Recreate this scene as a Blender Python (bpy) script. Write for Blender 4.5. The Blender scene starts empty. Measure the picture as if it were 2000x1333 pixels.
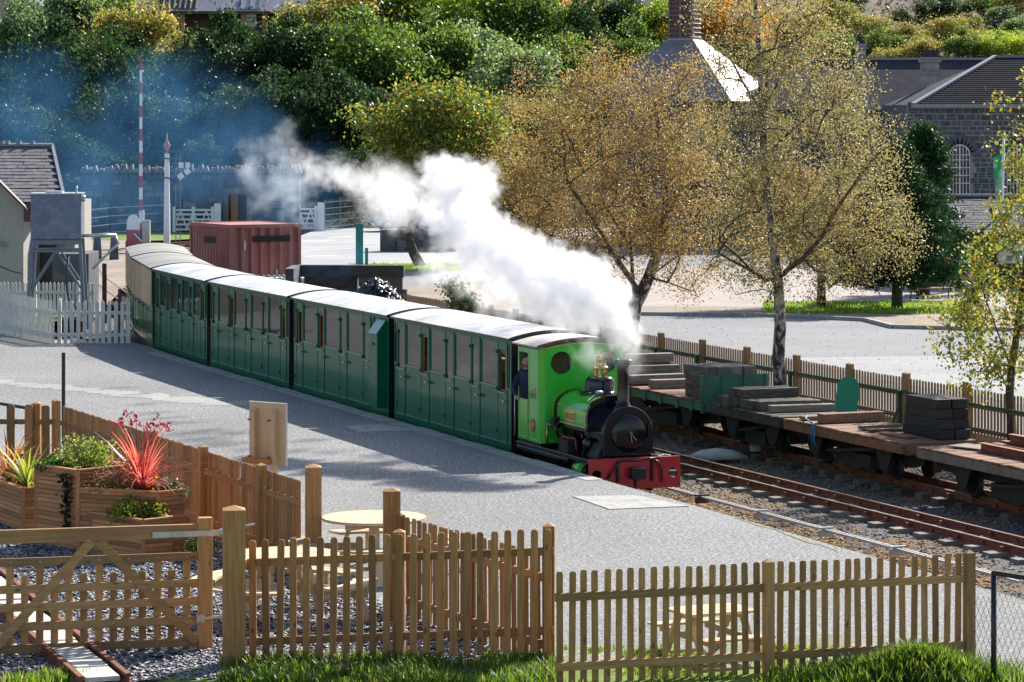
import bpy, bmesh, math, random
import numpy as np
from mathutils import Vector, Matrix

SC = bpy.context.scene
COL = SC.collection
R = math.radians
# ------------------------------------------------------------------ camera
FOC, CAMH, HOR = 6000.0, 6.0, 224.0          # focal length in px of a 2000 px frame, eye height, horizon row
cam_d = bpy.data.cameras.new('camera')
cam_d.sensor_width = 36.0
cam_d.lens = 36.0 * FOC / 2000.0
cam_d.shift_y = -(666.5 - HOR) / 2000.0
cam_d.clip_start, cam_d.clip_end = 1.0, 3000.0
cam = bpy.data.objects.new('camera', cam_d)
COL.objects.link(cam)
cam.location = (0, 0, CAMH)
cam.rotation_euler = (R(90), 0, 0)
SC.camera = cam
# ------------------------------------------------------------------ world
SUN_AZ, SUN_EL = math.atan2(0.54, 0.84), R(36)   # azimuth clockwise from +Y
world = bpy.data.worlds.new('World')
SC.world = world
world.use_nodes = True
wn = world.node_tree
bg = wn.nodes['Background']
sky = wn.nodes.new('ShaderNodeTexSky')
sky.sky_type = 'NISHITA'
sky.sun_disc = False
sky.sun_elevation, sky.sun_rotation = SUN_EL, SUN_AZ
sky.air_density, sky.dust_density, sky.ozone_density = 1.0, 1.2, 1.0
wn.links.new(sky.outputs[0], bg.inputs[0])
bg.inputs[1].default_value = 0.1
# ------------------------------------------------------------------ sun
sun_d = bpy.data.lights.new('sun', 'SUN')
sun_d.energy, sun_d.angle, sun_d.color = 5.0, R(0.55), (1.0, 0.95, 0.87)
sun = bpy.data.objects.new('sun', sun_d)
COL.objects.link(sun)
SDIR = Vector((math.sin(SUN_AZ) * math.cos(SUN_EL), math.cos(SUN_AZ) * math.cos(SUN_EL), math.sin(SUN_EL)))
sun.rotation_euler = SDIR.to_track_quat('Z', 'Y').to_euler()
sun.location = (30, 60, 60)
# ------------------------------------------------------------------ exposure
vs = SC.view_settings
vs.view_transform, vs.look, vs.gamma, vs.use_curve_mapping = 'Standard', 'None', 1.0, False
vs.exposure = 0.9
cy = SC.cycles
cy.max_bounces, cy.diffuse_bounces, cy.glossy_bounces = 10, 3, 3
cy.transmission_bounces, cy.transparent_max_bounces, cy.volume_bounces = 4, 12, 8
cy.volume_max_steps = 256
cy.use_denoising = True

# ================================================================== helpers
def gp(px, py, z=0.0):
    """Ground point at height z seen at a pixel of the 2000x1333 photograph."""
    d = FOC * (CAMH - z) / (py - HOR)
    return Vector(((px - 1000.0) * d / FOC, d, z))

def at(px, py, d):
    return Vector(((px - 1000.0) * d / FOC, d, CAMH - (py - HOR) * d / FOC))

def V(*a):
    return Vector(a)

def link(o, parent=None):
    COL.objects.link(o)
    if parent is not None:
        o.parent = parent
    return o

def tag(o, label=None, cat=None, group=None, kind=None, category=None):
    cat = cat or category
    for k, v in (('label', label), ('category', cat), ('group', group), ('kind', kind)):
        if v:
            o[k] = v
    return o

def thing(name, label, cat, loc=(0, 0, 0), rz=0.0, group=None):
    o = bpy.data.objects.new(name, None)
    o.empty_display_size = 0.2
    link(o)
    o.location = loc
    o.rotation_euler = (0, 0, rz)
    return tag(o, label, cat, group)

class MB:
    """Collects simple solids; build() links them as ONE mesh object."""
    def __init__(s):
        s.v, s.f, s.sm, s.mi = [], [], [], []
        s.cur = 0
    def add(s, vs_, fs, smooth=False):
        b = len(s.v)
        s.v += [tuple(p) for p in vs_]
        for f in fs:
            s.f.append(tuple(i + b for i in f))
            s.sm.append(smooth)
            s.mi.append(s.cur)
        return s
    def box(s, c, size, rot=None, taper=1.0):
        x, y, z = size[0] / 2, size[1] / 2, size[2] / 2
        t = taper
        p = [(-x, -y, -z), (x, -y, -z), (x, y, -z), (-x, y, -z), (-x * t, -y * t, z), (x * t, -y * t, z), (x * t, y * t, z), (-x * t, y * t, z)]
        c = Vector(c)
        if rot is not None:
            m = rot if isinstance(rot, Matrix) else Matrix.Rotation(rot, 3, 'Z')
            p = [m @ Vector(q) + c for q in p]
        else:
            p = [Vector(q) + c for q in p]
        return s.add(p, [(0, 3, 2, 1), (4, 5, 6, 7), (0, 1, 5, 4), (1, 2, 6, 5), (2, 3, 7, 6), (3, 0, 4, 7)])
    def b2(s, lo, hi):
        lo, hi = Vector(lo), Vector(hi)
        return s.box((lo + hi) / 2, hi - lo)
    def bar(s, a, b, w, h, up=(0, 0, 1)):
        """box of section w (sideways) x h (upwards) between two points"""
        a, b = Vector(a), Vector(b)
        d = b - a
        l = d.length
        x = d.normalized()
        u = Vector(up)
        y = u.cross(x)
        if y.length < 1e-5:
            y = Vector((0, 1, 0)).cross(x)
        y.normalize()
        z = x.cross(y)
        m = Matrix((x, y, z)).transposed()
        return s.box((a + b) / 2, (l, w, h), m)
    def tube(s, pts, rad, n=8, cap=True, smooth=True):
        pts = [Vector(p) for p in pts]
        if not isinstance(rad, (list, tuple)):
            rad = [rad] * len(pts)
        vs_, fs = [], []
        prev = None
        for i, p in enumerate(pts):
            d = (pts[min(i + 1, len(pts) - 1)] - pts[max(i - 1, 0)]).normalized()
            if prev is None:
                ref = Vector((0, 0, 1)) if abs(d.z) < 0.9 else Vector((1, 0, 0))
                u = d.cross(ref).normalized()
            else:
                u = (prev - d * prev.dot(d))
                u = u.normalized() if u.length > 1e-6 else d.orthogonal().normalized()
            prev = u
            w = d.cross(u)
            for k in range(n):
                a = 2 * math.pi * k / n
                vs_.append(p + (u * math.cos(a) + w * math.sin(a)) * rad[i])
        for i in range(len(pts) - 1):
            for k in range(n):
                k2 = (k + 1) % n
                fs.append((i * n + k, i * n + k2, (i + 1) * n + k2, (i + 1) * n + k))
        s.add(vs_, fs, smooth)
        if cap:
            b = len(s.v) - len(vs_)
            for f in (tuple(b + k for k in reversed(range(n))), tuple(b + (len(pts) - 1) * n + k for k in range(n))):
                s.f.append(f); s.sm.append(False); s.mi.append(s.cur)
        return s
    def cyl(s, a, b, r, r2=None, n=12, cap=True):
        return s.tube([a, b], [r, r if r2 is None else r2], n, cap)
    def lathe(s, c, prof, n=20, axis='Z', smooth=True):
        """profile [(r, h)] turned about an axis through c"""
        c = Vector(c)
        vs_, fs = [], []
        for r, h in prof:
            for k in range(n):
                a = 2 * math.pi * k / n
                x, y = r * math.cos(a), r * math.sin(a)
                q = {'Z': (x, y, h), 'X': (h, x, y), 'Y': (y, h, x)}[axis]
                vs_.append(c + Vector(q))
        for i in range(len(prof) - 1):
            for k in range(n):
                k2 = (k + 1) % n
                fs.append((i * n + k, i * n + k2, (i + 1) * n + k2, (i + 1) * n + k))
        s.add(vs_, fs, smooth)
        b = len(s.v) - len(vs_)
        for f in (tuple(b + k for k in reversed(range(n))), tuple(b + (len(prof) - 1) * n + k for k in range(n))):
            s.f.append(f); s.sm.append(False); s.mi.append(s.cur)
        return s
    def prism(s, poly, a, b, axis='X'):
        """2-D polygon (p, q) extruded along an axis from a to b. X: (y, z); Y: (x, z); Z: (x, y)"""
        n = len(poly)
        def pt(p, t):
            return {'X': (t, p[0], p[1]), 'Y': (p[0], t, p[1]), 'Z': (p[0], p[1], t)}[axis]
        vs_ = [pt(p, a) for p in poly] + [pt(p, b) for p in poly]
        fs = [tuple(reversed(range(n))), tuple(range(n, 2 * n))]
        fs += [(i, (i + 1) % n, n + (i + 1) % n, n + i) for i in range(n)]
        return s.add(vs_, fs)
    def loft(s, secs, closed=True, cap=True, smooth=False):
        """list of sections, each the same number of points"""
        n = len(secs[0])
        vs_ = [p for q in secs for p in q]
        fs = []
        for i in range(len(secs) - 1):
            for k in range(n if closed else n - 1):
                k2 = (k + 1) % n
                fs.append((i * n + k, i * n + k2, (i + 1) * n + k2, (i + 1) * n + k))
        s.add(vs_, fs, smooth)
        if cap and closed:
            b = len(s.v) - len(vs_)
            for f in (tuple(b + k for k in reversed(range(n))), tuple(b + (len(secs) - 1) * n + k for k in range(n))):
                s.f.append(f); s.sm.append(False); s.mi.append(s.cur)
        return s
    def ball(s, c, r, n=10, m=6, sc=(1, 1, 1)):
        prof = [(max(r * math.sin(math.pi * i / m), 0.001), -r * math.cos(math.pi * i / m)) for i in range(m + 1)]
        c = Vector(c)
        b = len(s.v)
        s.lathe((0, 0, 0), prof, n)
        for i in range(b, len(s.v)):
            v = s.v[i]
            s.v[i] = (v[0] * sc[0] + c.x, v[1] * sc[1] + c.y, v[2] * sc[2] + c.z)
        return s
    def mesh(s, name, mats):
        me = bpy.data.meshes.new(name)
        me.from_pydata(s.v, [], s.f)
        if any(s.sm):
            me.polygons.foreach_set('use_smooth', s.sm)
        for m in (mats if isinstance(mats, (list, tuple)) else [mats]):
            me.materials.append(m)
        if any(s.mi):
            me.polygons.foreach_set('material_index', s.mi)
        bm = bmesh.new()
        bm.from_mesh(me)
        bmesh.ops.recalc_face_normals(bm, faces=bm.faces)
        bm.to_mesh(me)
        bm.free()
        me.update()
        return me
    def build(s, name, mats, parent=None, loc=None, rz=None, bevel=0.0, **kw):
        o = bpy.data.objects.new(name, s.mesh(name, mats))
        link(o, parent)
        if loc is not None:
            o.location = loc
        if rz is not None:
            o.rotation_euler = (0, 0, rz)
        if bevel:
            md = o.modifiers.new('soft_edge', 'BEVEL')
            md.width, md.segments, md.limit_method = bevel, 2, 'ANGLE'
        if kw:
            tag(o, **kw)
        return o

def piece(name, me, parent, loc, rot=(0, 0, 0), scale=(1, 1, 1), **kw):
    """one more object on shared mesh data"""
    o = bpy.data.objects.new(name, me)
    link(o, parent)
    o.location, o.rotation_euler, o.scale = loc, rot, scale
    if kw:
        tag(o, **kw)
    return o

def copy_tree(o, parent=None):
    c = o.copy()
    link(c)
    c.parent = parent
    for ch in o.children:
        copy_tree(ch, c)
    return c

def fast_mesh(name, verts, faces_n, mats, cols=None, smooth=False, nside=4):
    """numpy vertices (N,3), consecutive n-gons of nside vertices; cols (N,3) vertex colours"""
    me = bpy.data.meshes.new(name)
    nv = len(verts)
    me.vertices.add(nv)
    me.vertices.foreach_set('co', np.asarray(verts, np.float32).ravel())
    if isinstance(faces_n, int):
        idx = np.arange(nv, dtype=np.int32)
        nf = nv // nside
    else:
        idx = np.asarray(faces_n, np.int32).ravel()
        nf = len(idx) // nside
    me.loops.add(len(idx))
    me.loops.foreach_set('vertex_index', idx)
    me.polygons.add(nf)
    me.polygons.foreach_set('loop_start', np.arange(0, nf * nside, nside, dtype=np.int32))
    me.polygons.foreach_set('loop_total', np.full(nf, nside, np.int32))
    if smooth:
        me.polygons.foreach_set('use_smooth', np.ones(nf, bool))
    if cols is not None:
        ca = me.color_attributes.new('Col', 'FLOAT_COLOR', 'POINT')
        c4 = np.ones((nv, 4), np.float32)
        c4[:, :3] = cols
        ca.data.foreach_set('color', c4.ravel())
    for m in (mats if isinstance(mats, (list, tuple)) else [mats]):
        me.materials.append(m)
    me.update(calc_edges=True)
    me.validate()
    return me

# ================================================================== materials
MATS = {}
def new_mat(name):
    m = bpy.data.materials.new(name)
    m.use_nodes = True
    MATS[name] = m
    nt = m.node_tree
    return m, nt, nt.nodes['Principled BSDF']

def nd(nt, kind, **props):
    n = nt.nodes.new(kind)
    for k, v in props.items():
        if k.startswith('i_'):
            n.inputs[k[2:].replace('_', ' ')].default_value = v
        else:
            setattr(n, k, v)
    return n

def ramp(nt, src, stops):
    r = nt.nodes.new('ShaderNodeValToRGB')
    e = r.color_ramp.elements
    while len(e) > 1:
        e.remove(e[-1])
    e[0].position, e[0].color = stops[0][0], (*stops[0][1], 1)
    for p, c in stops[1:]:
        q = e.new(p)
        q.color = (*c, 1)
    nt.links.new(src, r.inputs[0])
    return r.outputs[0]

def coord(nt, world_space, rnd=True):
    """texture coordinate; object space shifted by a per-object random so that repeats differ"""
    if world_space:
        return nd(nt, 'ShaderNodeNewGeometry').outputs['Position']
    tc = nd(nt, 'ShaderNodeTexCoord').outputs['Object']
    if not rnd:
        return tc
    oi = nd(nt, 'ShaderNodeObjectInfo')
    mu = nd(nt, 'ShaderNodeVectorMath', operation='SCALE')
    mu.inputs[0].default_value = (37.0, 19.0, 53.0)
    nt.links.new(oi.outputs['Random'], mu.inputs['Scale'])
    ad = nd(nt, 'ShaderNodeVectorMath', operation='ADD')
    nt.links.new(tc, ad.inputs[0])
    nt.links.new(mu.outputs[0], ad.inputs[1])
    return ad.outputs[0]

def scaled(nt, vec, s):
    m = nd(nt, 'ShaderNodeMapping')
    m.inputs['Scale'].default_value = s if isinstance(s, (tuple, list)) else (s, s, s)
    nt.links.new(vec, m.inputs[0])
    return m.outputs[0]

def noise(nt, vec, scale, detail=4.0, rough=0.55, dist=0.0):
    n = nd(nt, 'ShaderNodeTexNoise')
    n.inputs['Scale'].default_value = scale
    n.inputs['Detail'].default_value = detail
    n.inputs['Roughness'].default_value = rough
    n.inputs['Distortion'].default_value = dist
    nt.links.new(vec, n.inputs['Vector'])
    return n.outputs[0]

def mixc(nt, fac, a, b, mode='MIX'):
    m = nd(nt, 'ShaderNodeMix', data_type='RGBA', blend_type=mode)
    for sock, v in ((0, fac), (6, a), (7, b)):
        if hasattr(v, 'is_linked') or hasattr(v, 'links'):
            nt.links.new(v, m.inputs[sock])
        elif sock == 0:
            m.inputs[0].default_value = v
        else:
            m.inputs[sock].default_value = (*v, 1)
    return m.outputs[2]

def bump(nt, bs, h, strength=0.3, dist=0.02):
    b = nd(nt, 'ShaderNodeBump')
    b.inputs['Strength'].default_value = strength
    b.inputs['Distance'].default_value = dist
    nt.links.new(h, b.inputs['Height'])
    nt.links.new(b.outputs[0], bs.inputs['Normal'])

def simple(name, col, rough=0.6, metal=0.0, var=0.25, scale=6.0, world_space=False, bmp=0.0, bdist=0.01, dirt=None, dirt_amt=0.4, dirt_scale=2.5, coat=0.0, spec=0.5):
    """base colour with noise variation, optional second colour in patches"""
    m, nt, bs = new_mat(name)
    vec = coord(nt, world_space)
    n1 = noise(nt, vec, scale, 5)
    lo = tuple(c * (1 - var) for c in col)
    hi = tuple(min(c * (1 + var), 1) for c in col)
    c = ramp(nt, n1, [(0.3, lo), (0.7, hi)])
    if dirt:
        n2 = noise(nt, vec, dirt_scale, 6, 0.65)
        k = ramp(nt, n2, [(0.48, (0, 0, 0)), (0.62, (dirt_amt,) * 3)])
        c = mixc(nt, k, c, dirt)
    nt.links.new(c, bs.inputs['Base Color'])
    bs.inputs['Roughness'].default_value = rough
    bs.inputs['Metallic'].default_value = metal
    bs.inputs['Coat Weight'].default_value = coat
    bs.inputs['Coat Roughness'].default_value = 0.08
    bs.inputs['Specular IOR Level'].default_value = spec
    if bmp:
        bump(nt, bs, noise(nt, vec, scale * 2.5, 6, 0.6), bmp, bdist)
    return m

def wood(name, a, b, grain=(2, 40, 40), rough=0.7, knots=True, bmp=0.25, tint=0.38):
    """grain runs along the local axis with the small scale"""
    m, nt, bs = new_mat(name)
    vec = coord(nt, False)
    g = noise(nt, scaled(nt, vec, grain), 1.0, 5, 0.6, 0.4)
    c = ramp(nt, g, [(0.28, a), (0.72, b)])
    big = noise(nt, vec, 1.7, 3)
    c = mixc(nt, ramp(nt, big, [(0.35, (0, 0, 0)), (0.75, (0.35,) * 3)]), c, tuple(x * 0.62 for x in a))
    oi = nd(nt, 'ShaderNodeObjectInfo')
    t = ramp(nt, oi.outputs['Random'], [(0, (1 - tint,) * 3), (0.5, (1, 0.98, 0.95)), (1, (1 + tint * 0.4, 1 + tint * 0.3, 1 + tint * 0.2))])
    c = mixc(nt, 1.0, c, t, 'MULTIPLY')
    if knots:
        vo = nd(nt, 'ShaderNodeTexVoronoi')
        vo.inputs['Scale'].default_value = 1.0
        nt.links.new(scaled(nt, vec, tuple(3.2 if q < 10 else 7.0 for q in grain)), vo.inputs['Vector'])
        k = ramp(nt, vo.outputs['Distance'], [(0.06, (0.8,) * 3), (0.16, (0, 0, 0))])
        c = mixc(nt, k, c, tuple(x * 0.35 for x in a))
    nt.links.new(c, bs.inputs['Base Color'])
    bs.inputs['Roughness'].default_value = rough
    bs.inputs['Specular IOR Level'].default_value = 0.3
    bump(nt, bs, g, bmp, 0.006)
    return m

def leafmat(name, gloss=0.35, trans=0.45, hue=0.0):
    """vertex-coloured leaf that lets light through"""
    m, nt, bs = new_mat(name)
    vc = nd(nt, 'ShaderNodeVertexColor', layer_name='Col')
    oi = nd(nt, 'ShaderNodeObjectInfo')
    t = ramp(nt, oi.outputs['Random'], [(0, (0.78, 0.84, 0.8)), (0.5, (1, 1, 1)), (1, (1.15, 1.08, 0.9))])
    c = mixc(nt, 1.0, vc.outputs[0], t, 'MULTIPLY')
    nt.links.new(c, bs.inputs['Base Color'])
    bs.inputs['Roughness'].default_value = 0.42
    bs.inputs['Specular IOR Level'].default_value = gloss
    tr = nd(nt, 'ShaderNodeBsdfTranslucent')
    c2 = mixc(nt, 1.0, c, (1.1, 1.08, 0.75), 'MULTIPLY')
    nt.links.new(c2, tr.inputs[0])
    mx = nd(nt, 'ShaderNodeMixShader')
    mx.inputs[0].default_value = trans
    nt.links.new(bs.outputs[0], mx.inputs[1])
    nt.links.new(tr.outputs[0], mx.inputs[2])
    nt.links.new(mx.outputs[0], nt.nodes['Material Output'].inputs[0])
    return m

# timber, weathered in the fences' way: treated softwood, brown-buff
M_FENCE = wood('fence_softwood', (0.29, 0.137, 0.05), (0.51, 0.28, 0.115), (40, 40, 2.2))
M_FENCE_H = wood('fence_rail_softwood', (0.28, 0.132, 0.05), (0.49, 0.27, 0.115), (2.2, 40, 40))
M_GATE = wood('gate_softwood', (0.32, 0.165, 0.06), (0.54, 0.32, 0.135), (40, 40, 2.2))
M_GATE_H = wood('gate_rail_softwood', (0.32, 0.172, 0.068), (0.54, 0.335, 0.15), (2.2, 40, 40))
M_CEDAR = wood('planter_cedar', (0.36, 0.16, 0.065), (0.58, 0.30, 0.14), (2.0, 30, 45))
M_TABLE = wood('table_pine', (0.52, 0.38, 0.22), (0.74, 0.60, 0.42), (2.0, 40, 40))
M_OLDFENCE = wood('old_fence_wood', (0.27, 0.155, 0.068), (0.46, 0.29, 0.14), (40, 40, 2.5), knots=False)
M_OLDFENCE_H = wood('old_fence_rail_wood', (0.14, 0.10, 0.06), (0.24, 0.18, 0.11), (2.5, 40, 40), knots=False)
M_SLEEPER = wood('sleeper_wood', (0.05, 0.042, 0.036), (0.22, 0.185, 0.155), (2.5, 30, 30), rough=0.85, bmp=0.6)
M_GREYWOOD = wood('grey_weathered_timber', (0.13, 0.11, 0.092), (0.34, 0.295, 0.25), (2.5, 30, 30), rough=0.85, bmp=0.5)
M_TARRED = wood('tarred_sleeper_wood', (0.012, 0.011, 0.011), (0.045, 0.038, 0.034), (2.5, 30, 30), rough=0.6, bmp=0.5)
M_DECK = wood('wagon_deck_wood', (0.16, 0.082, 0.05), (0.37, 0.21, 0.135), (30, 2.5, 30), rough=0.85, bmp=0.5)
M_WHITEPAINT = simple('white_fence_paint', (0.62, 0.60, 0.56), 0.55, var=0.1, scale=9, dirt=(0.34, 0.32, 0.26), dirt_amt=0.35)
M_STEEL = simple('galvanised_steel', (0.46, 0.47, 0.48), 0.42, 0.7, var=0.2, scale=14)
M_RUST = simple('rusty_rail', (0.22, 0.066, 0.032), 0.72, 0.25, var=0.35, scale=18, bmp=0.35, dirt=(0.07, 0.035, 0.025), dirt_amt=0.6, dirt_scale=6)
M_RAILTOP = simple('worn_rail_top', (0.40, 0.33, 0.29), 0.35, 0.85, var=0.2, scale=10)
M_BLACK = simple('black_paint', (0.012, 0.012, 0.013), 0.35, var=0.3, scale=8)
M_DARK = simple('dark_grimy_iron', (0.022, 0.020, 0.019), 0.7, 0.2, var=0.5, scale=10, bmp=0.3)
# ================================================================== the lie of the land
T = Vector((0.3593, -0.9332, 0))        # along the train, towards the locomotive's front
Q = Vector((0.9332, 0.3593, 0))         # across the tracks, away from the platform
P0 = Vector((0.05, 54.7, 0))            # platform-side corner of the first coach
TRZ = math.atan2(T.y, T.x)
def TR(u, off, z=0.0):
    return P0 + T * u + Q * off + Vector((0, 0, z))
# coach nodes on the platform side, from the locomotive back round the curve
NODES = [P0.copy()]
for dx, dy, l in ((-.3593, .9332, 6.8), (-.3593, .9332, 6.8), (-.3593, .9332, 6.8), (-.318, .948, 6.4), (-.2, .98, 6.6), (-.15, .989, 6.4)):
    NODES.append(NODES[-1] + Vector((dx, dy, 0)).normalized() * l)
RAILZ = -0.42

def ground_mat(name, stops, scale=30.0, big=0.35, patch=None, patch_scale=0.4, patch_lo=0.52, patch_hi=0.68, rough=0.9, bmp=0.6, bdist=0.02, stretch=(1, 1, 1), speck=None, spec=0.3):
    m, nt, bs = new_mat(name)
    vec = coord(nt, True)
    fine = noise(nt, vec, scale, 6, 0.75)
    c = ramp(nt, fine, stops)
    b = noise(nt, scaled(nt, vec, stretch), 0.35, 5, 0.6)
    c = mixc(nt, 1.0, c, ramp(nt, b, [(0.3, (1 - big,) * 3), (0.7, (1 + big * 0.35,) * 3)]), 'MULTIPLY')
    if speck:
        vo = nd(nt, 'ShaderNodeTexVoronoi')
        vo.inputs['Scale'].default_value = speck[0]
        nt.links.new(vec, vo.inputs['Vector'])
        bw = nd(nt, 'ShaderNodeRGBToBW')
        nt.links.new(vo.outputs['Color'], bw.inputs[0])
        c = mixc(nt, speck[2], c, ramp(nt, bw.outputs[0], [(0.2, (0.1,) * 3), (0.8, (0.95,) * 3)]), 'OVERLAY')
    if patch:
        p = noise(nt, scaled(nt, vec, stretch), patch_scale, 6, 0.7)
        c = mixc(nt, ramp(nt, p, [(patch_lo, (0, 0, 0)), (patch_hi, (0.8,) * 3)]), c, mixc(nt, fine, tuple(x * 0.5 for x in patch), patch))
    nt.links.new(c, bs.inputs['Base Color'])
    bs.inputs['Roughness'].default_value = rough
    bs.inputs['Specular IOR Level'].default_value = spec
    bump(nt, bs, fine, bmp, bdist)
    return m

M_EARTH = ground_mat('earth', [(0.3, (0.07, 0.06, 0.05)), (0.7, (0.16, 0.14, 0.11))], 6)
M_PLATFORM = ground_mat('platform_gravel', [(0.37, (0.10, 0.10, 0.103)), (0.5, (0.215, 0.214, 0.214)), (0.63, (0.41, 0.408, 0.406))], 20, 0.2, (0.24, 0.235, 0.09), 0.42, 0.60, 0.76, speck=(38, (1, 1, 1), 0.35), bmp=0.7, stretch=(0.7, 0.35, 1))
M_BALLAST = ground_mat('ballast', [(0.32, (0.04, 0.04, 0.044)), (0.5, (0.11, 0.108, 0.113)), (0.68, (0.25, 0.24, 0.24))], 16, 0.4, (0.30, 0.175, 0.065), 0.55, 0.46, 0.58, speck=(24, (1, 1, 1), 0.5), bmp=1.0, bdist=0.05)
M_SLATEBED = ground_mat('slate_bed', [(0.3, (0.03, 0.03, 0.038)), (0.55, (0.09, 0.09, 0.105)), (0.75, (0.22, 0.215, 0.23))], 18, 0.3, speck=(30, (1, 1, 1), 0.5), bmp=1.0, bdist=0.05)
M_ASPHALT = ground_mat('car_park_asphalt', [(0.35, (0.165, 0.165, 0.175)), (0.65, (0.285, 0.285, 0.298))], 14, 0.15, bmp=0.3)
M_ASPHALT2 = ground_mat('pale_asphalt', [(0.35, (0.25, 0.25, 0.25)), (0.65, (0.36, 0.36, 0.356))], 10, 0.15, bmp=0.2, stretch=(0.2, 1, 1))
M_ROAD = ground_mat('road_asphalt', [(0.35, (0.30, 0.30, 0.30)), (0.65, (0.42, 0.415, 0.41))], 9, 0.2, bmp=0.15)
M_PLAZA = ground_mat('plaza_gravel', [(0.35, (0.30, 0.255, 0.23)), (0.65, (0.44, 0.385, 0.35))], 9, 0.2, bmp=0.2)
M_BROWNPATH = ground_mat('earthen_path', [(0.35, (0.22, 0.175, 0.135)), (0.65, (0.38, 0.31, 0.25))], 9, 0.3, (0.30, 0.24, 0.08), 0.6, bmp=0.3)
M_TURF = ground_mat('turf', [(0.3, (0.06, 0.11, 0.012)), (0.7, (0.20, 0.30, 0.035))], 14, 0.3, (0.16, 0.13, 0.05), 0.7, 0.6, 0.75, bmp=0.6)
M_KERB = simple('concrete_edging', (0.34, 0.33, 0.315), 0.85, var=0.18, scale=9, bmp=0.3, dirt=(0.16, 0.16, 0.10), dirt_amt=0.5)
M_PAINT = simple('road_paint', (0.72, 0.72, 0.70), 0.7, var=0.12, scale=8)

def sheet(name, pts, z, mat, kind='structure', skirt=0.0, **kw):
    """flat polygon with an optional vertical edge below it"""
    mb = MB()
    if skirt:
        mb.prism([(p[0], p[1]) for p in pts], z - skirt, z, 'Z')
    else:
        mb.add([(p[0], p[1], z) for p in pts], [tuple(range(len(pts)))])
    o = mb.build(name, mat)
    return tag(o, kind=kind, **kw)

sheet('ground', [(-900, 5), (900, 5), (900, 1600), (-900, 1600)], -0.70, M_EARTH)
# ballast between the platform and the picket fence, and on round the curve
sheet('ballast_bed', [TR(24, -0.3), TR(24, 12), TR(-22, 10.6), TR(-40, 9.5), (-6, 132, 0), (-26, 150, 0), (-30, 128, 0), (-19.5, 112, 0), (-14.2, 96, 0), NODES[5] + V(-.5, 0, 0), NODES[4] + V(-.3, 0, 0), NODES[3] + V(-.3, 0, 0)], -0.635, M_BALLAST)
# platform: gravelled slab, its edge follows the train
EDGE = [TR(24, -.16), TR(9, -.15), TR(5, -.18), TR(2.0, -.18)] + [n + V(-.14, -.06, 0) for n in NODES[:4]] + [NODES[4] + V(-.2, .0, 0), NODES[4] + V(-.75, 1.2, 0)]
plat = sheet('platform', [V(-40, 14, 0), V(18, 14, 0), TR(24, -.16)] + EDGE[1:] + [gp(110, 667) + V(0, .4, 0), gp(0, 640) + V(-.4, .4, 0), V(-40, 95, 0)], 0.0, M_PLATFORM, skirt=0.7)
# edging slabs along the platform edge, each its own stone
slab_me = MB().box((0, 0, 0), (0.985, 0.30, 0.12)).mesh('edging_slab', M_KERB)
for i in range(42):
    u = 4.0 - i * 1.0
    if u < -24.5:
        break
    p = TR(u, -0.33, -0.045 + 0.006 * ((i * 7) % 3 - 1))
    piece('edging_slab', slab_me, plat, p, (0, 0, TRZ + 0.004 * ((i * 5) % 3 - 1)))
# two flush covers let into the platform
for name, pts, lab in (('concrete_cover', [gp(672, 834), gp(748, 829), gp(810, 842), gp(700, 845)], None), ('concrete_cover', [gp(1118, 971), gp(1240, 969), gp(1345, 990), gp(1190, 996)], None)):
    mb = MB()
    mb.prism([(p.x, p.y) for p in pts], 0.001, 0.012, 'Z')
    mb.build(name, M_KERB, plat)
# mossy joint behind the edging, a crack and old tarmac repairs
M_MOSS = ground_mat('moss', [(0.3, (0.10, 0.11, 0.03)), (0.7, (0.28, 0.27, 0.08))], 20, 0.3, bmp=0.4)
M_PATCH = ground_mat('tarmac_patch', [(0.33, (0.10, 0.10, 0.105)), (0.5, (0.19, 0.188, 0.19)), (0.66, (0.32, 0.315, 0.31))], 26, 0.2, bmp=0.5)
M_SANDY = ground_mat('sandy_wear', [(0.33, (0.19, 0.18, 0.17)), (0.5, (0.33, 0.315, 0.30)), (0.66, (0.50, 0.48, 0.455))], 20, 0.2, bmp=0.5)
def ribbon(name, pts, ws, z, mat, seed, par):
    r_ = random.Random(seed)
    L_, R_ = [], []
    for i, p in enumerate(pts):
        d = (pts[min(i + 1, len(pts) - 1)] - pts[max(i - 1, 0)]).normalized()
        q = Vector((-d.y, d.x, 0))
        w = ws * r_.uniform(.4, 1.3)
        L_.append(p + q * w); R_.append(p - q * w * r_.uniform(.5, 1.2))
    mb = MB()
    mb.add([(p.x, p.y, z) for p in L_ + list(reversed(R_))], [tuple(range(2 * len(pts)))])
    n = len(pts)
    mb = MB()
    mb.add([(p.x, p.y, z) for p in L_] + [(p.x, p.y, z) for p in R_], [(i, i + 1, n + i + 1, n + i) for i in range(n - 1)])
    return mb.build(name, mat, par)
def wig(a, b, n, amp, seed):
    r_ = random.Random(seed)
    d = (b - a).normalized()
    q = Vector((-d.y, d.x, 0))
    return [a.lerp(b, i / (n - 1)) + q * r_.uniform(-amp, amp) for i in range(n)]
ribbon('mossy_joint', wig(TR(3.6, -.46), TR(-6, -.46), 40, .012, 1), .016, .005, M_MOSS, 2, plat)
ribbon('mossy_crack', wig(gp(1370, 985), gp(1445, 1013), 16, .06, 3) + wig(gp(1450, 1015), gp(1640, 1080), 20, .05, 4), .02, .005, M_MOSS, 5, plat)
ribbon('worn_strip', wig(gp(-30, 744), gp(470, 792), 40, .10, 6), .55, .004, M_SANDY, 7, plat)
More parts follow.
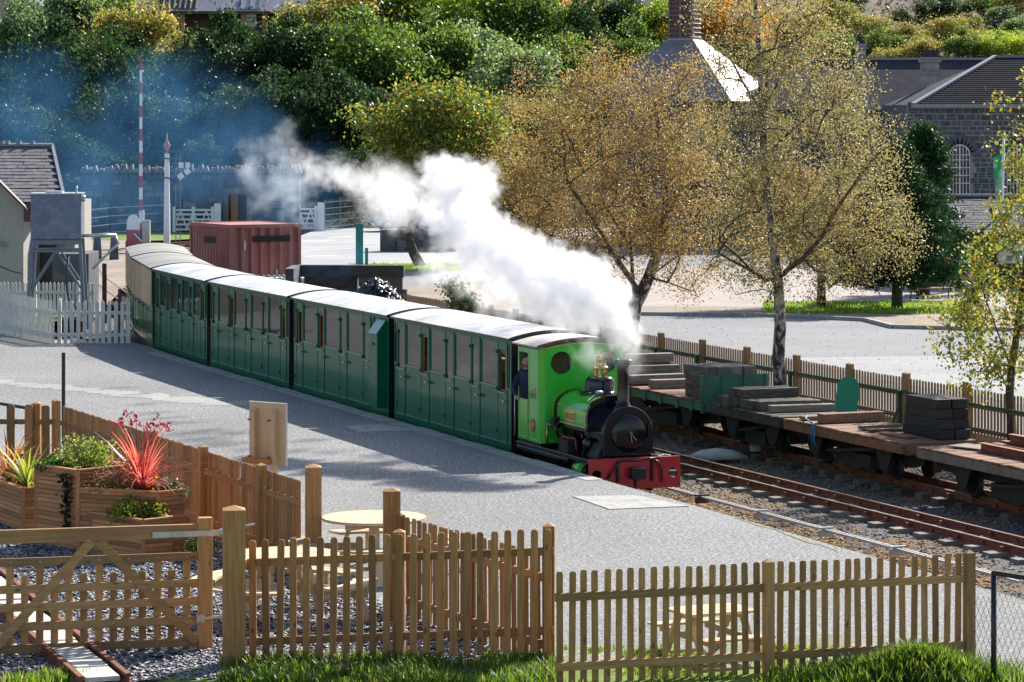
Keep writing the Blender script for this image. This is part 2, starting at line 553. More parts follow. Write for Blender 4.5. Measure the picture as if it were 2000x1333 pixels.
# slate chippings garden inside the near fence
SLATE_POLY = [gp(-60, 1340), gp(440, 1330), gp(1060, 1312), gp(765, 1190), gp(640, 1130), gp(590, 1115), gp(330, 1000), gp(120, 925), gp(-80, 915)]
sheet('slate_ground', SLATE_POLY, 0.006, M_SLATEBED)
# the picnic lawn's worn turf beyond the right-hand fence and the bank in front of it
M_LAWN = ground_mat('worn_lawn', [(0.36, (0.09, 0.09, 0.085)), (0.5, (0.24, 0.235, 0.22)), (0.62, (0.46, 0.45, 0.42))], 18, 0.2, (0.16, 0.22, 0.04), 1.3, 0.44, 0.60, bmp=0.6)
sheet('lawn', [gp(1090, 1338), gp(1070, 1262), gp(1500, 1258), gp(1640, 1230), gp(1800, 1236), gp(1900, 1262), gp(1960, 1340)], 0.005, M_LAWN)
sheet('grass_bank', [V(-3.6, 33.35, 0), V(5.6, 33.1, 0), V(6.5, 24, 0), V(-5, 24, 0)], 0.012, M_TURF)
# car park and village ground beyond the picket fence
CPZ = -0.35
sheet('car_park', [V(11.2, 56.2, 0), V(3.0, 77.2, 0), V(-6.2, 99, 0), V(-9, 118, 0), V(-4, 172, 0), V(140, 172, 0), V(80, 45, 0)], CPZ, M_ASPHALT, skirt=0.3)
sheet('pale_lane', [gp(1500, 702, CPZ), gp(1560, 699, CPZ), gp(2060, 694, CPZ), gp(2100, 800, CPZ), gp(1990, 790, CPZ), gp(1730, 745, CPZ), gp(1610, 718, CPZ)], CPZ + .004, M_ASPHALT2)
sheet('earthen_path', [gp(1225, 618, CPZ), gp(1490, 618, CPZ), gp(1690, 626, CPZ), gp(1740, 641, CPZ), gp(2080, 648, CPZ), gp(2080, 590, CPZ), gp(1225, 585, CPZ)], CPZ + .004, M_BROWNPATH)
sheet('plaza', [gp(1190, 600, CPZ), gp(2080, 600, CPZ), gp(2080, 520, CPZ), gp(1190, 520, CPZ)], CPZ + .008, M_PLAZA)
sheet('grass_verge', [gp(1490, 594, CPZ), gp(1600, 589, CPZ), gp(1760, 592, CPZ), gp(1890, 604, CPZ), gp(1950, 606, CPZ), gp(1950, 613, CPZ), gp(1760, 614, CPZ), gp(1560, 610, CPZ), gp(1490, 604, CPZ)], CPZ + .013, M_TURF)
# kerb of the car park's upper edge
kb = MB()
kp = [gp(1190, 616, CPZ), gp(1490, 619, CPZ), gp(1690, 628, CPZ), gp(1745, 642, CPZ), gp(2080, 650, CPZ)]
for a, b in zip(kp, kp[1:]):
    kb.bar(a + V(0, 0, .05), b + V(0, 0, .05), 0.16, 0.13)
tag(kb.build('kerb', M_KERB), kind='structure')
# the road that bends past the level crossing
sheet('road', [gp(560, 520, CPZ), gp(585, 462, CPZ), gp(610, 452, CPZ), gp(700, 440, CPZ), gp(940, 430, CPZ), gp(1200, 428, CPZ), gp(1200, 520, CPZ), gp(880, 512, CPZ), gp(690, 520, CPZ), gp(640, 530, CPZ), gp(590, 530, CPZ)], CPZ + .006, M_ROAD)
sheet('roadside_path', [gp(770, 580, CPZ), gp(790, 560, CPZ), gp(1060, 552, CPZ), gp(1240, 560, CPZ), gp(1240, 614, CPZ), gp(1000, 606, CPZ), gp(870, 596, CPZ)], CPZ + .007, M_BROWNPATH)
sheet('road_verge', [gp(680, 522, CPZ), gp(720, 516, CPZ), gp(890, 519, CPZ), gp(905, 530, CPZ), gp(760, 529, CPZ), gp(690, 527, CPZ)], CPZ + .012, M_TURF)
mk = thing('road_marking', 'white painted lines on the road bend beyond the red container', 'road marking')
def stripe(a, b, w):
    MB().bar(a + V(0, 0, CPZ + .012 - a.z), b + V(0, 0, CPZ + .012 - a.z), w, 0.004).build('painted_line', M_PAINT, mk)
for (x0, y0, x1, y1, w) in ((596, 502, 660, 500, .35), (600, 489, 690, 487, .3), (613, 473, 650, 470, .45), (640, 466, 690, 463, .3), (588, 473, 610, 471, .3), (704, 477, 760, 475, .22), (704, 466, 745, 465, .22)):
    stripe(gp(x0, y0, CPZ), gp(x1, y1, CPZ), w)
# field of grass beyond the crossing, then the wooded bank
sheet('field', [gp(60, 476, CPZ), gp(330, 470, CPZ), gp(470, 462, CPZ), gp(470, 444, CPZ), gp(60, 444, CPZ)], CPZ + .01, M_TURF)
sheet('garden_turf', [gp(-20, 640), gp(100, 628), gp(170, 612), gp(186, 585), gp(-20, 585)], -0.02, M_TURF)
sheet('yard', [gp(-60, 650, -.2), gp(180, 625, -.2), gp(245, 560, -.2), gp(245, 470, -.2), gp(-60, 470, -.2)], -0.2, M_BROWNPATH)

# ================================================================== wooded bank and hills
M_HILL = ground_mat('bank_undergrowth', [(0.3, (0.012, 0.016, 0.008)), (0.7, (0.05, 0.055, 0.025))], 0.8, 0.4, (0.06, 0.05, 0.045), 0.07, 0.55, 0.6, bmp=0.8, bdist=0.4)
M_MOOR = ground_mat('moorland', [(0.3, (0.10, 0.07, 0.055)), (0.7, (0.25, 0.185, 0.14))], 0.25, 0.4, (0.17, 0.15, 0.05), 0.03, 0.5, 0.65, bmp=0.5, bdist=0.6, stretch=(0.4, 1, 1))
def terrain(name, xs, ys, fz, mat):
    vv = [(x, y, fz(x, y)) for y in ys for x in xs]
    n = len(xs)
    ff = [(j * n + i, j * n + i + 1, (j + 1) * n + i + 1, (j + 1) * n + i) for j in range(len(ys) - 1) for i in range(n - 1)]
    mb = MB()
    mb.add(vv, ff, True)
    return tag(mb.build(name, mat), kind='structure')
def hsh(x, y):
    return math.sin(x * 0.37 + y * 0.11) + 0.6 * math.sin(x * 0.83 - y * 0.31 + 1.3) + 0.35 * math.sin(x * 1.9 + y * 0.7)
def bank_z(x, y):
    prof = ((171, -.4), (175, .3), (178, 1.2), (184, 2.4), (197, 4.7), (211, 8.3), (222, 9.5), (240, 14.0), (270, 24.0))
    h = prof[-1][1]
    for (y0, z0), (y1, z1) in zip(prof, prof[1:]):
        if y <= y1:
            h = z0 + (z1 - z0) * max(y - y0, 0) / (y1 - y0)
            break
    h = -.4 + (h + .4) * (1 / (1 + math.exp((x - 22) * 0.22)))
    return h + (0.25 * hsh(x, y) if y > 174 else 0)
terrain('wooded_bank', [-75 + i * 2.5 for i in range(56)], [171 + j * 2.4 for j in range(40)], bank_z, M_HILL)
def moor_z(x, y):
    t = max(0.0, (y - 210) / 300.0)
    return -0.45 + 62 * t ** 1.25 + 1.5 * hsh(x * 0.12, y * 0.12) * min(t * 4, 1)
terrain('hillside', [-60 + i * 10 for i in range(36)], [205 + j * 11 for j in range(48)], moor_z, M_MOOR)
# ================================================================== railway tracks
def offset_path(path, off):
    out = []
    for i, p in enumerate(path):
        d = (path[min(i + 1, len(path) - 1)] - path[max(i - 1, 0)]).normalized()
        q = Vector((-d.y, d.x, 0))
        out.append(p + q * off)
    return out
RAIL_SEC = [(-.05, 0), (.05, 0), (.05, .012), (.012, .022), (.012, .075), (.028, .085), (.028, .11), (-.028, .11), (-.028, .085), (-.012, .075), (-.012, .022), (-.05, .012)]
def rail_mesh(mb, path, z0):
    secs = []
    for i, p in enumerate(path):
        d = (path[min(i + 1, len(path) - 1)] - path[max(i - 1, 0)]).normalized()
        q = Vector((-d.y, d.x, 0))
        secs.append([Vector((p.x, p.y, z0)) + q * a + Vector((0, 0, b)) for a, b in RAIL_SEC])
    mb.loft(secs)
sleeper_me = MB().box((0, 0, 0), (1.25, 0.24, 0.13)).mesh('sleeper', M_GREYWOOD)
sleeper_dk = MB().box((0, 0, 0), (1.25, 0.24, 0.13)).mesh('sleeper', M_SLEEPER)
chair_me = MB().box((0, 0, .02), (0.16, 0.10, 0.04)).box((0.06, 0, .05), (0.03, 0.07, 0.05)).mesh('rail_chair', M_RUST)
def track(label, path, ztop, gauge=0.6, pitch=0.72, rail_mat=M_RUST, slp=sleeper_me, s_range=None, chairs=True, top=True):
    root = thing('railway_track', label, 'railway track', path[0] + V(0, 0, ztop))
    root.location = (0, 0, 0)
    for sgn in (-1, 1):
        mb = MB()
        rp = offset_path(path, sgn * gauge / 2)
        rail_mesh(mb, rp, ztop - 0.11)
        ro = mb.build('rail', rail_mat, root)
        if top:
            mt = MB()
            for a, b in zip(rp, rp[1:]):
                mt.bar(a + V(0, 0, ztop + .001), b + V(0, 0, ztop + .001), 0.042, 0.004)
            mt.build('running_surface', M_RAILTOP, ro)
    # sleepers, one by one
    seg, s, rnd = 0, 0.0, random.Random(5)
    tot = sum((b - a).length for a, b in zip(path, path[1:]))
    s = 0.3
    while s < tot:
        if s_range is None or s_range[0] <= s <= s_range[1]:
            r_, k = s, 0
            while r_ > (path[k + 1] - path[k]).length:
                r_ -= (path[k + 1] - path[k]).length
                k += 1
            d = (path[k + 1] - path[k]).normalized()
            p = path[k] + d * r_
            a = math.atan2(d.y, d.x) + math.pi / 2
            so = piece('sleeper', slp, root, (p.x + rnd.uniform(-.03, .03), p.y, ztop - .11 - .062), (rnd.uniform(-.02, .02), rnd.uniform(-.02, .02), a + rnd.uniform(-.03, .03)))
            if chairs:
                for sgn in (-1, 1):
                    c = p + Vector((-d.y, d.x, 0)) * (sgn * gauge / 2)
                    ch = piece('rail_chair', chair_me, so, (sgn * gauge / 2, 0, .064))
        s += pitch * rnd.uniform(0.9, 1.1)
    return root
# line under the train, out of sight below the platform edge for most of its length
mid = [TR(24, 0.82), TR(6, 0.82)] + [n + Q * 0.82 for n in NODES[:4]] + [NODES[4] + V(.80, .20, 0), NODES[5] + V(.81, .12, 0), NODES[6] + V(.81, .1, 0), V(-12.3, 101, 0), V(-14.3, 110, 0), V(-17.6, 120, 0), V(-22, 131, 0)]
track('line the green train stands on, running back to the level crossing', mid, RAILZ, s_range=(0, 22))
track('rusty rails on grey sleepers running past the locomotive towards the fence', [V(8.9, 42.4, 0) + V(.28, .11, 0), V(7.62, 45.7, 0) + V(.28, .11, 0), V(3.13, 56.8, 0) + V(.28, .11, 0), V(1.0, 62.2, 0) + V(.28, .11, 0), V(-4.2, 76, 0)], -0.45, s_range=(0, 25))
track('dark overgrown siding rails under the flat wagons', [TR(9, 6.37), TR(-12, 6.37), TR(-24, 6.2)], -0.40, slp=sleeper_dk, top=False)
# curved yard track at the far left by the water tank
track('curved yard rails between the water tank and the rear coach with cream glare', [gp(262, 600, -.3), gp(222, 572, -.3), gp(190, 548, -.3), gp(170, 520, -.3), gp(160, 495, -.3), gp(140, 478, -.3)], -0.19, pitch=0.9, slp=sleeper_dk, chairs=False)
track('rusty crossing rails curving behind the two slate posts', [gp(130, 512, -.3), gp(190, 500, -.3), gp(250, 492, -.3), gp(320, 480, -.3), gp(420, 473, -.3)], -0.19, pitch=1.0, slp=sleeper_dk, chairs=False)

# point rodding beside the rusty rails: two parallel bars on stools
ro = thing('point_rodding', 'galvanised point rodding on low stools beside the rusty rails', 'point rodding', (0, 0, 0))
ra, rb = gp(1300, 953, -.42), gp(1990, 1137, -.42)
for k in (0, 1):
    MB().bar(ra + V(.07 * k, .03 * k, 0), rb + V(.07 * k, .03 * k, 0), 0.032, 0.036).build('rod', M_STEEL, ro)
for i, t in enumerate((0.12, 0.31, 0.505, 0.70, 0.86)):
    c = ra.lerp(rb, t)
    m = MB().box(c + V(.03, .01, -.05), (.11, .22, .10), TRZ).box(c + V(.03, .01, .03), (.06, .26, .03), TRZ)
    m.build('stool', simple('red_oxide_stool', (0.10, 0.02, 0.02), 0.6) if i == 0 else M_STEEL, ro)
# ballast stones scattered over the yard
def stones(name, polyfn, n, size, zfn, mat, cols, seed, flat=0.6, kind='stuff', **kw):
    rng = np.random.default_rng(seed)
    pts = polyfn(rng, n)
    n = len(pts)
    base = np.array([(1, 0, 0), (-1, 0, 0), (0, 1, 0), (0, -1, 0), (0, 0, 1), (0, 0, -1)], np.float32)
    tri = np.array([(0, 2, 4), (2, 1, 4), (1, 3, 4), (3, 0, 4), (2, 0, 5), (1, 2, 5), (3, 1, 5), (0, 3, 5)], np.int32)
    v = base[None] * rng.uniform(0.55, 1.25, (n, 6, 3)) + rng.normal(0, .22, (n, 6, 3))
    v[:, :, 2] *= flat
    ang = rng.uniform(0, 2 * np.pi, n)
    ca, sa = np.cos(ang)[:, None], np.sin(ang)[:, None]
    x = v[:, :, 0] * ca - v[:, :, 1] * sa
    y = v[:, :, 0] * sa + v[:, :, 1] * ca
    tl = rng.normal(0, .35, n)[:, None]
    z = v[:, :, 2] + x * tl
    s = rng.uniform(size[0], size[1], n)[:, None]
    P = np.stack([x * s + pts[:, 0:1], y * s + pts[:, 1:2], z * s + pts[:, 2:3]], -1).reshape(-1, 3)
    f = (tri[None] + (np.arange(n) * 6)[:, None, None]).reshape(-1, 3)
    cc = np.array(cols, np.float32)[rng.integers(0, len(cols), n)] * rng.uniform(.7, 1.3, (n, 1))
    C = np.repeat(cc, 6, 0)
    o = bpy.data.objects.new(name, fast_mesh(name, P, f, mat, C, nside=3))
    link(o)
    return tag(o, kind=kind, **kw)
def vcmat(name, rough=0.8, spec=0.3, bmp=0.0):
    m, nt, bs = new_mat(name)
    vc = nd(nt, 'ShaderNodeVertexColor', layer_name='Col')
    nt.links.new(vc.outputs[0], bs.inputs['Base Color'])
    bs.inputs['Roughness'].default_value = rough
    bs.inputs['Specular IOR Level'].default_value = spec
    return m
M_STONE_VC = vcmat('loose_stone')
def in_yard(rng, n):
    u = rng.uniform(-16, 16, n)
    o = 1.9 + 8.2 * rng.uniform(0, 1, n)
    P = np.array([tuple(TR(a, b, -0.63)) for a, b in zip(u, o)])
    return P
stones('ballast_gravel', in_yard, 16000, (0.018, 0.045), None, M_STONE_VC, [(.11, .108, .115), (.17, .165, .17), (.07, .07, .078), (.24, .225, .22), (.15, .11, .08)], 3, label='loose grey ballast stones between the tracks', category='ballast')
def leaf_litter(rng, n):
    u = rng.uniform(-14, 13, n)
    o = np.where(rng.uniform(0, 1, n) < .38, rng.normal(7.6, 1.0, n), rng.normal(1.95, .5, n))
    return np.array([tuple(TR(a, b, -0.615)) for a, b in zip(u, o)])
stones('fallen_leaves', leaf_litter, 15000, (0.02, 0.05), None, M_STONE_VC, [(.42, .22, .06), (.32, .15, .05), (.46, .30, .09), (.26, .15, .06), (.38, .24, .10)], 8, flat=0.15, label='dry autumn leaves and brown grass between the rails', category='leaf litter')
def cp_leaves(rng, n):
    px = rng.uniform(1230, 2010, n)
    py = 616 + 160 * rng.uniform(0, 1, n) ** 1.6
    return np.array([tuple(gp(a, b, CPZ + .01)) for a, b in zip(px, py)])
stones('fallen_leaves', cp_leaves, 900, (0.02, 0.045), None, M_STONE_VC, [(.7, .6, .35), (.6, .38, .14), (.8, .75, .6), (.6, .52, .25)], 9, flat=0.15, label='fallen leaves scattered over the car park', category='leaf litter')
# slate chippings: flat shards
def in_slate(rng, n):
    pl = np.array([(p.x, p.y) for p in SLATE_POLY])
    lo, hi = pl.min(0), pl.max(0)
    hi[1] = min(hi[1], 47)
    lo[0] = max(lo[0], -9)
    q = rng.uniform(lo, hi, (n * 3, 2))
    ins = np.zeros(len(q), bool)
    j = len(pl) - 1
    for i in range(len(pl)):
        c = ((pl[i, 1] > q[:, 1]) != (pl[j, 1] > q[:, 1])) & (q[:, 0] < (pl[j, 0] - pl[i, 0]) * (q[:, 1] - pl[i, 1]) / (pl[j, 1] - pl[i, 1] + 1e-9) + pl[i, 0])
        ins ^= c
        j = i
    q = q[ins][:n]
    return np.column_stack([q, rng.uniform(.012, .03, len(q))])
stones('slate_chippings', in_slate, 26000, (0.022, 0.055), None, vcmat('slate_chip', 0.5, 0.6), [(.15, .15, .18), (.25, .245, .27), (.36, .355, .37), (.09, .09, .11), (.19, .17, .19)], 12, flat=0.22, label='loose dark slate chippings covering the garden floor', category='slate chippings')
# ================================================================== the train
def paint(name, col, rough=0.22, coat=0.6, var=0.08, dirt=None, amt=0.25, spec=0.5):
    return simple(name, col, rough, var=var, scale=3.0, coat=coat, spec=spec, dirt=dirt, dirt_amt=amt, dirt_scale=1.8)
M_COACH = paint('coach_green', (0.003, 0.115, 0.058), 0.32, 0.28, spec=0.1)
M_COACH_HI = paint('coach_green_bead', (0.02, 0.20, 0.12), 0.3, 0.4)
M_COACH5 = paint('coach_bright_green', (0.006, 0.16, 0.07), 0.3, 0.7)
M_GLARE = wood('cream_glare', (0.42, 0.30, 0.19), (0.58, 0.44, 0.30), (40, 40, 1.2), knots=False, rough=0.5)  # glare on the rear coaches' glossy upper sides, painted as a cream colour
M_ROOF = simple('coach_roof_paint', (0.66, 0.655, 0.64), 0.42, var=0.06, scale=2.0, dirt=(0.34, 0.325, 0.30), dirt_amt=0.6, dirt_scale=0.9)
M_ROOF5 = simple('coach_roof_felt', (0.27, 0.26, 0.235), 0.6, var=0.08, scale=2.0, dirt=(0.26, 0.24, 0.2), dirt_amt=0.4)
M_BRASS = simple('brass', (0.78, 0.55, 0.22), 0.25, 1.0, var=0.15, scale=10)
M_COPPER = simple('copper', (0.75, 0.36, 0.20), 0.28, 1.0, var=0.15, scale=10)
M_VARNISH = wood('varnished_partition', (0.20, 0.085, 0.03), (0.36, 0.17, 0.065), (30, 30, 2), rough=0.4, knots=False)
M_SEAT = simple('seat_cloth', (0.10, 0.05, 0.035), 0.9)
def glassmat(name, tint=(0.40, 0.41, 0.41), base=0.13):
    m, nt, bs = new_mat(name)
    tr = nd(nt, 'ShaderNodeBsdfTransparent')
    tr.inputs[0].default_value = (*tint, 1)
    gl = nd(nt, 'ShaderNodeBsdfGlossy')
    gl.inputs['Roughness'].default_value = 0.04
    bp = nd(nt, 'ShaderNodeBump')
    bp.inputs['Strength'].default_value = 0.12
    bp.inputs['Distance'].default_value = 0.02
    nt.links.new(noise(nt, coord(nt, False), 2.2, 2), bp.inputs['Height'])
    nt.links.new(bp.outputs[0], gl.inputs['Normal'])
    lw = nd(nt, 'ShaderNodeLayerWeight')
    lw.inputs[0].default_value = 0.35
    mr = nd(nt, 'ShaderNodeMapRange')
    mr.inputs[3].default_value, mr.inputs[4].default_value = base, 0.5
    nt.links.new(lw.outputs['Fresnel'], mr.inputs[0])
    mx = nd(nt, 'ShaderNodeMixShader')
    nt.links.new(mr.outputs[0], mx.inputs[0])
    nt.links.new(tr.outputs[0], mx.inputs[1])
    nt.links.new(gl.outputs[0], mx.inputs[2])
    nt.links.new(mx.outputs[0], nt.nodes['Material Output'].inputs[0])
    return m
M_GLASS = glassmat('window_glass')
HW = 0.82                                     # half width of the stock
_cache = {}
def shared(key, fn, mats):
    if key not in _cache:
        mb = MB()
        fn(mb)
        _cache[key] = mb.mesh(key.split('|')[0], mats)
    return _cache[key]

def add_door(root, x, w, green, bead, pane_mat, k):
    y = -HW
    def f(mb):
        mb.b2((-w / 2, 0, .07), (w / 2, .035, 1.0))
        mb.b2((-w / 2, 0, 1.0), (-w / 2 + .075, .035, 1.92))
        mb.b2((w / 2 - .075, 0, 1.0), (w / 2, .035, 1.92))
        mb.b2((-w / 2 + .075, 0, 1.77), (w / 2 - .075, .035, 1.92))
    d = piece('door', shared(f'door|{w:.2f}|{green.name}', f, green), root, (x, y - .012, 0))
    def g(mb):                                # raised beading round the droplight and at the foot
        mb.b2((-w / 2 + .06, -.016, .985), (w / 2 - .06, -.001, 1.012))
        mb.b2((-w / 2 + .03, -.014, .105), (w / 2 - .03, -.001, .125))
        mb.b2((-w / 2 + .02, -.010, .13), (-w / 2 + .035, -.001, 1.9))
    piece('beading', shared(f'beading|d{w:.2f}|{bead.name}', g, bead), d, (0, 0, 0), kind='stuff')
    if (k * 3 + int(abs(x) * 7)) % 5 < 3:     # some droplights are let down
        piece('window_pane', shared(f'window_pane|d{w:.2f}|{pane_mat.name}', lambda mb: mb.b2((-w / 2 + .07, .012, 1.0), (w / 2 - .07, .02, 1.77)), pane_mat), d, (0, 0, 0))
    piece('droplight_frame', shared('droplight_frame', lambda mb: (mb.b2((-w / 2 + .075, .005, 1.01), (w / 2 - .075, .03, 1.05)), mb.b2((-w / 2 + .075, .005, 1.71), (w / 2 - .075, .03, 1.76)), mb.b2((-w / 2 + .075, .005, 1.05), (-w / 2 + .1, .03, 1.71)), mb.b2((w / 2 - .1, .005, 1.05), (w / 2 - .075, .03, 1.71))), M_VARNISH), d, (0, .022, 0))
    piece('handle', shared('handle', lambda mb: (mb.cyl((0, -.055, 0), (0, 0, 0), .009, n=6), mb.bar((-.045, -.055, .0), (.045, -.055, .0), .014, .022)), M_BRASS), d, (w / 2 - .05, 0, .86))
    for z in (1.72, 1.06, .30):
        piece('hinge', shared('hinge', lambda mb: mb.box((0, -.012, 0), (.075, .035, .055)), M_BLACK), d, (-w / 2 - .005, 0, z))
    return d

def add_bay(root, x, w, green, bead, pane_mat, grab=True):
    y = -HW
    def f(mb):
        mb.b2((-w / 2, 0, .07), (w / 2, .03, 1.09))
        mb.b2((-w / 2, 0, 1.09), (-w / 2 + .04, .03, 1.92))
        mb.b2((w / 2 - .04, 0, 1.09), (w / 2, .03, 1.92))
        mb.b2((-w / 2 + .04, 0, 1.88), (w / 2 - .04, .03, 1.92))
    d = piece('side_panel', shared(f'side_panel|{w:.2f}|{green.name}', f, green), root, (x, y, 0))
    def g(mb):
        mb.b2((-w / 2 + .02, -.014, 1.075), (w / 2 - .02, -.001, 1.1))
        mb.b2((-w / 2 + .02, -.012, .105), (w / 2 - .02, -.001, .125))
    piece('beading', shared(f'beading|b{w:.2f}|{bead.name}', g, bead), d, (0, 0, 0), kind='stuff')
    piece('window_pane', shared(f'window_pane|b{w:.2f}|{pane_mat.name}', lambda mb: mb.b2((-w / 2 + .035, .012, 1.085), (w / 2 - .035, .02, 1.885)), pane_mat), d, (0, 0, 0))
    if grab and w > .5:
        piece('grab_handle', shared('grab_handle', lambda mb: mb.tube([(-.05, -.01, .03), (-.05, -.05, .0), (.03, -.05, -.005), (.05, -.01, 0)], .011, 6), M_BLACK), d, (-w / 2 + .16, 0, .86))
    return d

def coach(label, a, b, style='green', ducket=False):
    """a: front node, b: rear node on the platform side"""
    d = (a - b)
    L = d.length - 0.34
    x = d.normalized()
    rz = math.atan2(x.y, x.x)
    q = Vector((-x.y, x.x, 0))
    c = (a + b) / 2 + q * HW
    root = thing('railway_coach', label, 'railway coach', c, rz, 'coaches of the green train')
    green, bead = (M_COACH5, M_COACH5) if style == 'cream' else (M_COACH, M_COACH_HI)
    pane = M_GLARE if style == 'cream' else M_GLASS
    roofm = M_ROOF5 if style == 'cream' else M_ROOF
    H2 = L / 2
    # carcass: floor, inner lining, ends, cantrail, sole bar
    mb = MB()
    mb.b2((-H2, -HW + .05, -.02), (H2, HW - .05, .03))
    mb.b2((-H2, -HW + .042, .03), (H2, -HW + .06, .96))
    mb.build('floor_and_lining', M_VARNISH, root)
    mb = MB()
    mb.b2((-H2, -HW - .004, 1.925), (H2, -HW + .05, 2.01))
    mb.b2((-H2, HW - .05, 1.90), (H2, HW, 2.01))
    mb.build('cantrail', M_GLARE if style == 'cream' else green, root)
    mb = MB()
    mb.b2((-H2, -HW - .006, -.03), (H2, -HW + .045, .064))
    mb.build('bottom_rail', green, root)
    mb = MB()
    mb.b2((-H2, -HW + .03, -.17), (H2, -HW + .09, -.035))
    mb.b2((-H2, HW - .09, -.17), (H2, HW - .03, -.035))
    for s in (-1, 1):
        mb.b2((s * (H2 - 1.0) - .55, -.5, -.36), (s * (H2 - 1.0) + .55, .5, -.17))
        for k in (-.33, .33):
            for w in (-.3, .3):
                mb.cyl((s * (H2 - 1.0) + k, w - .03, -.22), (s * (H2 - 1.0) + k, w + .03, -.22), .2, n=14)
    mb.build('underframe', M_DARK, root)
    for s in (-1, 1):
        mb = MB()
        mb.prism([(-HW, -.02), (HW, -.02), (HW, 1.97), (.45, 2.06), (0, 2.09), (-.45, 2.06), (-HW, 1.97)], s * H2, s * (H2 - .04))
        mb.b2((s * H2, -.46, .1) if s > 0 else (-H2 - .13, -.46, .1), (H2 + .13, .46, 1.95) if s > 0 else (-H2, .46, 1.95))
        mb.b2((s * H2 - .02, -.06, -.14), (s * (H2 + .3), .06, -.05))
        mb.build('end_panel', M_BLACK, root)
    # far side
    mb = MB()
    mb.b2((-H2, HW - .035, 0), (H2, HW, 1.05))
    n = 9
    for i in range(n + 1):
        xx = -H2 + .04 + (L - .08) * i / n
        mb.b2((xx - .05, HW - .035, 1.05), (xx + .05, HW, 1.9))
    mb.build('far_side', green, root)
    # roof: shallow arc, with a drip strip
    N = 14
    sec = []
    for i in range(N + 1):
        y = -.88 + 1.76 * i / N
        sec.append((y, 2.0 + .13 * (1 - (y / .88) ** 2)))
    poly = sec + [(y, z - .03) for y, z in reversed(sec)]
    mb = MB()
    mb.loft([[(xx, y, z) for y, z in poly] for xx in (-H2 - .06, -H2 * .5, 0, H2 * .5, H2 + .06)], smooth=False)
    ro = mb.build('roof', roofm, root)
    mb = MB()
    for s in (-1, 1):
        mb.b2((-H2 - .06, s * .882 - .012, 1.962), (H2 + .06, s * .882 + .012, 2.0))
    for xx in (-H2 - .07, H2 + .07):
        for i in range(N):
            (y0, z0), (y1, z1) = sec[i], sec[i + 1]
            mb.bar((xx, y0, z0 - .012), (xx, y1, z1 - .012), .03, .05)
    mb.build('drip_strip', M_BLACK, ro)
    mb = MB()
    for xx in ((-.28 * L, .0, .27 * L) if style != 'cream' else (-.25 * L, .25 * L)):
        for i in range(N):
            (y0, z0), (y1, z1) = sec[i], sec[i + 1]
            mb.bar((xx, y0, z0 + .002), (xx, y1, z1 + .002), .035, .006)
    mb.build('roof_seam', roofm, ro)
    # the platform side, bay by bay from the front
    wd = .50
    xs = H2
    if ducket:
        dk = .95
        mb = MB()
        mb.b2((H2 - .12, -HW - .005, .06), (H2, -HW + .05, 1.92))
        mb.b2((H2 - dk, -HW + .02, .06), (H2 - .12, -HW + .05, 1.92))
        mb.build('guard_panel', green, root)
        mb = MB()
        # body with a sloped head
        mb.prism([(-HW + .02, .14), (-HW - .20, .14), (-HW - .20, 1.62), (-HW + .02, 1.93)], H2 - .62, H2 - .14)
        dd = mb.build('ducket', green, root)
        m2 = MB()
        m2.bar((H2 - .38, -HW - .222, 1.61), (H2 - .38, -HW + .03, 1.955), .52, .02)
        m2.build('ducket_hood', M_COACH_HI, dd)
        m2 = MB()
        m2.bar((H2 - .43, -HW - .215, 1.42), (H2 - .33, -HW - .215, 1.40), .02, .03)
        m2.build('lamp_bracket', M_RUST, dd)
        xs = H2 - dk
        nd_ = 4
    else:
        nd_ = 5
    end = .19
    wf = (xs + H2 - nd_ * wd - 2 * end) / (nd_ - 1) - .010
    add_bay(root, xs - end / 2, end - .008, green, bead, pane)
    xx = xs - end
    for k in range(nd_):
        add_door(root, xx - wd / 2, wd - .008, green, bead, pane, k)
        xx -= wd
        if k < nd_ - 1:
            w = wf + .010
            add_bay(root, xx - w / 2, w - .008, green, bead, pane)
            if style != 'cream':
                mb = MB()
                mb.b2((xx - w / 2 - .02, -HW + .07, .03), (xx - w / 2 + .02, HW - .06, 1.30))
                mb.b2((xx - w / 2 - .30, -HW + .10, .40), (xx - w / 2 + .30, HW - .09, .47))
                mb.build('seat', M_VARNISH, root)
            xx -= w
    add_bay(root, -H2 + end / 2, end - .008, green, bead, pane)
    if style == 'cream':                     # upper side covered by cream strips, reflected glare put in as colour
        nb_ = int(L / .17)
        bm_ = MB().b2((-.081, -.03, 1.0), (.081, -.005, 1.94)).mesh('glare_strip', M_GLARE)
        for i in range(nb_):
            piece('glare_strip', bm_, root, (-H2 + (i + .5) * L / nb_, -HW - .022, .012 * ((i * 7) % 3 - 1)))
    return root
labs = ['dark green coach coupled right behind the green locomotive', 'dark green coach with a projecting hooded lookout at its front end',
        'dark green coach third behind the locomotive, in the middle of the train', 'dark green coach fourth behind the locomotive, next to the one with cream glare',
        'bright green coach with cream glare coloured onto its upper side, where the train starts to curve', 'last coach of the train with grey roof, beside the white picket fence']
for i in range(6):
    coach(labs[i], NODES[i] - (NODES[i] - NODES[i + 1]).normalized() * .0, NODES[i + 1], 'cream' if i >= 4 else 'green', i == 1)  # 'cream': bright green coaches with glare coloured onto the upper side

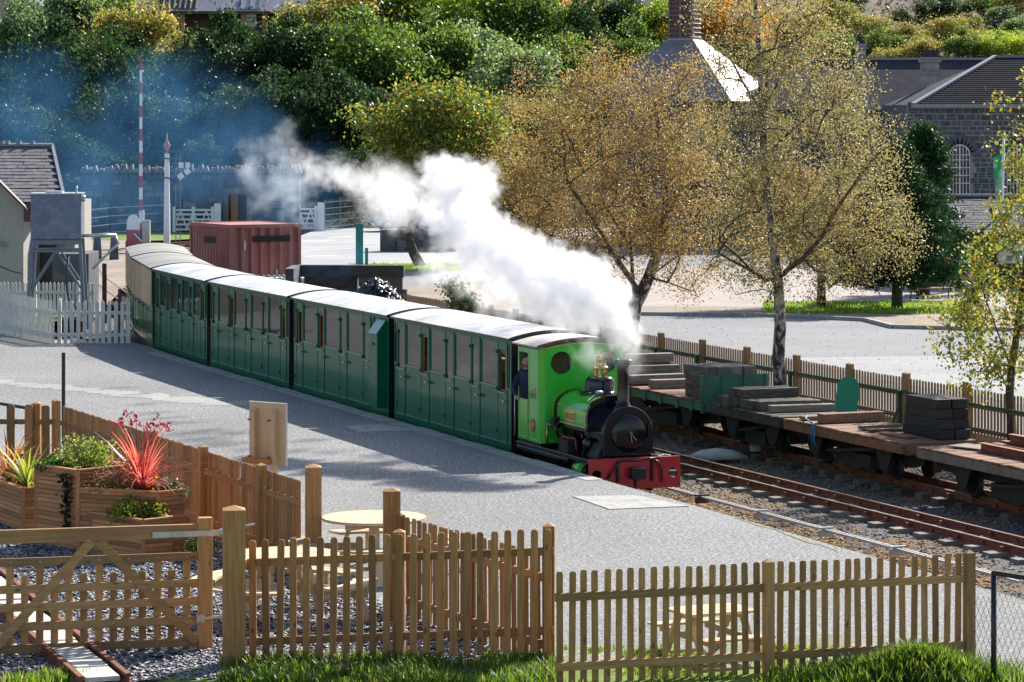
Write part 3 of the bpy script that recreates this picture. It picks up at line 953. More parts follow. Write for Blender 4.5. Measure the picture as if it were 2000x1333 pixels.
# ------------------------------------------------------------------ steam locomotive
M_LOCO = paint('loco_green', (0.03, 0.42, 0.03), 0.28, .6, 0.05, spec=0.3)
M_LOCOBLK = paint('loco_black', (0.005, 0.005, 0.009), 0.14, 0.2, 0.2, spec=0.35)
M_RED = paint('buffer_red', (0.42, 0.006, 0.020), 0.3, 0.6, 0.1)
M_LINE = paint('yellow_lining', (0.62, 0.52, 0.05), 0.4, 0.2)
M_PLATE_RED = paint('plate_red', (0.33, 0.04, 0.03), 0.45, 0.2)
M_GREYROOF = simple('cab_roof_grey', (0.42, 0.40, 0.37), 0.6, var=0.1, scale=5)
M_BROWNEDGE = simple('brown_edging', (0.09, 0.055, 0.035), 0.5)
M_LOCOIN = simple('cab_lining', (0.30, 0.22, 0.13), 0.6)
M_ROD = paint('rod_red', (0.25, 0.02, 0.025), 0.4, 0.3)

def holed_plate(mb, x0, x1, ya, yb, za, zb, holes, n=32):
    """plate across the X axis with round holes [(y, z, r)] lying side by side"""
    holes = sorted(holes)
    cells, y = [], ya
    for i, (hy, hz, hr) in enumerate(holes):
        nxt = (hy + holes[i + 1][0]) / 2 if i + 1 < len(holes) else yb
        cells.append((y, nxt, hy, hz, hr))
        y = nxt
    for (y0, y1, hy, hz, hr) in cells:
        inner, outer = [], []
        angs = [2 * math.pi * k / n + math.pi / n for k in range(n)]
        for a in angs:
            cy_, cz_ = math.cos(a), math.sin(a)
            inner.append((hy + hr * cy_, hz + hr * cz_))
            t = min(((y1 - hy) / cy_ if cy_ > 0 else (y0 - hy) / cy_) if abs(cy_) > 1e-6 else 9e9, ((zb - hz) / cz_ if cz_ > 0 else (za - hz) / cz_) if abs(cz_) > 1e-6 else 9e9)
            outer.append((hy + t * cy_, hz + t * cz_))
        # snap the outer points next to a corner onto it
        for (cy_, cz_) in ((y0, za), (y1, za), (y1, zb), (y0, zb)):
            k = min(range(n), key=lambda i: (outer[i][0] - cy_) ** 2 + (outer[i][1] - cz_) ** 2)
            outer[k] = (cy_, cz_)
        mb.loft([[(x1, *p) for p in inner], [(x1, *p) for p in outer], [(x0, *p) for p in outer], [(x0, *p) for p in inner], [(x1, *p) for p in inner]], cap=False)

loco = thing('steam_locomotive', 'bright green saddle tank steam locomotive with red buffer beam and black chimney', 'steam locomotive', TR(0, HW), TRZ)
mb = MB()
mb.b2((.02, -.80, .13), (3.46, .80, .20))
mb.b2((.02, -.80, .02), (2.45, -.76, .128))
mb.build('running_plate', M_LOCOBLK, loco, bevel=.008)
mb = MB()
mb.b2((.1, -.36, -.36), (3.42, -.30, .129))
mb.b2((.1, .30, -.36), (3.42, .36, .129))
mb.b2((.05, -.5, -.2), (1.2, .5, .125))
mb.build('frame', M_DARK, loco)
for xw in (1.05, 2.35):
    for s in (-1, 1):
        mb = MB()
        mb.lathe((xw, s * .42, -.15), [(.02, -.04), (.10, -.04), (.22, -.03), (.265, -.03), (.265, .03), (.22, .03), (.10, .04), (.02, .04)], 24, 'Y')
        mb.build('wheel', M_DARK, loco)
# cylinders outside the frame
for s in (-1, 1):
    mb = MB()
    mb.cyl((2.72, s * .68, -.03), (3.06, s * .68, -.03), .155, n=20)
    c = mb.build('cylinder', M_LOCO, loco)
    mb = MB()
    for xx in (2.72, 3.06):
        mb.cyl((xx - .012, s * .66, -.04), (xx + .012, s * .66, -.04), .158, n=20)
    mb.build('cylinder_lining', M_LINE, c)
    mb = MB()
    mb.cyl((3.075, s * .66, -.04), (3.14, s * .66, -.04), .15, .11, n=18)
    mb.cyl((2.62, s * .66, -.04), (2.705, s * .66, -.04), .15, n=18)
    mb.bar((1.0, s * .62, -.2), (2.62, s * .62, -.06), .04, .07)
    mb.build('cylinder_cover', M_LOCOBLK, c)
# buffer beam
mb = MB()
holed_plate(mb, 3.455, 3.50, -.835, .835, -.305, .205, [(-.70, -.05, .088), (.70, -.05, .088)])
beam = mb.build('buffer_beam', M_RED, loco)
mb = MB()
mb.b2((3.502, -.40, -.30), (3.515, .83, -.235))
mb.bar((3.46, -.83, .212), (3.46, .83, .212), .09, .012)
mb.build('beam_flange', M_RED, beam)
mb = MB()
rr = random.Random(2)
for y in (-.78, -.6, -.5, -.42, -.3, .34, .43, .52, .62, .8):
    for z in (.17, .09, -.02, -.11, -.19) if abs(y) < .58 else (.17,):
        if rr.random() < .72:
            mb.ball((3.503, y + rr.uniform(-.01, .01), z), .012, 6, 4)
for y in (-.3, -.1, .1, .25, .4, .55, .7, .8):
    mb.ball((3.518, y, -.268), .012, 6, 4)
tag(mb.build('rivets', M_RED, beam), kind='stuff')
mb = MB()
mb.b2((3.50, -.12, -.13), (3.68, .13, .06))
mb.b2((3.50, -.02, -.31), (3.54, .02, -.13))
mb.build('coupler_block', M_DARK, beam, bevel=.012)
for y in (-.33, .30):
    MB().b2((3.502, y - .02, -.18), (3.54, y + .02, .17)).build('chain_hanger', M_DARK, beam)
MB().tube([(3.53, -.52, -.12), (3.55, -.44, .0), (3.56, -.32, .15), (3.56, -.28, .19), (3.56, 0, .175), (3.56, .22, .21), (3.56, .34, .20)], .018, 8).build('brake_hose', M_BLACK, beam)
MB().tube([(3.56, .30, .19), (3.56, .40, .14), (3.56, .46, .02), (3.55, .47, -.2)], .018, 8).build('brake_hose', M_BLACK, beam)
MB().cyl((3.53, -.55, -.17), (3.53, -.515, -.11), .022, .012, n=8).build('hose_end', M_BRASS, beam)
MB().tube([(3.3, .38, .24), (3.36, .58, .23), (3.42, .45, .225), (3.30, .62, .23), (3.40, .70, .22)], .012, 6).build('white_rope', M_WHITEPAINT, loco)
# smokebox
def arch(hw, z0, zs, n=20):
    p = [(-hw, z0)]
    for i in range(n + 1):
        a = math.pi - math.pi * i / n
        p.append((hw * math.cos(a), zs + hw * math.sin(a)))
    return p + [(hw, z0)]
mb = MB()
mb.loft([[(x, y, z) for y, z in arch(.43, .202, .60)] for x in (2.3, 3.17)], smooth=False)
sb = mb.build('smokebox', M_LOCOBLK, loco)
mb = MB()
mb.loft([[(x, y, z) for y, z in arch(h, .204, .60)] for x, h in ((3.165, .455), (3.19, .465), (3.215, .455))])
mb.build('smokebox_front', M_LOCOBLK, sb, bevel=.01)
mb = MB()
mb.lathe((3.215, 0, .60), [(.315, 0), (.315, .022), (.29, .03), (.28, .035), (.22, .052), (.12, .065), (.02, .07)], 36, 'X')
dr = mb.build('smokebox_door', M_LOCOBLK, sb)
mb = MB()
mb.bar((3.31, .0, .62), (3.33, .10, .49), .018, .02)
mb.bar((3.31, .0, .62), (3.33, .02, .46), .018, .02)
mb.cyl((3.27, 0, .62), (3.34, 0, .62), .024, n=10)
mb.build('door_handle', simple('handle_iron', (.16, .16, .18), .4, .6), dr)
mb = MB()
mb.bar((3.245, .36, .52), (3.245, .36, .76), .03, .03)
mb.bar((3.25, .36, .56), (3.30, .12, .56), .012, .035)
mb.build('door_hinge', M_LOCOBLK, dr)
mb = MB()
mb.prism([(-.55, .202), (.55, .202), (.50, .30), (.43, .42), (-.43, .42), (-.50, .30)], 2.45, 3.14)
mb.build('saddle_casting', M_DARK, sb)
MB().lathe((2.98, 0, .97), [(.22, -.05), (.19, .03), (.12, .10), (.103, .17), (.100, .5), (.103, .74), (.115, .79), (.155, .82), (.165, .845), (.15, .87), (.10, .87), (.095, .80)], 28).build('chimney', M_LOCOBLK, loco)
# boiler and backhead beneath the tank
mb = MB()
mb.cyl((1.2, 0, .62), (2.35, 0, .62), .40, n=28)
mb.b2((1.2, -.40, .202), (1.75, .40, .6))
mb.build('boiler', M_LOCOBLK, loco)
# saddle tank
def tank_sec(g=0.0, zb=.60):
    p = [(-.56 - g, zb), (-.56 - g, .86)]
    for i in range(1, 12):
        a = math.pi - math.pi * i / 12
        p.append(((.56 + g) * (abs(math.cos(a)) ** .8) * (1 if math.cos(a) > 0 else -1), .86 + (.34 + g) * (math.sin(a) ** .85)))
    return p + [(.56 + g, .86), (.56 + g, zb)]
mb = MB()
mb.loft([[(x, y, z) for y, z in tank_sec()] for x in (1.25, 2.74)], smooth=False)
tank = mb.build('saddle_tank', M_LOCO, loco)
def hoop(name, x0, x1, g, mat, par=None, zb=.60):
    mb = MB()
    s = tank_sec(g, zb)
    n = len(s)
    for i in range(n - 1):
        (y0, z0), (y1, z1) = s[i], s[i + 1]
        mb.add([(x0, y0, z0), (x1, y0, z0), (x1, y1, z1), (x0, y1, z1)], [(0, 1, 2, 3)], True)
    return mb.build(name, mat, par or tank)
hoop('black_band', 1.25, 1.40, .004, M_LOCOBLK)
hoop('black_band', 2.66, 2.745, .004, M_LOCOBLK)
hoop('yellow_line', 1.40, 1.418, .005, M_LINE, zb=.66)
hoop('yellow_line', 2.642, 2.66, .005, M_LINE, zb=.66)
hoop('yellow_line', 1.235, 1.25, .035, M_LINE)
mb = MB()
for s in (-1, 1):
    mb.b2((1.41, s * .568 - .003, .655), (2.65, s * .568 + .003, .672))
mb.build('yellow_line', M_LINE, tank)
mb = MB()
for s in (-1, 1):
    mb.b2((1.25, s * .567 - .003, .595), (2.745, s * .567 + .003, .652))
mb.build('black_edge', M_LOCOBLK, tank)
mb = MB()
mb.loft([[(2.752, y, z) for y, z in tank_sec(.004)], [(2.745, y, z) for y, z in tank_sec(.004)]])
mb.build('tank_end', M_LOCOBLK, tank)
mb = MB()
mb.prism([(1.55, -.24), (2.64, -.24), (2.64, .24), (1.55, .24)], 1.195, 1.212, 'Z')
mb.build('tank_top_plate', M_LOCOBLK, tank)
mb = MB()
mb.lathe((2.45, -.22, 1.18), [(.06, 0), (.06, .05), (.07, .055), (.07, .075), (.02, .09)], 12)
mb.bar((2.46, -.30, 1.19), (2.56, -.47, 1.10), .02, .03)
mb.build('filler_cap', M_STEEL, tank)
# rivets, sand dome lids and handrail on the tank
mb = MB()
for s in (-1, 1):
    for i in range(22):
        mb.ball((1.46 + i * .054, s * .5645, .70), .006, 5, 4)
    for xx in (1.325, 2.70):
        for z in (.68, .74, .80, .86):
            mb.ball((xx, s * .566, z), .008, 5, 4)
tag(mb.build('rivets', M_LOCOBLK, tank), kind='stuff')
MB().tube([(1.45, -.585, .96), (2.6, -.585, .96)], .010, 6).build('handrail', M_STEEL, tank)
for xx in (1.5, 2.05, 2.55):
    MB().cyl((xx, -.54, .96), (xx, -.59, .96), .016, n=8).build('handrail_knob', M_BRASS, tank)
for yy in (-.62, .62):
    MB().lathe((2.62, yy * .78, .21), [(.10, 0), (.10, .22), (.08, .26), (.03, .28)], 14).build('sandbox', M_LOCOBLK, loco)
MB().lathe((2.15, -.44, .62), [(.03, 0), (.035, .05), (.02, .07), (.028, .1), (.01, .12)], 10).build('clack_valve', M_BRASS, loco)
# nameplate with its lettering
np_ = MB().b2((1.78, -.578, .74), (2.20, -.562, .865)).build('nameplate', M_PLATE_RED, loco)
mb = MB()
for (a, b) in (((1.775, -.582, .735), (2.205, -.563, .745)), ((1.775, -.582, .86), (2.205, -.563, .87)), ((1.775, -.582, .735), (1.785, -.563, .87)), ((2.195, -.582, .735), (2.205, -.563, .87))):
    mb.b2(a, b)
mb.build('plate_border', M_BRASS, np_)
def lettering(txt, parent, loc, size, rot, mat, name='lettering', ext=.002, align='CENTER', sx=1.0):
    cu = bpy.data.curves.new(name, 'FONT')
    cu.body, cu.size, cu.extrude, cu.align_x, cu.align_y = txt, size, ext, align, 'CENTER'
    t = bpy.data.objects.new(name, cu)
    COL.objects.link(t)
    bpy.context.view_layer.update()
    me = bpy.data.meshes.new_from_object(t.evaluated_get(bpy.context.evaluated_depsgraph_get()))
    bpy.data.objects.remove(t)
    me.materials.clear()
    me.materials.append(mat)
    o = bpy.data.objects.new(name, me)
    tag(o, kind='stuff')
    link(o, parent)
    o.location, o.rotation_euler, o.scale = loc, rot, (sx, 1, 1)
    return o
lettering('JOAN', np_, (2.05, -.5805, .80), .095, (R(90), 0, 0), M_BRASS)
lettering('No', np_, (1.85, -.5805, .825), .05, (R(90), 0, 0), M_BRASS)
lettering('3', np_, (1.85, -.5805, .775), .045, (R(90), 0, 0), M_BRASS)
# dome, safety valves, whistle
MB().lathe((1.97, 0, 1.19), [(.36, -.03), (.33, .012), (.27, .025), (.258, .04), (.258, .17), (.25, .225), (.215, .27), (.15, .292), (.02, .30)], 32).build('dome', M_LOCOBLK, loco)
for y in (-.095, .085):
    MB().lathe((2.0, y, 1.485), [(.045, 0), (.03, .015), (.042, .03), (.046, .06), (.045, .115), (.052, .125), (.052, .145), (.03, .155), (.012, .165), (.010, .21)], 14).build('safety_valve', M_BRASS, loco)
MB().lathe((1.96, -.01, 1.485), [(.03, 0), (.014, .02), (.014, .16), (.028, .18), (.028, .2), (.016, .21), (.035, .23), (.036, .33), (.012, .345), (.010, .36)], 12).build('whistle', M_BRASS, loco)
# pipes and rods low on the platform side
for pts, r_, m_ in (([(1.25, -.70, .22), (1.25, -.70, .62)], .014, M_COPPER), ([(1.3, -.60, .48), (1.75, -.58, .40), (2.1, -.56, .24)], .016, M_ROD), ([(1.3, -.62, .50), (1.9, -.60, .43), (2.25, -.58, .44), (2.32, -.58, .24)], .016, M_ROD), ([(2.35, -.5, .56), (2.42, -.52, .46)], .014, M_ROD), ([(1.27, -.68, .60), (1.5, -.64, .58)], .02, M_STEEL), ([(1.55, -.6, .66), (1.55, -.66, .56), (1.6, -.62, .40)], .022, M_LOCOBLK)):
    MB().tube(pts, r_, 8).build('pipe', m_, loco)
mb = MB()
mb.box((1.42, -.62, .62), (.16, .12, .14))
mb.cyl((1.36, -.60, .70), (1.5, -.60, .70), .05, n=10)
mb.box((1.95, -.58, .30), (.4, .2, .2))
mb.ball((2.05, -.56, .38), .09, 10, 6)
mb.build('injector', M_DARK, loco)
# cab
X0, X1, ZR = .16, 1.22, 1.98
mb = MB()
holed_plate(mb, X1 - .03, X1, -.70, .80, .26, 1.94, [(-.42, 1.66, .185), (.43, 1.66, .185)], 40)
N = 16
arc = [(-.82 + 1.64 * i / N, 1.94 + .115 * (1 - ((-.82 + 1.64 * i / N) / .82) ** 2)) for i in range(N + 1)]
mb.prism([(-.70, 1.94), (.80, 1.94)] + [p for p in reversed(arc) if -.70 < p[0] < .80], X1 - .03, X1)
cf = mb.build('cab_front', M_LOCO, loco)
for (y, z, r) in ((-.42, 1.66, .185), (.43, 1.66, .185)):
    mb = MB()
    mb.tube([(X1 + .004, y + r * math.cos(2 * math.pi * k / 28), z + r * math.sin(2 * math.pi * k / 28)) for k in range(29)], .010, 6, cap=False)
    mb.build('spectacle_rim', M_LOCOBLK, cf)
mb = MB()
for i in range(N):
    (y0, z0), (y1, z1) = arc[i], arc[i + 1]
    if y0 > -.72:
        mb.bar((X1 + .003, y0, z0 - .06), (X1 + .003, y1, z1 - .06), .008, .012)
mb.bar((X1 + .003, -.68, .30), (X1 + .003, -.56, .30), .008, .012)
mb.build('yellow_line', M_LINE, cf)
mb = MB()
for i in range(N):
    (y0, z0), (y1, z1) = arc[i], arc[i + 1]
    if y0 > -.72:
        mb.bar((X1 + .003, y0, z0 - .02), (X1 + .003, y1, z1 - .02), .01, .045)
mb.build('brown_edge', M_BROWNEDGE, cf)
for s in (-1, 1):
    mb = MB()
    y = s * .82
    # rounded corner into the front plate, solid front portion, pillar, door, header
    cr = [(X1 - .12 + .12 * math.sin(a), s * (.70 + .12 * math.cos(a))) for a in [math.pi / 2 * k / 6 for k in range(7)]]
    ins = [(X1 - .12 + .09 * math.sin(a), s * (.70 + .09 * math.cos(a))) for a in [math.pi / 2 * k / 6 for k in range(7)]]
    ring = cr + list(reversed(ins))
    mb.loft([[(px_, py_, z) for px_, py_ in ring] for z in (.26, 1.94)], smooth=False)
    mb.b2((.66, y - .015 if s > 0 else y, .26), (X1 - .12, y if s > 0 else y + .015, 1.94))
    mb.b2((X0, min(y, y - s * .02), 1.80), (.66, max(y, y - s * .02), 1.94))
    mb.b2((X0, min(y, y - s * .02), .26), (X0 + .05, max(y, y - s * .02), 1.80))
    # arched head of the doorway
    for k in range(6):
        a0 = math.pi / 2 * k / 6
        xa = .66 - .10 + .10 * math.sin(a0)
        mb.b2((xa, min(y, y - s * .018), 1.80 - .10 + .10 * math.cos(a0)), (.661, max(y, y - s * .018), 1.801))
    cs = mb.build('cab_side', M_LOCO, loco)
    mb = MB()
    mb.b2((X0 + .055, min(y, y - s * .02), .27), (.645, max(y, y - s * .02), .98))
    mb.build('cab_door', M_LOCO, cs)
    mb = MB()
    yo = y + s * .003
    for (a, b) in (((.70, .30), (X1 - .12, .312)), ((.70, .30), (.712, 1.84)), ((.70, 1.84), (X1 - .12, 1.852)), ((X0 + .08, .32), (.60, .33)), ((X0 + .08, .94), (.60, .95)), ((X0 + .08, .32), (X0 + .092, .95)), ((.59, .32), (.602, .95))):
        mb.b2((a[0], yo - .003, a[1]), (b[0], yo + .003, b[1]))
    mb.build('yellow_line', M_LINE, cs)
    mb = MB()
    mb.b2((X0, yo - .003, 1.885), (X1 - .10, yo + .003, 1.945))
    mb.build('brown_edge', M_BROWNEDGE, cs)
    MB().b2((.648, yo - .002, .27), (.664, yo + .002, 1.0)).build('door_edge', M_BROWNEDGE, cs)
MB().prism([(-.8, .202), (.8, .202), (.8, .259), (-.8, .259)], X0, X1 - .01).build('cab_footing', M_LOCOBLK, loco)
mb = MB()
mb.prism([(-.80, .26), (.80, .26), (.80, .95), (-.80, .95)], X0, X0 + .02)
mb.b2((X0, -.80, .95), (X0 + .02, .12, 1.94))
mb.b2((X0, .55, .95), (X0 + .02, .80, 1.94))
mb.build('cab_back', M_LOCOIN, loco)
mb = MB()
ro_ = [(-.90 + 1.8 * i / N, 1.955 + .135 * (1 - ((-.90 + 1.8 * i / N) / .90) ** 2)) for i in range(N + 1)]
poly = ro_ + [(y, z - .025) for y, z in reversed(ro_)]
mb.loft([[(x, y, z) for y, z in poly] for x in (.06, X1 + .06)])
cr_ = mb.build('cab_roof', M_GREYROOF, loco)
mb = MB()
for i in range(N):
    (y0, z0), (y1, z1) = ro_[i], ro_[i + 1]
    mb.bar((X1 + .065, y0, z0 - .012), (X1 + .065, y1, z1 - .012), .02, .05)
mb.build('roof_edge', M_BROWNEDGE, cr_)
# number disc and oval works plate on the platform side
dsc = MB().lathe((.93, -.824, 1.13), [(.085, 0), (.085, -.012), (.02, -.014)], 24, 'Y').build('number_disc', M_WHITEPAINT, loco)
MB().lathe((.93, -.838, 1.13), [(.066, 0), (.066, -.004), (.02, -.005)], 24, 'Y').build('disc_face', M_PLATE_RED, dsc)
lettering('47', dsc, (.93, -.8445, 1.13), .075, (R(90), 0, 0), M_BRASS)
wp = MB()
wp.add([(.88 + .10 * math.cos(a), -.822, .55 + .115 * math.sin(a)) for a in [2 * math.pi * k / 24 for k in range(24)]] + [(.88 + .10 * math.cos(a), -.834, .55 + .115 * math.sin(a)) for a in [2 * math.pi * k / 24 for k in range(24)]], [tuple(range(24, 48))] + [(k, (k + 1) % 24, 24 + (k + 1) % 24, 24 + k) for k in range(24)])
wp = wp.build('works_plate', M_PLATE_RED, loco)
mb = MB()
mb.tube([(.88 + .082 * math.cos(a), -.836, .55 + .096 * math.sin(a)) for a in [2 * math.pi * k / 24 for k in range(25)]], .005, 4, cap=False)
for z in (.58, .55, .52):
    mb.b2((.84, -.838, z - .006), (.92, -.833, z + .006))
mb.build('plate_relief', M_BRASS, wp)
MB().tube([(.1, -.86, .30), (.1, -.86, 1.2)], .012, 6).build('handrail', M_STEEL, loco)
MB().tube([(X1 + .01, -.50, 1.05), (X1 + .08, -.46, 1.02)], .012, 6).build('lamp_iron', M_LOCOBLK, loco)
# ================================================================== near fences, gate, garden
def picket_mb(w, h, t=.022, top='round'):
    mb = MB()
    x = w / 2
    if top == 'round':
        p = [(-x, 0), (x, 0), (x, h - .035), (x * .86, h - .014), (x * .55, h), (-x * .55, h), (-x * .86, h - .014), (-x, h - .035)]
    elif top == 'point':
        p = [(-x, 0), (x, 0), (x, h - w * .75), (0, h), (-x, h - w * .75)]
    else:
        p = [(-x, 0), (x, 0), (x, h), (-x, h)]
    return mb.prism(p, -t / 2, t / 2, 'Y')
def post_mb(s, h, cap=.03):
    mb = MB()
    x = s / 2
    mb.loft([[(-x, -x, z), (x, -x, z), (x, x, z), (-x, x, z)] for z in (-.25, h)] + [[(-.004, -.004, h + cap), (.004, -.004, h + cap), (.004, .004, h + cap), (-.004, .004, h + cap)]])
    return mb
def fence(label, a, b, pitch, h, rails, posts, psize=.095, pw=.078, front=-1, mats=None, top='round', group=None, rail_h=.085, rise=0.0, hvar=.008, post_h=None, skip=(), seed=1, joined=False):
    """pickets on the front side (-1: towards -y of the run a->b), rails behind them or before them"""
    mp, mr = mats or (M_FENCE, M_FENCE_H)
    d = b - a
    L = d.length
    rz = math.atan2(d.y, d.x)
    root = thing('picket_fence', label, 'fence', a, rz, group)
    pm = picket_mb(pw, h, top=top).mesh('picket', mp)
    rnd = random.Random(seed)
    n = int(L / pitch)
    big = MB() if joined else None
    for i in range(n + 1):
        x = (i + .5) * L / (n + 1)
        if any(lo <= x <= hi for lo, hi in skip):
            continue
        if joined:
            xx, hh = x, h + rnd.uniform(-hvar, hvar)
            q = pw / 2
            big.prism([(xx - q, 0), (xx + q, 0), (xx + q, hh - .03), (xx + q * .4, hh), (xx - q * .4, hh), (xx - q, hh - .03)], front * .033 - .01, front * .033 + .01, 'Y')
        else:
            piece('picket', pm, root, (x, front * .034, rise * x / L + rnd.uniform(-hvar, hvar)), (rnd.uniform(-.006, .006), rnd.uniform(-.012, .012), rnd.uniform(-.03, .03)))
    if joined:
        tag(big.build('pickets', mp, root), kind='stuff')
    for z in rails:
        xs = [0] + [p for p in posts if 0 < p < L] + [L]
        for x0, x1 in zip(xs, xs[1:]):
            MB().bar((x0 + .003, 0, z + rise * x0 / L), (x1 - .003, 0, z + rise * x1 / L), .042, rail_h).build('rail', mr, root)
    ph = post_h if post_h is not None else h + .015
    pom = post_mb(psize, ph).mesh('post', mp)
    for x in posts:
        piece('post', pom, root, (x, -front * (psize / 2 + .024) if front < 0 else -psize * .1, rise * x / L), (0, 0, rnd.uniform(-.02, .02)))
    return root
def dist_at(a, b, px):
    """distance along a->b where the run crosses an image column"""
    d = (b - a).normalized()
    k = (px - 1000) / FOC
    return (k * a.y - a.x) / (d.x - k * d.y)
# front run: pickets on our side
a, b = gp(482, 1293), gp(1083, 1300)
fence('weathered brown picket fence from the tall gate post to the corner, grass at its foot', a, b, .1525, 1.335, (.22, 1.085), [dist_at(a, b, 778), dist_at(a, b, 1071)], rise=.16, psize=.13, seed=3)
# right run: rails on our side
a, b = gp(1084, 1341), gp(1905, 1295)
fence('buff picket fence with rails facing us, a picnic table behind it', a, b, .1335, 1.20, (.20, .93), [dist_at(a, b, 1500), dist_at(a, b, 1892)], front=1, psize=.105, pw=.068, mats=(M_GATE, M_GATE_H), seed=4, post_h=1.21)
# oblique run from the corner back to the garden opening
a, b = V(-1.36, 36.75, 0), V(.36, 33.45, 0)
fence('brown picket fence running from the corner back to the opening by the picnic tables', a, b, .145, 1.20, (.22, .95), [.05, 1.9], front=1, psize=.11, seed=5)
# long oblique run beside the planters
a, b = V(-7.42, 50.6, 0), V(-2.80, 40.25, 0)
fence('long brown picket fence running away behind the wooden planters', a, b, .135, 1.20, (.22, .92), [dist_at(a, b, 111), dist_at(a, b, 300), dist_at(a, b, 398), dist_at(a, b, 512)], front=1, psize=.12, pw=.105, seed=6, post_h=1.26)
for (px, d, ztop, lab, sz) in ((612, 40.1, 1.40, 'tall square post at the end of the long oblique fence', .21), (765, 36.75, 1.50, 'tall square post with pointed cap beside the round picnic table', .20)):
    X = (px - 1000) * d / FOC
    p = thing('gate_post', lab, 'post', (X, d, 0), .1)
    post_mb(sz, ztop, .04).build('shaft', M_FENCE, p)
# tall gate post in front
gpst = thing('gate_post', 'thick square gate post with pointed cap between the gate and the picket fence', 'post', gp(457, 1300), .12)
post_mb(.245, 1.70, .045).build('shaft', M_FENCE, gpst)
# the short fence and handgate at the far left, behind the plants
a, b = V(-9.6, 50.9, 0), V(-7.55, 50.75, 0)
fence('short brown picket fence joining the long run at the left edge', a, b, .30, 1.20, (.35, .92), [1.72], pw=.135, psize=.16, seed=7)
# -------- field gate in front of the slate garden
ga, gb = V(-6.05, 33.85, 0), V(-3.39, 34.5, 0)
d = gb - ga
GL, GZ = d.length, math.atan2(d.y, d.x)
gate = thing('garden_gate', 'wide wooden garden gate with diagonal braces and alternating short and tall pickets', 'gate', ga, GZ)
for i, (z, h) in enumerate(((.04, .095), (.285, .095), (.50, .09), (.70, .09), (1.00, .09))):
    MB().bar((0, -.035, z + .05), (GL - .14, -.035, z + .05), .03, h).build('rail', M_GATE_H, gate)
MB().bar((0, -.03, 1.335), (GL - .14, -.03, 1.335), .07, .15).build('top_rail', M_GATE_H, gate)
MB().b2((GL - .14, -.075, .02), (GL + .02, .045, 1.48)).build('stile', M_GATE, gate, bevel=.01)
tall, short = picket_mb(.082, 1.08).mesh('picket', M_GATE), picket_mb(.082, .90).mesh('picket', M_GATE)
k = 0
x = GL - .14 - .13
while x > 0:
    piece('picket', tall if k % 2 == 0 else short, gate, (x, .002, 0), (0, random.Random(k).uniform(-.01, .01), 0))
    x -= .163
    k += 1
MB().bar((GL - 1.25, -.062, 1.26), (GL - .16, -.062, .09), .024, .10).build('brace', M_GATE_H, gate)
MB().bar((GL - 1.33, -.062, 1.26), (GL - 2.42, -.062, .09), .024, .10).build('brace', M_GATE_H, gate)
hs = MB()
hs.bar((GL - .66, -.088, 1.31), (GL + .12, -.088, 1.31), .012, .065)
hs.cyl((GL + .12, -.088, 1.27), (GL + .12, -.088, 1.35), .03, n=10)
hs.bar((GL + .12, -.06, 1.33), (GL + .52, .10, 1.37), .022, .022)
hs.build('hinge_strap', M_STEEL, gate)
hs = MB()
hs.box((GL - .12, -.09, .36), (.09, .04, .09))
hs.bar((GL - .08, -.09, .36), (GL + .2, -.05, .37), .025, .03)
hs.cyl((GL + .14, -.06, .31), (GL + .14, -.06, .42), .03, n=10)
hs.build('lower_hinge', M_STEEL, gate)
bolt = MB().lathe((0, 0, 0), [(.011, 0), (.011, -.006), (.004, -.009)], 8, 'Y').mesh('bolt', M_STEEL)
k = 0
x = GL - .27
while x > .05:
    for z in ((.09,), (.335,), (.55,), (.75,), (1.05,))[0:5]:
        if (k + int(z[0] * 10)) % 2 == 0:
            piece('bolt', bolt, gate, (x, -.051, z[0]))
    x -= .163
    k += 1
# old narrow track with a boarded walk through the gate
wk = thing('garden_rails', 'pair of rusty rails with pale boards between them passing under the gate', 'railway track', (0, 0, 0))
w0, w1 = gp(205, 1345), gp(-70, 1105)
dd = (w1 - w0).normalized()
qq = Vector((-dd.y, dd.x, 0))
for s in (-1, 1):
    mb = MB()
    rail_mesh(mb, [w0 + qq * s * .25, w1 + qq * s * .25], .03)
    mb.build('rail', M_RUST, wk)
M_PALESLAB = simple('pale_board', (0.52, 0.50, 0.45), 0.7, var=0.15, scale=8, dirt=(0.25, .24, .2))
L = (w1 - w0).length
k, x = 0, .1
rnd = random.Random(9)
while x < L - .5:
    l = rnd.uniform(.5, .75)
    c = w0 + dd * (x + l / 2) + V(0, 0, .07 + rnd.uniform(0, .02))
    MB().box((0, 0, 0), (l - .02, .36, .05)).build('walk_board', M_PALESLAB, wk, c, math.atan2(dd.y, dd.x))
    x += l
# -------- chain-link panel at the bottom right corner
M_LINK = simple('chain_link_wire', (0.30, 0.31, 0.30), 0.5, .6)
cl = thing('chain_link_fence', 'chain-link mesh fence with a dark metal frame at the bottom right corner', 'fence', gp(1941, 1345), 0)
c0 = gp(1941, 1345)
mb = MB()
mb.cyl((0, 0, -.2), (0, 0, 1.22), .03, n=8)
mb.bar((0, 0, 1.21), (1.3, -1.6, 1.21), .05, .05)
mb.build('frame', M_BLACK, cl)
mb = MB()
def links(p, q, h, n):
    m_ = int(h / .075)
    for i in range(n):
        for s in (1, -1):
            pts = []
            for j in range(m_ + 1):
                t = (i + (j % 2) * .5 * s) / n
                pts.append(p.lerp(q, min(max(t, 0), 1)) + V(0, 0, .03 + h * j / m_))
            mb.tube(pts, .0028, 3, cap=False)
links(V(0, 0, 0), V(1.3, -1.6, 0), 1.12, 26)
links(V(-.19, .16, 0), V(0, 0, 0), .92, 4)
tag(mb.build('mesh', M_LINK, cl), kind='stuff')
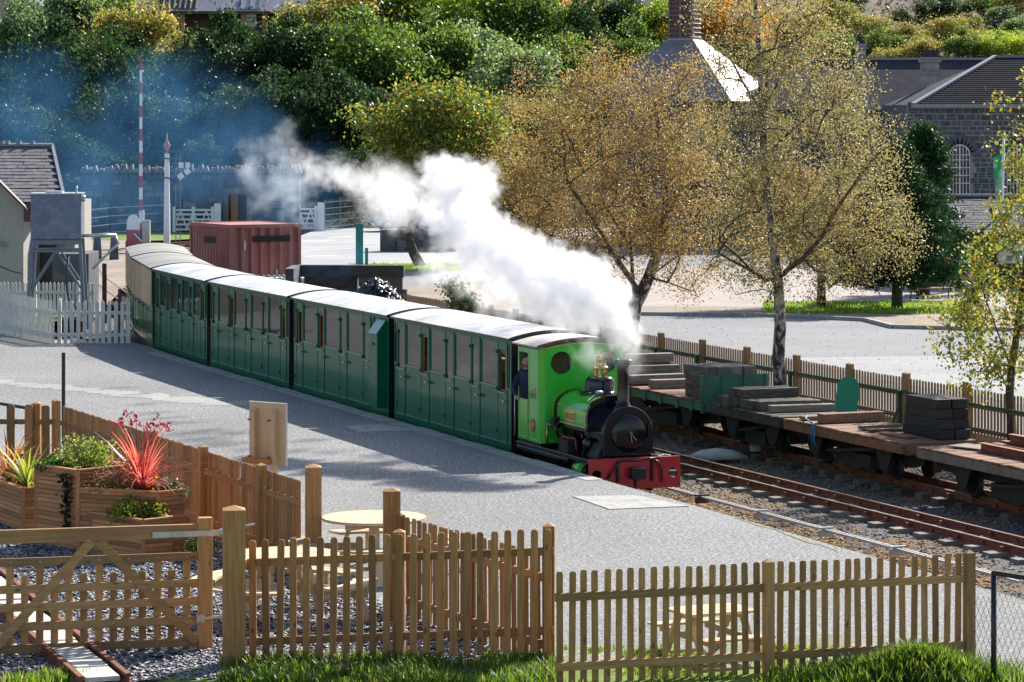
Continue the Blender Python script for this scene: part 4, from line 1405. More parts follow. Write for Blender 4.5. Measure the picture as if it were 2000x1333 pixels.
# -------- picnic tables
def slatted_disc(mb, r, z, n, t=.035, gap=.008):
    w = 2 * r / n
    for i in range(n):
        y0, y1 = -r + i * w + gap / 2, -r + (i + 1) * w - gap / 2
        m0, m1 = math.sqrt(max(r * r - y0 * y0, 0)), math.sqrt(max(r * r - y1 * y1, 0))
        ym = (y0 + y1) / 2
        mm = math.sqrt(max(r * r - ym * ym, 0))
        mb.prism([(-m0, y0), (m0, y0), (mm, ym), (m1, y1), (-m1, y1), (-mm, ym)], z - t, z, 'Z')
def round_table(label, loc, rz, r=.66):
    t = thing('picnic_table', label, 'picnic table', loc, rz, 'round picnic tables')
    w = 2 * r / 9
    for i in range(9):
        mb = MB()
        y0, y1 = -r + i * w + .004, -r + (i + 1) * w - .004
        m0, m1 = math.sqrt(max(r * r - y0 * y0, 0)), math.sqrt(max(r * r - y1 * y1, 0))
        ym = (y0 + y1) / 2
        mm = math.sqrt(max(r * r - ym * ym, 0))
        mb.prism([(-m0, y0), (m0, y0), (mm, ym), (m1, y1), (-m1, y1), (-mm, ym)], .715, .75, 'Z')
        mb.build('top_slat', M_TABLE, t)
    mb = MB()
    mb.b2((-.52, -.045, .62), (.52, .045, .712))
    mb.b2((-.045, -.5, .615), (.045, .5, .705))
    mb.build('cross_bearer', M_TABLE, t)
    for k in range(4):
        a = math.pi / 4 + k * math.pi / 2
        ca, sa = math.cos(a), math.sin(a)
        MB().bar((.30 * ca, .30 * sa, .68), (.52 * ca, .52 * sa, 0), .09, .045, (ca, sa, 0)).build('leg', M_TABLE, t)
        MB().bar((.15 * ca, .15 * sa, .36), (1.12 * ca, 1.12 * sa, .36), .045, .11).build('bench_bearer', M_TABLE, t)
        MB().bar((1.0 * ca, 1.0 * sa, .40), (1.12 * ca, 1.12 * sa, 0), .09, .045, (ca, sa, 0)).build('bench_leg', M_TABLE, t)
        for j, (ri, rO) in enumerate(((.82, .965), (.975, 1.12))):
            sp = .50
            n = 8
            pin = [(ri * math.cos(a + sp * (2 * i / n - 1)), ri * math.sin(a + sp * (2 * i / n - 1))) for i in range(n + 1)]
            pou = [(rO * math.cos(a + sp * (2 * i / n - 1)), rO * math.sin(a + sp * (2 * i / n - 1))) for i in range(n + 1)]
            mb = MB()
            mb.prism(pou + list(reversed(pin)), .418, .45, 'Z')
            mb.build('bench_slat', M_TABLE, t)
    return t
round_table('round wooden picnic table standing nearest, inside the slate garden', (-2.72, 36.7, 0), .35)
round_table('round wooden picnic table on the gravel behind the two tall posts', (-1.80, 40.1, 0), .9, .68)
t = thing('picnic_table', 'small low wooden picnic table behind the right-hand picket fence', 'picnic table', (2.20, 34.0, 0), .42)
for i in range(5):
    MB().b2((-.43, -.29 + i * .117, .50), (.43, -.29 + i * .117 + .108, .53)).build('top_slat', M_TABLE, t)
for s in (-1, 1):
    for i in range(2):
        MB().b2((-.43, s * (.56 + .1 * i) - .045, .28), (.43, s * (.56 + .1 * i) + .045, .305)).build('bench_slat', M_TABLE, t)
    for q in (-1, 1):
        MB().bar((s * .32, q * .12, .50), (s * .32, q * .46, 0), .075, .035, (0, 1, 0)).build('leg', M_TABLE, t)
    MB().bar((s * .285, -.66, .245), (s * .285, .66, .245), .035, .07).build('bench_bearer', M_TABLE, t)
    MB().bar((s * .285, -.27, .468), (s * .285, .27, .468), .035, .06).build('top_bearer', M_TABLE, t)
# -------- display board seen from behind
M_BOARD = simple('board_back', (0.50, 0.36, 0.22), 0.6, var=0.05, scale=3)
db = thing('notice_board', 'buff notice board on two posts seen from behind, standing on the platform', 'notice board', (-3.72, 46.5, 0), -.62)
bz = .70
MB().b2((-.36, .03, bz), (.36, .05, bz + .93)).build('panel', M_BOARD, db)
mb = MB()
mb.b2((-.365, .025, bz + .93), (.365, .055, bz + .942))
mb.b2((.36, .025, bz), (.372, .055, bz + .942))
mb.build('edge_trim', M_WHITEPAINT, db)
for x in (-.22, .17):
    MB().prism([(-.065, .0), (.03, .0), (.03, bz + .86), (-.065, bz + .78)], x - .035, x + .035).build('post', M_BOARD, db)
    for z in (.12, .68):
        MB().cyl((x - .04, -.12, bz + z), (x - .04, -.02, bz + z), .012, n=6).build('bolt', M_DARK, db)
MB().b2((-.40, -.10, bz + .02), (.16, -.066, bz + .10)).build('batten', M_FENCE_H, db)
# dark sign pole and handrail at the left of the platform
sp = thing('slim_post', 'slim dark metal post standing alone on the platform gravel', 'post', at(124, 830, 56), 0)
sp.location.z = 0
MB().b2((-.03, -.03, -.1), (.03, .03, 1.66)).build('shaft', M_BLACK, sp)
hr = thing('handrail', 'black sloping handrail behind the short fence at the left edge', 'handrail', (-9.5, 53.5, 0), 0)
MB().tube([(-.4, 0, 1.12), (1.15, -.9, .98), (1.4, -1.0, .96)], .028, 8).build('tube', M_BLACK, hr)
for x, y in ((.1, -.3), (1.3, -.97)):
    MB().cyl((x, y, 0), (x, y, 1.03), .025, n=8).build('upright', M_BLACK, hr)
# -------- wooden planters
def planter(label, pts, h, loc_z=0.0, board=.058):
    """tapering trough: plan polygon given at the rim; boards run round each side"""
    c = sum(pts, Vector()) / len(pts)
    root = thing('wooden_planter', label, 'planter', (c.x, c.y, loc_z), 0, 'wooden planters in the slate garden')
    P = [p - c for p in pts]
    n = len(P)
    rows = int(h / board)
    for i in range(n):
        a, b = P[i], P[(i + 1) % n]
        d = (b - a)
        nrm = Vector((d.y, -d.x, 0)).normalized()
        if nrm.y + 0.25 * nrm.x > .45 and nrm.y > .3:
            mb = MB()
            mb.add([a, b, b + V(0, 0, h), a + V(0, 0, h)], [(0, 1, 2, 3)])
            mb.build('back_panel', M_CEDAR, root)
            continue
        for r_ in range(rows):
            z = h * (r_ + .5) / rows
            MB().bar((0, 0, 0), (d.length, 0, 0), .022, h / rows - .006).build('board', M_CEDAR, root, (a.x, a.y, z), math.atan2(d.y, d.x))
        MB().bar(a + V(0, 0, 0) + nrm * .008, a + V(0, 0, h) + nrm * .008, .05, .05, (1, 0, 0)).build('corner_trim', M_CEDAR, root)
    mb = MB()
    ring = [(p.x, p.y) for p in P]
    for i in range(n):
        a, b = P[i], P[(i + 1) % n]
        mb.bar(a + V(0, 0, h + .012), b + V(0, 0, h + .012), .07, .024)
    mb.build('rim', M_CEDAR, root)
    mb = MB()
    mb.add([(p.x * .96, p.y * .96, h - .06) for p in P], [tuple(range(n))])
    mb.build('soil', M_EARTH, root)
    return root, c
fA, fD = V(-6.64, 42.9, 0), V(-4.92, 41.1, 0)
fd = (fD - fA).normalized()
fp_ = V(.72, .69, 0)
fB, fC = fA + fd * .98, fA + fd * 1.78
PL1, c1 = planter('tall cedar planter with the ivy trailing down its front', [fA, fB, fB + fp_ * .95, fA + fp_ * .95], 1.10)
PL2, c2 = planter('cedar planter in the middle holding the red spiky plant', [fB + fd * .01, fC + fd * .35 + fp_ * .5, fC + fd * .35 + fp_ * .95, fB + fd * .01 + fp_ * .95], .86)
PL3, c3 = planter('low cedar planter with the yellow-green shrub beside the gate', [fC - fd * .45 - fp_ * .02, fD - fp_ * .02, fD + fp_ * .46, fC - fd * .0 + fp_ * .46], .56)
PL4, c4 = planter('long low cedar planter at the left edge of the garden', [V(-8.3, 46.6, 0), V(-7.02, 44.1, 0), V(-6.72, 44.4, 0), V(-7.7, 46.9, 0)], .62)
# ================================================================== siding: wagons, timber, back fence
M_WGREEN = simple('wagon_green_paint', (0.035, 0.155, 0.095), 0.55, var=0.2, scale=5, dirt=(0.12, 0.06, 0.03), dirt_amt=0.55, dirt_scale=3)
M_WBROWN = simple('wagon_brown_iron', (0.20, 0.075, 0.042), 0.7, var=0.3, scale=6, dirt=(0.05, 0.10, 0.05), dirt_amt=0.4, dirt_scale=2.2, bmp=0.3)
M_WGREY = simple('wagon_grey_iron', (0.16, 0.135, 0.105), 0.75, var=0.3, scale=6, dirt=(0.10, 0.05, 0.03), dirt_amt=0.5, bmp=0.3)
M_WDARK = simple('wagon_dark_iron', (0.045, 0.036, 0.032), 0.75, var=0.4, scale=6, bmp=0.3)
M_SIGNGREEN = simple('sign_green', (0.004, 0.22, 0.12), 0.45, var=0.05, scale=3)
WOFF, WZ = 6.30, .30
def W(u, y, z):
    return TR(u, WOFF + y, z)
wheel_me = MB().lathe((0, 0, 0), [(.02, -.05), (.06, -.05), (.07, -.02), (.17, -.015), (.175, -.03), (.215, -.03), (.215, .02), (.235, .025), (.235, .04), (.06, .04), (.02, .05)], 20, 'Y').mesh('wheel', M_DARK)
axle_me = MB().b2((-.10, -.06, -.14), (.10, .06, .12)).b2((-.15, -.03, .12), (.15, .03, .2)).mesh('axle_box', M_DARK)
def wagon(label, u0, u1, sole, planks=True, hw=.70, bar_h=.15):
    root = thing('flat_wagon', label, 'wagon', W((u0 + u1) / 2, 0, 0), TRZ, 'wagons on the siding')
    H = (u1 - u0) / 2
    for s in (-1, 1):
        MB().b2((-H, s * hw - .04, WZ - bar_h), (H, s * hw + .04, WZ - .002)).build('sole_bar', sole, root)
        MB().b2((s * H - .05, -hw + .05, WZ - bar_h - .02), (s * H + .05, hw - .05, WZ - .004)).build('headstock', sole, root)
        MB().b2((s * H, -.05, WZ - .16), (s * (H + .22), .05, WZ - .08)).build('coupling', M_DARK, root)
        for q in (-1, 1):
            w = piece('wheel', wheel_me, root, (s * H * .58, q * .33, -.185), (0, 0, 0 if q < 0 else math.pi))
            piece('axle_box', axle_me, root, (s * H * .58, q * .47, -.17))
    for q in (-1, 1):
        MB().b2((-H + .1, q * .27 - .03, WZ - .38), (H - .1, q * .27 + .03, WZ - .03)).build('frame_plate', M_DARK, root)
    for s in (-1, 1):
        for q in (-1, 1):
            MB().prism([(s * H * .58 - .34, WZ - .15), (s * H * .58 + .34, WZ - .15), (s * H * .58 + .12, -.24), (s * H * .58 - .12, -.24)], q * .56 - .015, q * .56 + .015, 'Y').build('axle_guard', M_DARK, root)
    MB().bar((-H * .35, -.60, -.10), (H * .45, -.60, .10), .03, .05).build('brake_lever', M_DARK, root)
    MB().b2((-H * .3, -.5, -.30), (H * .3, .5, -.05)).build('brake_gear', M_DARK, root)
    n = max(int(2 * H / .21), 2)
    rnd = random.Random(int(u0 * 10) + 77)
    for i in range(n):
        x0, x1 = -H + 2 * H * i / n, -H + 2 * H * (i + 1) / n
        MB().b2((x0 + .006, -hw - .03, 0), (x1 - .006, hw + .03, .035)).build('deck_plank', M_DECK if planks else M_SLEEPER, root, (0, rnd.uniform(-.02, .02), WZ + rnd.uniform(0, .012)))
    return root
g = wagon('green flat wagon with upright end boards, loaded with weathered baulks', -9.0, -4.27, M_WGREEN)
H = 4.73 / 2
for s in (-1, 1):
    e = MB().b2((s * H - .02, -.72, .10), (s * H + .02, .72, .84)).build('end_board', M_WGREEN, g)
    for y in (-.70, -.24, .24, .70):
        MB().b2((s * H + s * .02 - .02, y - .03, .10), (s * H + s * .02 + .03, y + .03, .845)).build('rib', M_WGREEN, e)
for x in (-1.9, -1.1, -.3, .5, 1.3, 2.0):
    MB().b2((x - .05, -.775, .12), (x + .05, -.742, .29)).build('stake_pocket', M_WGREEN, g)
wagon('dark flat wagon stacked with loose black sleepers, behind the green end board', -3.75, -.72, M_WDARK, False)
wagon('rust-brown flat wagon with a few planks and a blue rope', -.52, 4.08, M_WBROWN)
wagon('grey-brown flat wagon carrying rusty steel beams at the right edge', 4.63, 10.6, M_WGREY)
_tr = random.Random(44)
def timber(label, u, y, z, lx, ly, lz, mat, rot=0.0, group='timber baulks lying on the wagons'):
    if lx > ly:
        lx *= _tr.uniform(.9, 1.06)
    else:
        ly *= _tr.uniform(.9, 1.06)
    rot += _tr.uniform(-.025, .025)
    u += _tr.uniform(-.02, .02)
    if ly > lx:
        lx, ly, rot = ly, lx, rot + math.pi / 2
    o = MB().box((0, 0, 0), (lx, ly, lz)).build('timber_baulk', mat, None, W(u, y, z + lz / 2 + WZ + .05), TRZ + rot, bevel=.008)
    return tag(o, label, 'timber', group)
# weathered block of baulks by the green end board: three layers of four
names3 = ('bottom', 'middle', 'top')
for l in range(3):
    for k in range(4):
        timber(f'weathered baulk, {names3[l]} layer behind the green end board, {("nearest the platform", "second from the platform", "third from the platform", "nearest the fence")[k]}', -4.86 + .02 * k, -.45 + k * .28, l * .215, 1.0, .265, .21, M_GREYWOOD if l == 2 else M_SLEEPER, .01 * (k - 1.5))
ordn = ('first', 'second', 'third', 'fourth', 'fifth', 'sixth', 'seventh')
for k, (u, z) in enumerate(((-8.75, .40), (-8.72, .2), (-8.7, 0.0), (-8.42, .18), (-8.40, 0.0), (-8.0, 0.02), (-7.0, 0.0))):
    timber(f'grey squared baulk across the far end of the green wagon, {ordn[k]} from the end board', u, .02, z, .25, 1.30, .18, M_GREYWOOD, .02 * (k % 3 - 1))
for k, (u, z, y) in enumerate(((-3.40, 0, 0), (-3.12, 0, 0), (-3.1, .175, 0.0), (-2.84, 0, 0.02), (-2.75, .175, .03), (-2.56, 0, 0.0), (-2.28, 0, .06))):
    timber(f'black sleeper in the pile on the dark wagon, {ordn[k]} from its left end', u, y, z, .26, 1.35, .17, M_SLEEPER, .015 * (k % 3 - 1))
timber('sleeper lying askew on the low right side of the black pile', -2.0, .10, .0, .25, 1.35, .17, M_SLEEPER, -.05)
timber('paler sleeper at the foot of the black pile, next to the brown wagon', -1.55, .16, 0.0, .22, 1.30, .13, M_GREYWOOD, -.08)
timber('thick brown baulk lying across the brown wagon', .55, .12, 0, .24, 1.25, .17, M_DECK, .04)
timber('thin plank lying at the left end of the brown wagon', -.1, .1, 0, .2, 1.3, .07, M_DECK, .1)
timber('short pale plank beside the tarred sleepers', 1.9, .0, 0, .16, .85, .08, M_GREYWOOD, .06)
timber('broken plank lying flat in front of the tarred sleepers', 2.3, -.05, 0, .17, .8, .05, M_DECK, -.08)
timber('dark board at the corner of the brown wagon', 3.1, -.3, 0, .9, .2, .04, M_DECK, .12)
side = ('on the platform side', 'on the fence side')
for l in range(4):
    for k in range(2):
        timber(f'tarred black sleeper, layer {("one", "two", "three", "four")[l]} from the deck, {side[k]} of the neat stack', 3.25, .24 + k * .31, l * .172, 1.32 - .04 * l, .30, .168, M_TARRED, .006 * (l - 1))
# steel beams on the last wagon
for k, (u, y, z, l) in enumerate(((8.2, -.1, 0, 5.0), (8.3, .12, 0, 5.0), (8.3, .38, .02, 5.2), (8.4, .36, .16, 4.8))):
    mb = MB()
    sec = [(-.06, 0), (.06, 0), (.06, .015), (.008, .02), (.008, .12), (.06, .125), (.06, .14), (-.06, .14), (-.06, .125), (-.008, .12), (-.008, .02), (-.06, .015)]
    mb.prism(sec, -l / 2, l / 2, 'X')
    tag(mb.build('steel_beam', M_RUST, None, W(u, y, z + WZ + .05), TRZ + .01 * k), f'rusty steel beam on the last wagon, {ordn[k]} from the platform side', 'steel beam', 'steel beams on the wagon')
tag(MB().box((0, 0, .02), (.75, .5, .02)).build('flat_board', M_GREYWOOD, None, W(5.25, .0, WZ + .05), TRZ + .3), 'pale flat board lying on the left end of the last wagon', 'board')
M_BLUE = simple('blue_rope', (0.02, 0.20, 0.42), 0.6)
rp = MB().tube([(0, 0, .05), (.05, -.02, 0), (.1, .0, -.12), (.08, -.02, -.25), (.12, 0, -.38)], .016, 6).tube([(.1, 0, .0), (-.5, .1, .06), (-.9, .35, .07)], .014, 6).tube([(.02, 0, 0), (-.03, -.02, -.2), (.0, 0, -.33)], .014, 6)
tag(rp.build('blue_rope', M_BLUE, None, W(.75, -.77, WZ + .05), TRZ), 'blue rope hanging over the side of the brown wagon', 'rope')
# green round-topped sign plate leaning against the fence
mb = MB()
p = [(-.23, 0), (.23, 0), (.23, 1.16), (.15, 1.30), (0, 1.37), (-.15, 1.30), (-.23, 1.16)]
mb.prism(p, -.012, .012, 'Y')
sg = mb.build('sign_plate', M_SIGNGREEN, None, TR(-2.35, 7.70, -.42), 0)
sg.rotation_euler = (R(-9), R(11), R(12))
tag(sg, 'green rounded sign plate leaning against the picket fence behind the wagons', 'sign')
# the back fence
fa, fb = V(-3.9, 93.6, CPZ), V(10.75, 55.55, CPZ)
a_, b_ = V(-3.9, 93.6, CPZ), V(10.75, 55.55, CPZ)
pp = [dist_at(a_, b_, p) for p in (960, 1008, 1060, 1112, 1166, 1226, 1292, 1373, 1460, 1557, 1661, 1771, 1890)]
bf = fence('long buff picket fence between the siding and the car park', a_, b_, .125, .98, (.20, .66), pp, psize=.13, pw=.06, front=1, mats=(M_OLDFENCE, M_OLDFENCE_H), joined=True, post_h=1.08, seed=11)
M_STAY = simple('green_stay_paint', (0.012, 0.075, 0.05), 0.5)
L = (b_ - a_).length
MB().bar((0, -.09, .71), (L, -.09, .71), .035, .04).build('green_rail', M_STAY, bf)
for i, x in enumerate(pp):
    if i > 5:
        MB().b2((x - .12, -.16, -.1), (x - .05, -.09, .72)).build('green_stay', M_STAY, bf)
        MB().bar((x - .1, -.12, .45), (x - .42, -.14, -.1), .03, .03).build('green_strut', M_STAY, bf)
# -------- bits lying in the yard
M_CONC = simple('concrete_block', (0.36, 0.36, 0.34), 0.8, var=0.15)
tag(MB().box((0, 0, .06), (.22, .14, .12)).build('concrete_block', M_CONC, None, gp(1477, 882, -.5), .3, bevel=.02), 'small pale concrete block lying beside the siding rail', 'block')
mb = MB()
mb.loft([[(x, y * w, z * w * .4) for y, z in ((-.5, 0), (-.3, .5), (.1, .75), (.45, .4), (.5, 0))] for x, w in ((-.55, .15), (-.3, .5), (.0, .62), (.3, .5), (.6, .12))], smooth=True)
tag(mb.build('ballast_sack', M_CONC, None, gp(1400, 895, -.55), .1), 'grey half-buried sack on the ballast between the tracks', 'sack')
# ================================================================== buildings and things beyond the train
M_RENDER = simple('pebbledash', (0.36, 0.34, 0.31), 0.9, var=0.15, scale=20, bmp=0.6, bdist=0.02)
M_SLATE = simple('roof_slate', (0.13, 0.125, 0.135), 0.6, var=0.3, scale=5, bmp=0.2, dirt=(0.25, 0.23, 0.2), dirt_amt=0.3, spec=0.5)
M_SLATE_DK = simple('dark_roof_slate', (0.050, 0.049, 0.062), 0.9, var=0.25, scale=2.5, bmp=0.2, spec=0.1)
M_RIDGE = simple('ridge_tile', (0.20, 0.21, 0.24), 0.5, var=0.15)
M_FASCIA = simple('brown_fascia', (0.075, 0.028, 0.02), 0.45)
M_TANKGREY = simple('tank_grey_paint', (0.115, 0.15, 0.215), 0.5, var=0.12, scale=3, dirt=(0.26, 0.29, 0.32), dirt_amt=0.4, dirt_scale=4)
M_STANDGREY = simple('stand_grey_paint', (0.13, 0.165, 0.20), 0.55, var=0.15, scale=4)
M_WHITE = simple('white_gloss', (0.78, 0.78, 0.77), 0.35, var=0.04, scale=4)
M_SIGRED = simple('signal_red', (0.36, 0.02, 0.02), 0.4)
M_CONTAINER = simple('container_red', (0.35, 0.115, 0.10), 0.6, var=0.15, scale=1.5, dirt=(0.34, 0.20, 0.18), dirt_amt=0.5, dirt_scale=0.9)
M_RAILGREY = simple('railing_grey', (0.14, 0.17, 0.20), 0.5)
M_STONE = simple('dark_slatestone', (0.075, 0.08, 0.095), 0.8, var=0.4, scale=3, bmp=0.5)
M_STONE2 = simple('grey_stone', (0.17, 0.165, 0.16), 0.85, var=0.35, scale=3, bmp=0.5)
M_MORTAR = simple('pale_mortar', (0.25, 0.235, 0.22), 0.9, var=0.15, scale=8)
M_COAL = vcmat('coal', 0.35, 0.6)
M_POSTGREEN = simple('teal_post_paint', (0.01, 0.20, 0.17), 0.45)

# ---- pebbledashed house at the left edge
hs = thing('house', 'grey pebbledashed house with slate roof and brown bargeboards behind the water tank', 'house', (-16, 96, 0))
hs.location = (0, 0, 0)
mb = MB()
mb.prism([(-20.2, -.3), (-14.95, -.3), (-14.95, 3.2), (-15.9, 4.15), (-20.2, 4.15)], 94.0, 94.35, 'Y')
mb.b2((-20, 94.36, -.3), (-14.95, 96.6, 3.25))
mb.build('gable_wall', M_RENDER, hs)
mb = MB()
mb.b2((-20, 96.65, -.3), (-13.75, 100.4, 3.25))
mb.build('main_wall', M_RENDER, hs)
mb = MB()
mb.bar((-14.62, 93.78, 2.92), (-17.6, 93.78, 5.93), .06, .34, (0, 1, 0))
mb.b2((-14.9, 93.75, 2.72), (-14.5, 93.82, 3.2))
mb.build('bargeboard', M_FASCIA, hs)
mb = MB()
RY0, RZ0, RY1, RZ1 = 94.2, 3.30, 98.4, 4.98
mb.add([(-21, RY0, RZ0), (-13.72, RY0, RZ0), (-14.72, RY1, RZ1), (-21, RY1, RZ1), (-15.8, 103.0, RZ0), (-21, 103.0, RZ0)], [(0, 1, 2, 3), (1, 4, 2), (2, 4, 5, 3)])
rf = mb.build('roof', M_SLATE_DK, hs)
mb = MB()
mb.b2((-21, RY0 - .1, RZ0 - .2), (-13.72, RY0 + .05, RZ0 - .02))
mb.build('gutter', M_FASCIA, hs)
slm = MB().box((0, 0, 0), (.40, .24, .014)).mesh('slate', M_SLATE)
rows = 17
sl = math.atan2(RZ1 - RZ0, RY1 - RY0)
rnd = random.Random(4)
for r_ in range(rows):
    t = (r_ + .45) / rows
    y, z = RY0 + (RY1 - RY0) * t, RZ0 + (RZ1 - RZ0) * t
    xr = -13.74 - 1.0 * t
    x = xr - .2 - (.2 if r_ % 2 else 0)
    while x > -17.2:
        piece('slate', slm, rf, (x + rnd.uniform(-.012, .012), y, z + .012 + rnd.uniform(0, .01)), (sl - .05 + rnd.uniform(-.02, .02), rnd.uniform(-.015, .015), 0))
        x -= .41
rt = MB().prism([(-.14, 0), (-.1, .07), (0, .11), (.1, .07), (.14, 0)], -.24, .24, 'X').mesh('ridge_tile', M_RIDGE)
for i in range(7):
    piece('ridge_tile', rt, rf, (-14.95 - i * .49, RY1, RZ1), (0, 0, 0))
for i in (1.5, 2.5, 3.4, 3.8):
    MB().b2((-14.72 - i * .42 - .05, RY1 - .12, RZ1 + .06), (-14.72 - i * .42 + .05, RY1 + .12, RZ1 + .17)).build('ridge_roll', M_RIDGE, rf)
mb = MB()
mb.bar((-13.70, RY0, RZ0 + .02), (-14.72, RY1, RZ1 + .03), .10, .06)
mb.build('hip_edge', M_RIDGE, rf)
MB().b2((-14.85, 96.6, -.2), (-14.35, 96.64, 2.1)).build('door', M_BLACK, hs)
MB().b2((-14.30, 96.55, 0), (-14.1, 96.64, 2.2)).build('door_jamb', M_MORTAR, hs)
MB().cyl((-15.75, 93.95, 2.05), (-15.45, 93.8, 2.0), .05, n=8).build('wall_lamp', M_MORTAR, hs)
MB().tube([(-15.9, 93.98, 1.45), (-15.3, 93.97, 1.2), (-14.95, 93.97, 1.12)], .012, 5).build('cable', M_BLACK, hs)
MB().b2((-14.0, 93.6, -.2), (-12.9, 95.9, 1.75)).build('lean_to', M_STONE, hs)

# ---- water tank on its stand
wt = thing('water_tank', 'blue-grey steel water tank raised on four splayed legs', 'water tank', (-12.72, 86, 0), .06)
MB().b2((-.70, -.55, 2.53), (.70, .6, 3.78)).build('tank', M_TANKGREY, wt, bevel=.02)
mb = MB()
mb.b2((-.72, -.57, 3.78), (.72, .62, 3.81))
mb.b2((-.3, -.3, 3.81), (.15, .3, 3.86))
mb.build('lid', M_STEEL, wt)
for sx in (-1, 1):
    for sy in (-1, 1):
        MB().bar((sx * .66, sy * .5, 2.52), (sx * .80, sy * .55, -.05), .11, .09, (1, 0, 0)).build('leg', M_STANDGREY, wt)
for y in (-.52, .52):
    MB().bar((-.68, y, 2.44), (.68, y, 2.44), .08, .12).build('cross_beam', M_STANDGREY, wt)
    MB().bar((-.68, y, 2.20), (.68, y, 2.20), .06, .07).build('tie', M_STANDGREY, wt)
    MB().bar((-.03, y, 2.18), (-.70, y, 1.15), .05, .05).build('brace', M_STANDGREY, wt)
    MB().bar((.03, y, 2.18), (.70, y, 1.15), .05, .05).build('brace', M_STANDGREY, wt)
mb = MB()
mb.cyl((.70, -.3, 2.62), (1.65, -.3, 2.62), .05, n=10)
mb.build('delivery_pipe', M_STEEL, wt)
mb = MB()
mb.cyl((.66, -.4, 3.66), (.80, -.4, 3.66), .09, n=10)
mb.cyl((.55, -.3, 3.8), (.55, -.3, 4.0), .03, n=8)
mb.build('overflow_fitting', M_STEEL, wt)
MB().tube([(1.62, -.3, 2.62), (1.72, -.3, 2.4), (1.3, -.35, 2.0), (1.0, -.4, 1.7)], .035, 8).build('delivery_elbow', M_STEEL, wt)
MB().tube([(.35, -.6, 2.1), (.28, -.62, 1.4), (.35, -.6, .9), (.6, -.62, .6), (.7, -.6, .1)], .03, 8).build('filling_hose', simple('blue_hose', (.01, .03, .10), .5), wt)
# ---- white picket fences round the tank
wm = (M_WHITEPAINT, M_WHITEPAINT)
a, b = gp(110, 671), gp(257, 671)
fence('white picket fence panel facing us beside the rear coach with cream glare', a, b, .165, 1.14, (.22, .80), [.08, (b - a).length - .12], pw=.098, psize=.09, mats=wm, top='point', seed=21)
a, b = gp(-30, 645), gp(109, 671)
fence('white picket fence running back to the left edge from the corner', a, b, .155, 1.14, (.22, .80), [.1], pw=.085, psize=.09, mats=wm, top='point', seed=22)
a, b = V(-16.2, 91.5, -.1), V(-12.4, 91.3, -.1)
fence('white picket fence standing behind the water tank legs', a, b, .118, 1.12, (.25, .80), [.5, 2.0, 3.3], pw=.075, psize=.09, mats=wm, top='point', seed=23)
# ---- posts by the curved track
M_IRON = simple('dark_rusty_post', (0.035, 0.028, 0.028), 0.6)
def post(label, p, w, h, mat, taper=1.0, name='post', dpt=None):
    t = thing(name, label, 'post', p)
    MB().box((0, 0, h / 2), (w, dpt or w, h), None, taper).build('shaft', mat, t)
    return t
post('dark iron post behind the white picket fence', gp(204, 632, -.1), .12, 1.75, M_IRON)
post('tapered slate post left of the pair by the curved rails', gp(190, 512, -.3), .42, 1.05, M_STONE, .7, dpt=.12)
post('tapered slate post right of the pair by the curved rails', gp(223, 512, -.3), .42, 1.05, M_STONE, .7, dpt=.12)
post('short white-topped post beside the last coach', gp(234, 650), .09, 1.2, M_IRON)
# ---- level crossing gear
ct = thing('crossing_target', 'red and white rounded crossing target board beside the last coach', 'signal', gp(260, 500, CPZ), 0)
s_ = FOC / ct.location.y
mb = MB()
mb.prism([(-.30, .0), (.30, .0), (.30, .72), (-.30, .72)], -.02, .02, 'Y')
mb.build('red_board', M_SIGRED, ct, (0, 0, .45))
mb = MB()
mb.prism([(-.28, 0), (.28, 0), (.28, .40), (.18, .62), (.0, .68), (-.18, .62), (-.28, .40)], -.02, .02, 'Y')
mb.build('white_board', M_WHITE, ct, (0, 0, 1.17))
MB().b2((-.05, .03, -.1), (.05, .1, 1.5)).build('support', M_IRON, ct)
MB().bar((.05, -.04, 1.0), (.42, -.04, .62), .02, .05).build('lever', M_WHITE, ct)
post('cream square post with chamfered head at the level crossing', gp(286, 500, CPZ), .34, 1.6, simple('cream_post', (.42, .38, .29), .6), .96)
br = thing('crossing_barrier', 'tall raised level crossing barrier arm banded red and white', 'barrier', gp(275, 490, CPZ), 0)
dB = br.location.y
topz = CAMH - (115 - HOR) * dB / FOC - CPZ
n = 15
x0 = .0
for i in range(n):
    za, zb = .75 + (topz - .75) * i / n, .75 + (topz - .75) * (i + 1) / n
    w = .17 - .07 * i / n
    MB().box((-.0, 0, (za + zb) / 2), (w, .05, zb - za)).build('band', M_SIGRED if i % 2 == 0 else M_WHITE, br)
MB().b2((-.22, -.2, 0), (.22, .25, 1.0)).build('machine_case', M_IRON, br)
MB().b2((.08, -.05, .8), (.16, .05, 1.9)).build('counterweight', M_WHITE, br)
sg = thing('semaphore_signal', 'white semaphore signal post with pointed finial, ladder and two striped arms', 'signal', gp(326, 488, CPZ), 0)
dS = sg.location.y
def sz(py):
    return CAMH - (py - HOR) * dS / FOC - CPZ
k = dS / FOC
MB().box((0, 0, sz(300) / 2), (.30, .28, sz(300)), None, .66).build('post', M_WHITE, sg)
MB().lathe((0, 0, sz(300)), [(.09, 0), (.17, .05), (.06, .12), (.13, .25), (.17, .38), (.10, .5), (.04, .62), (.01, .95)], 14).build('finial', simple('finial_copper', (.42, .18, .10), .5), sg)
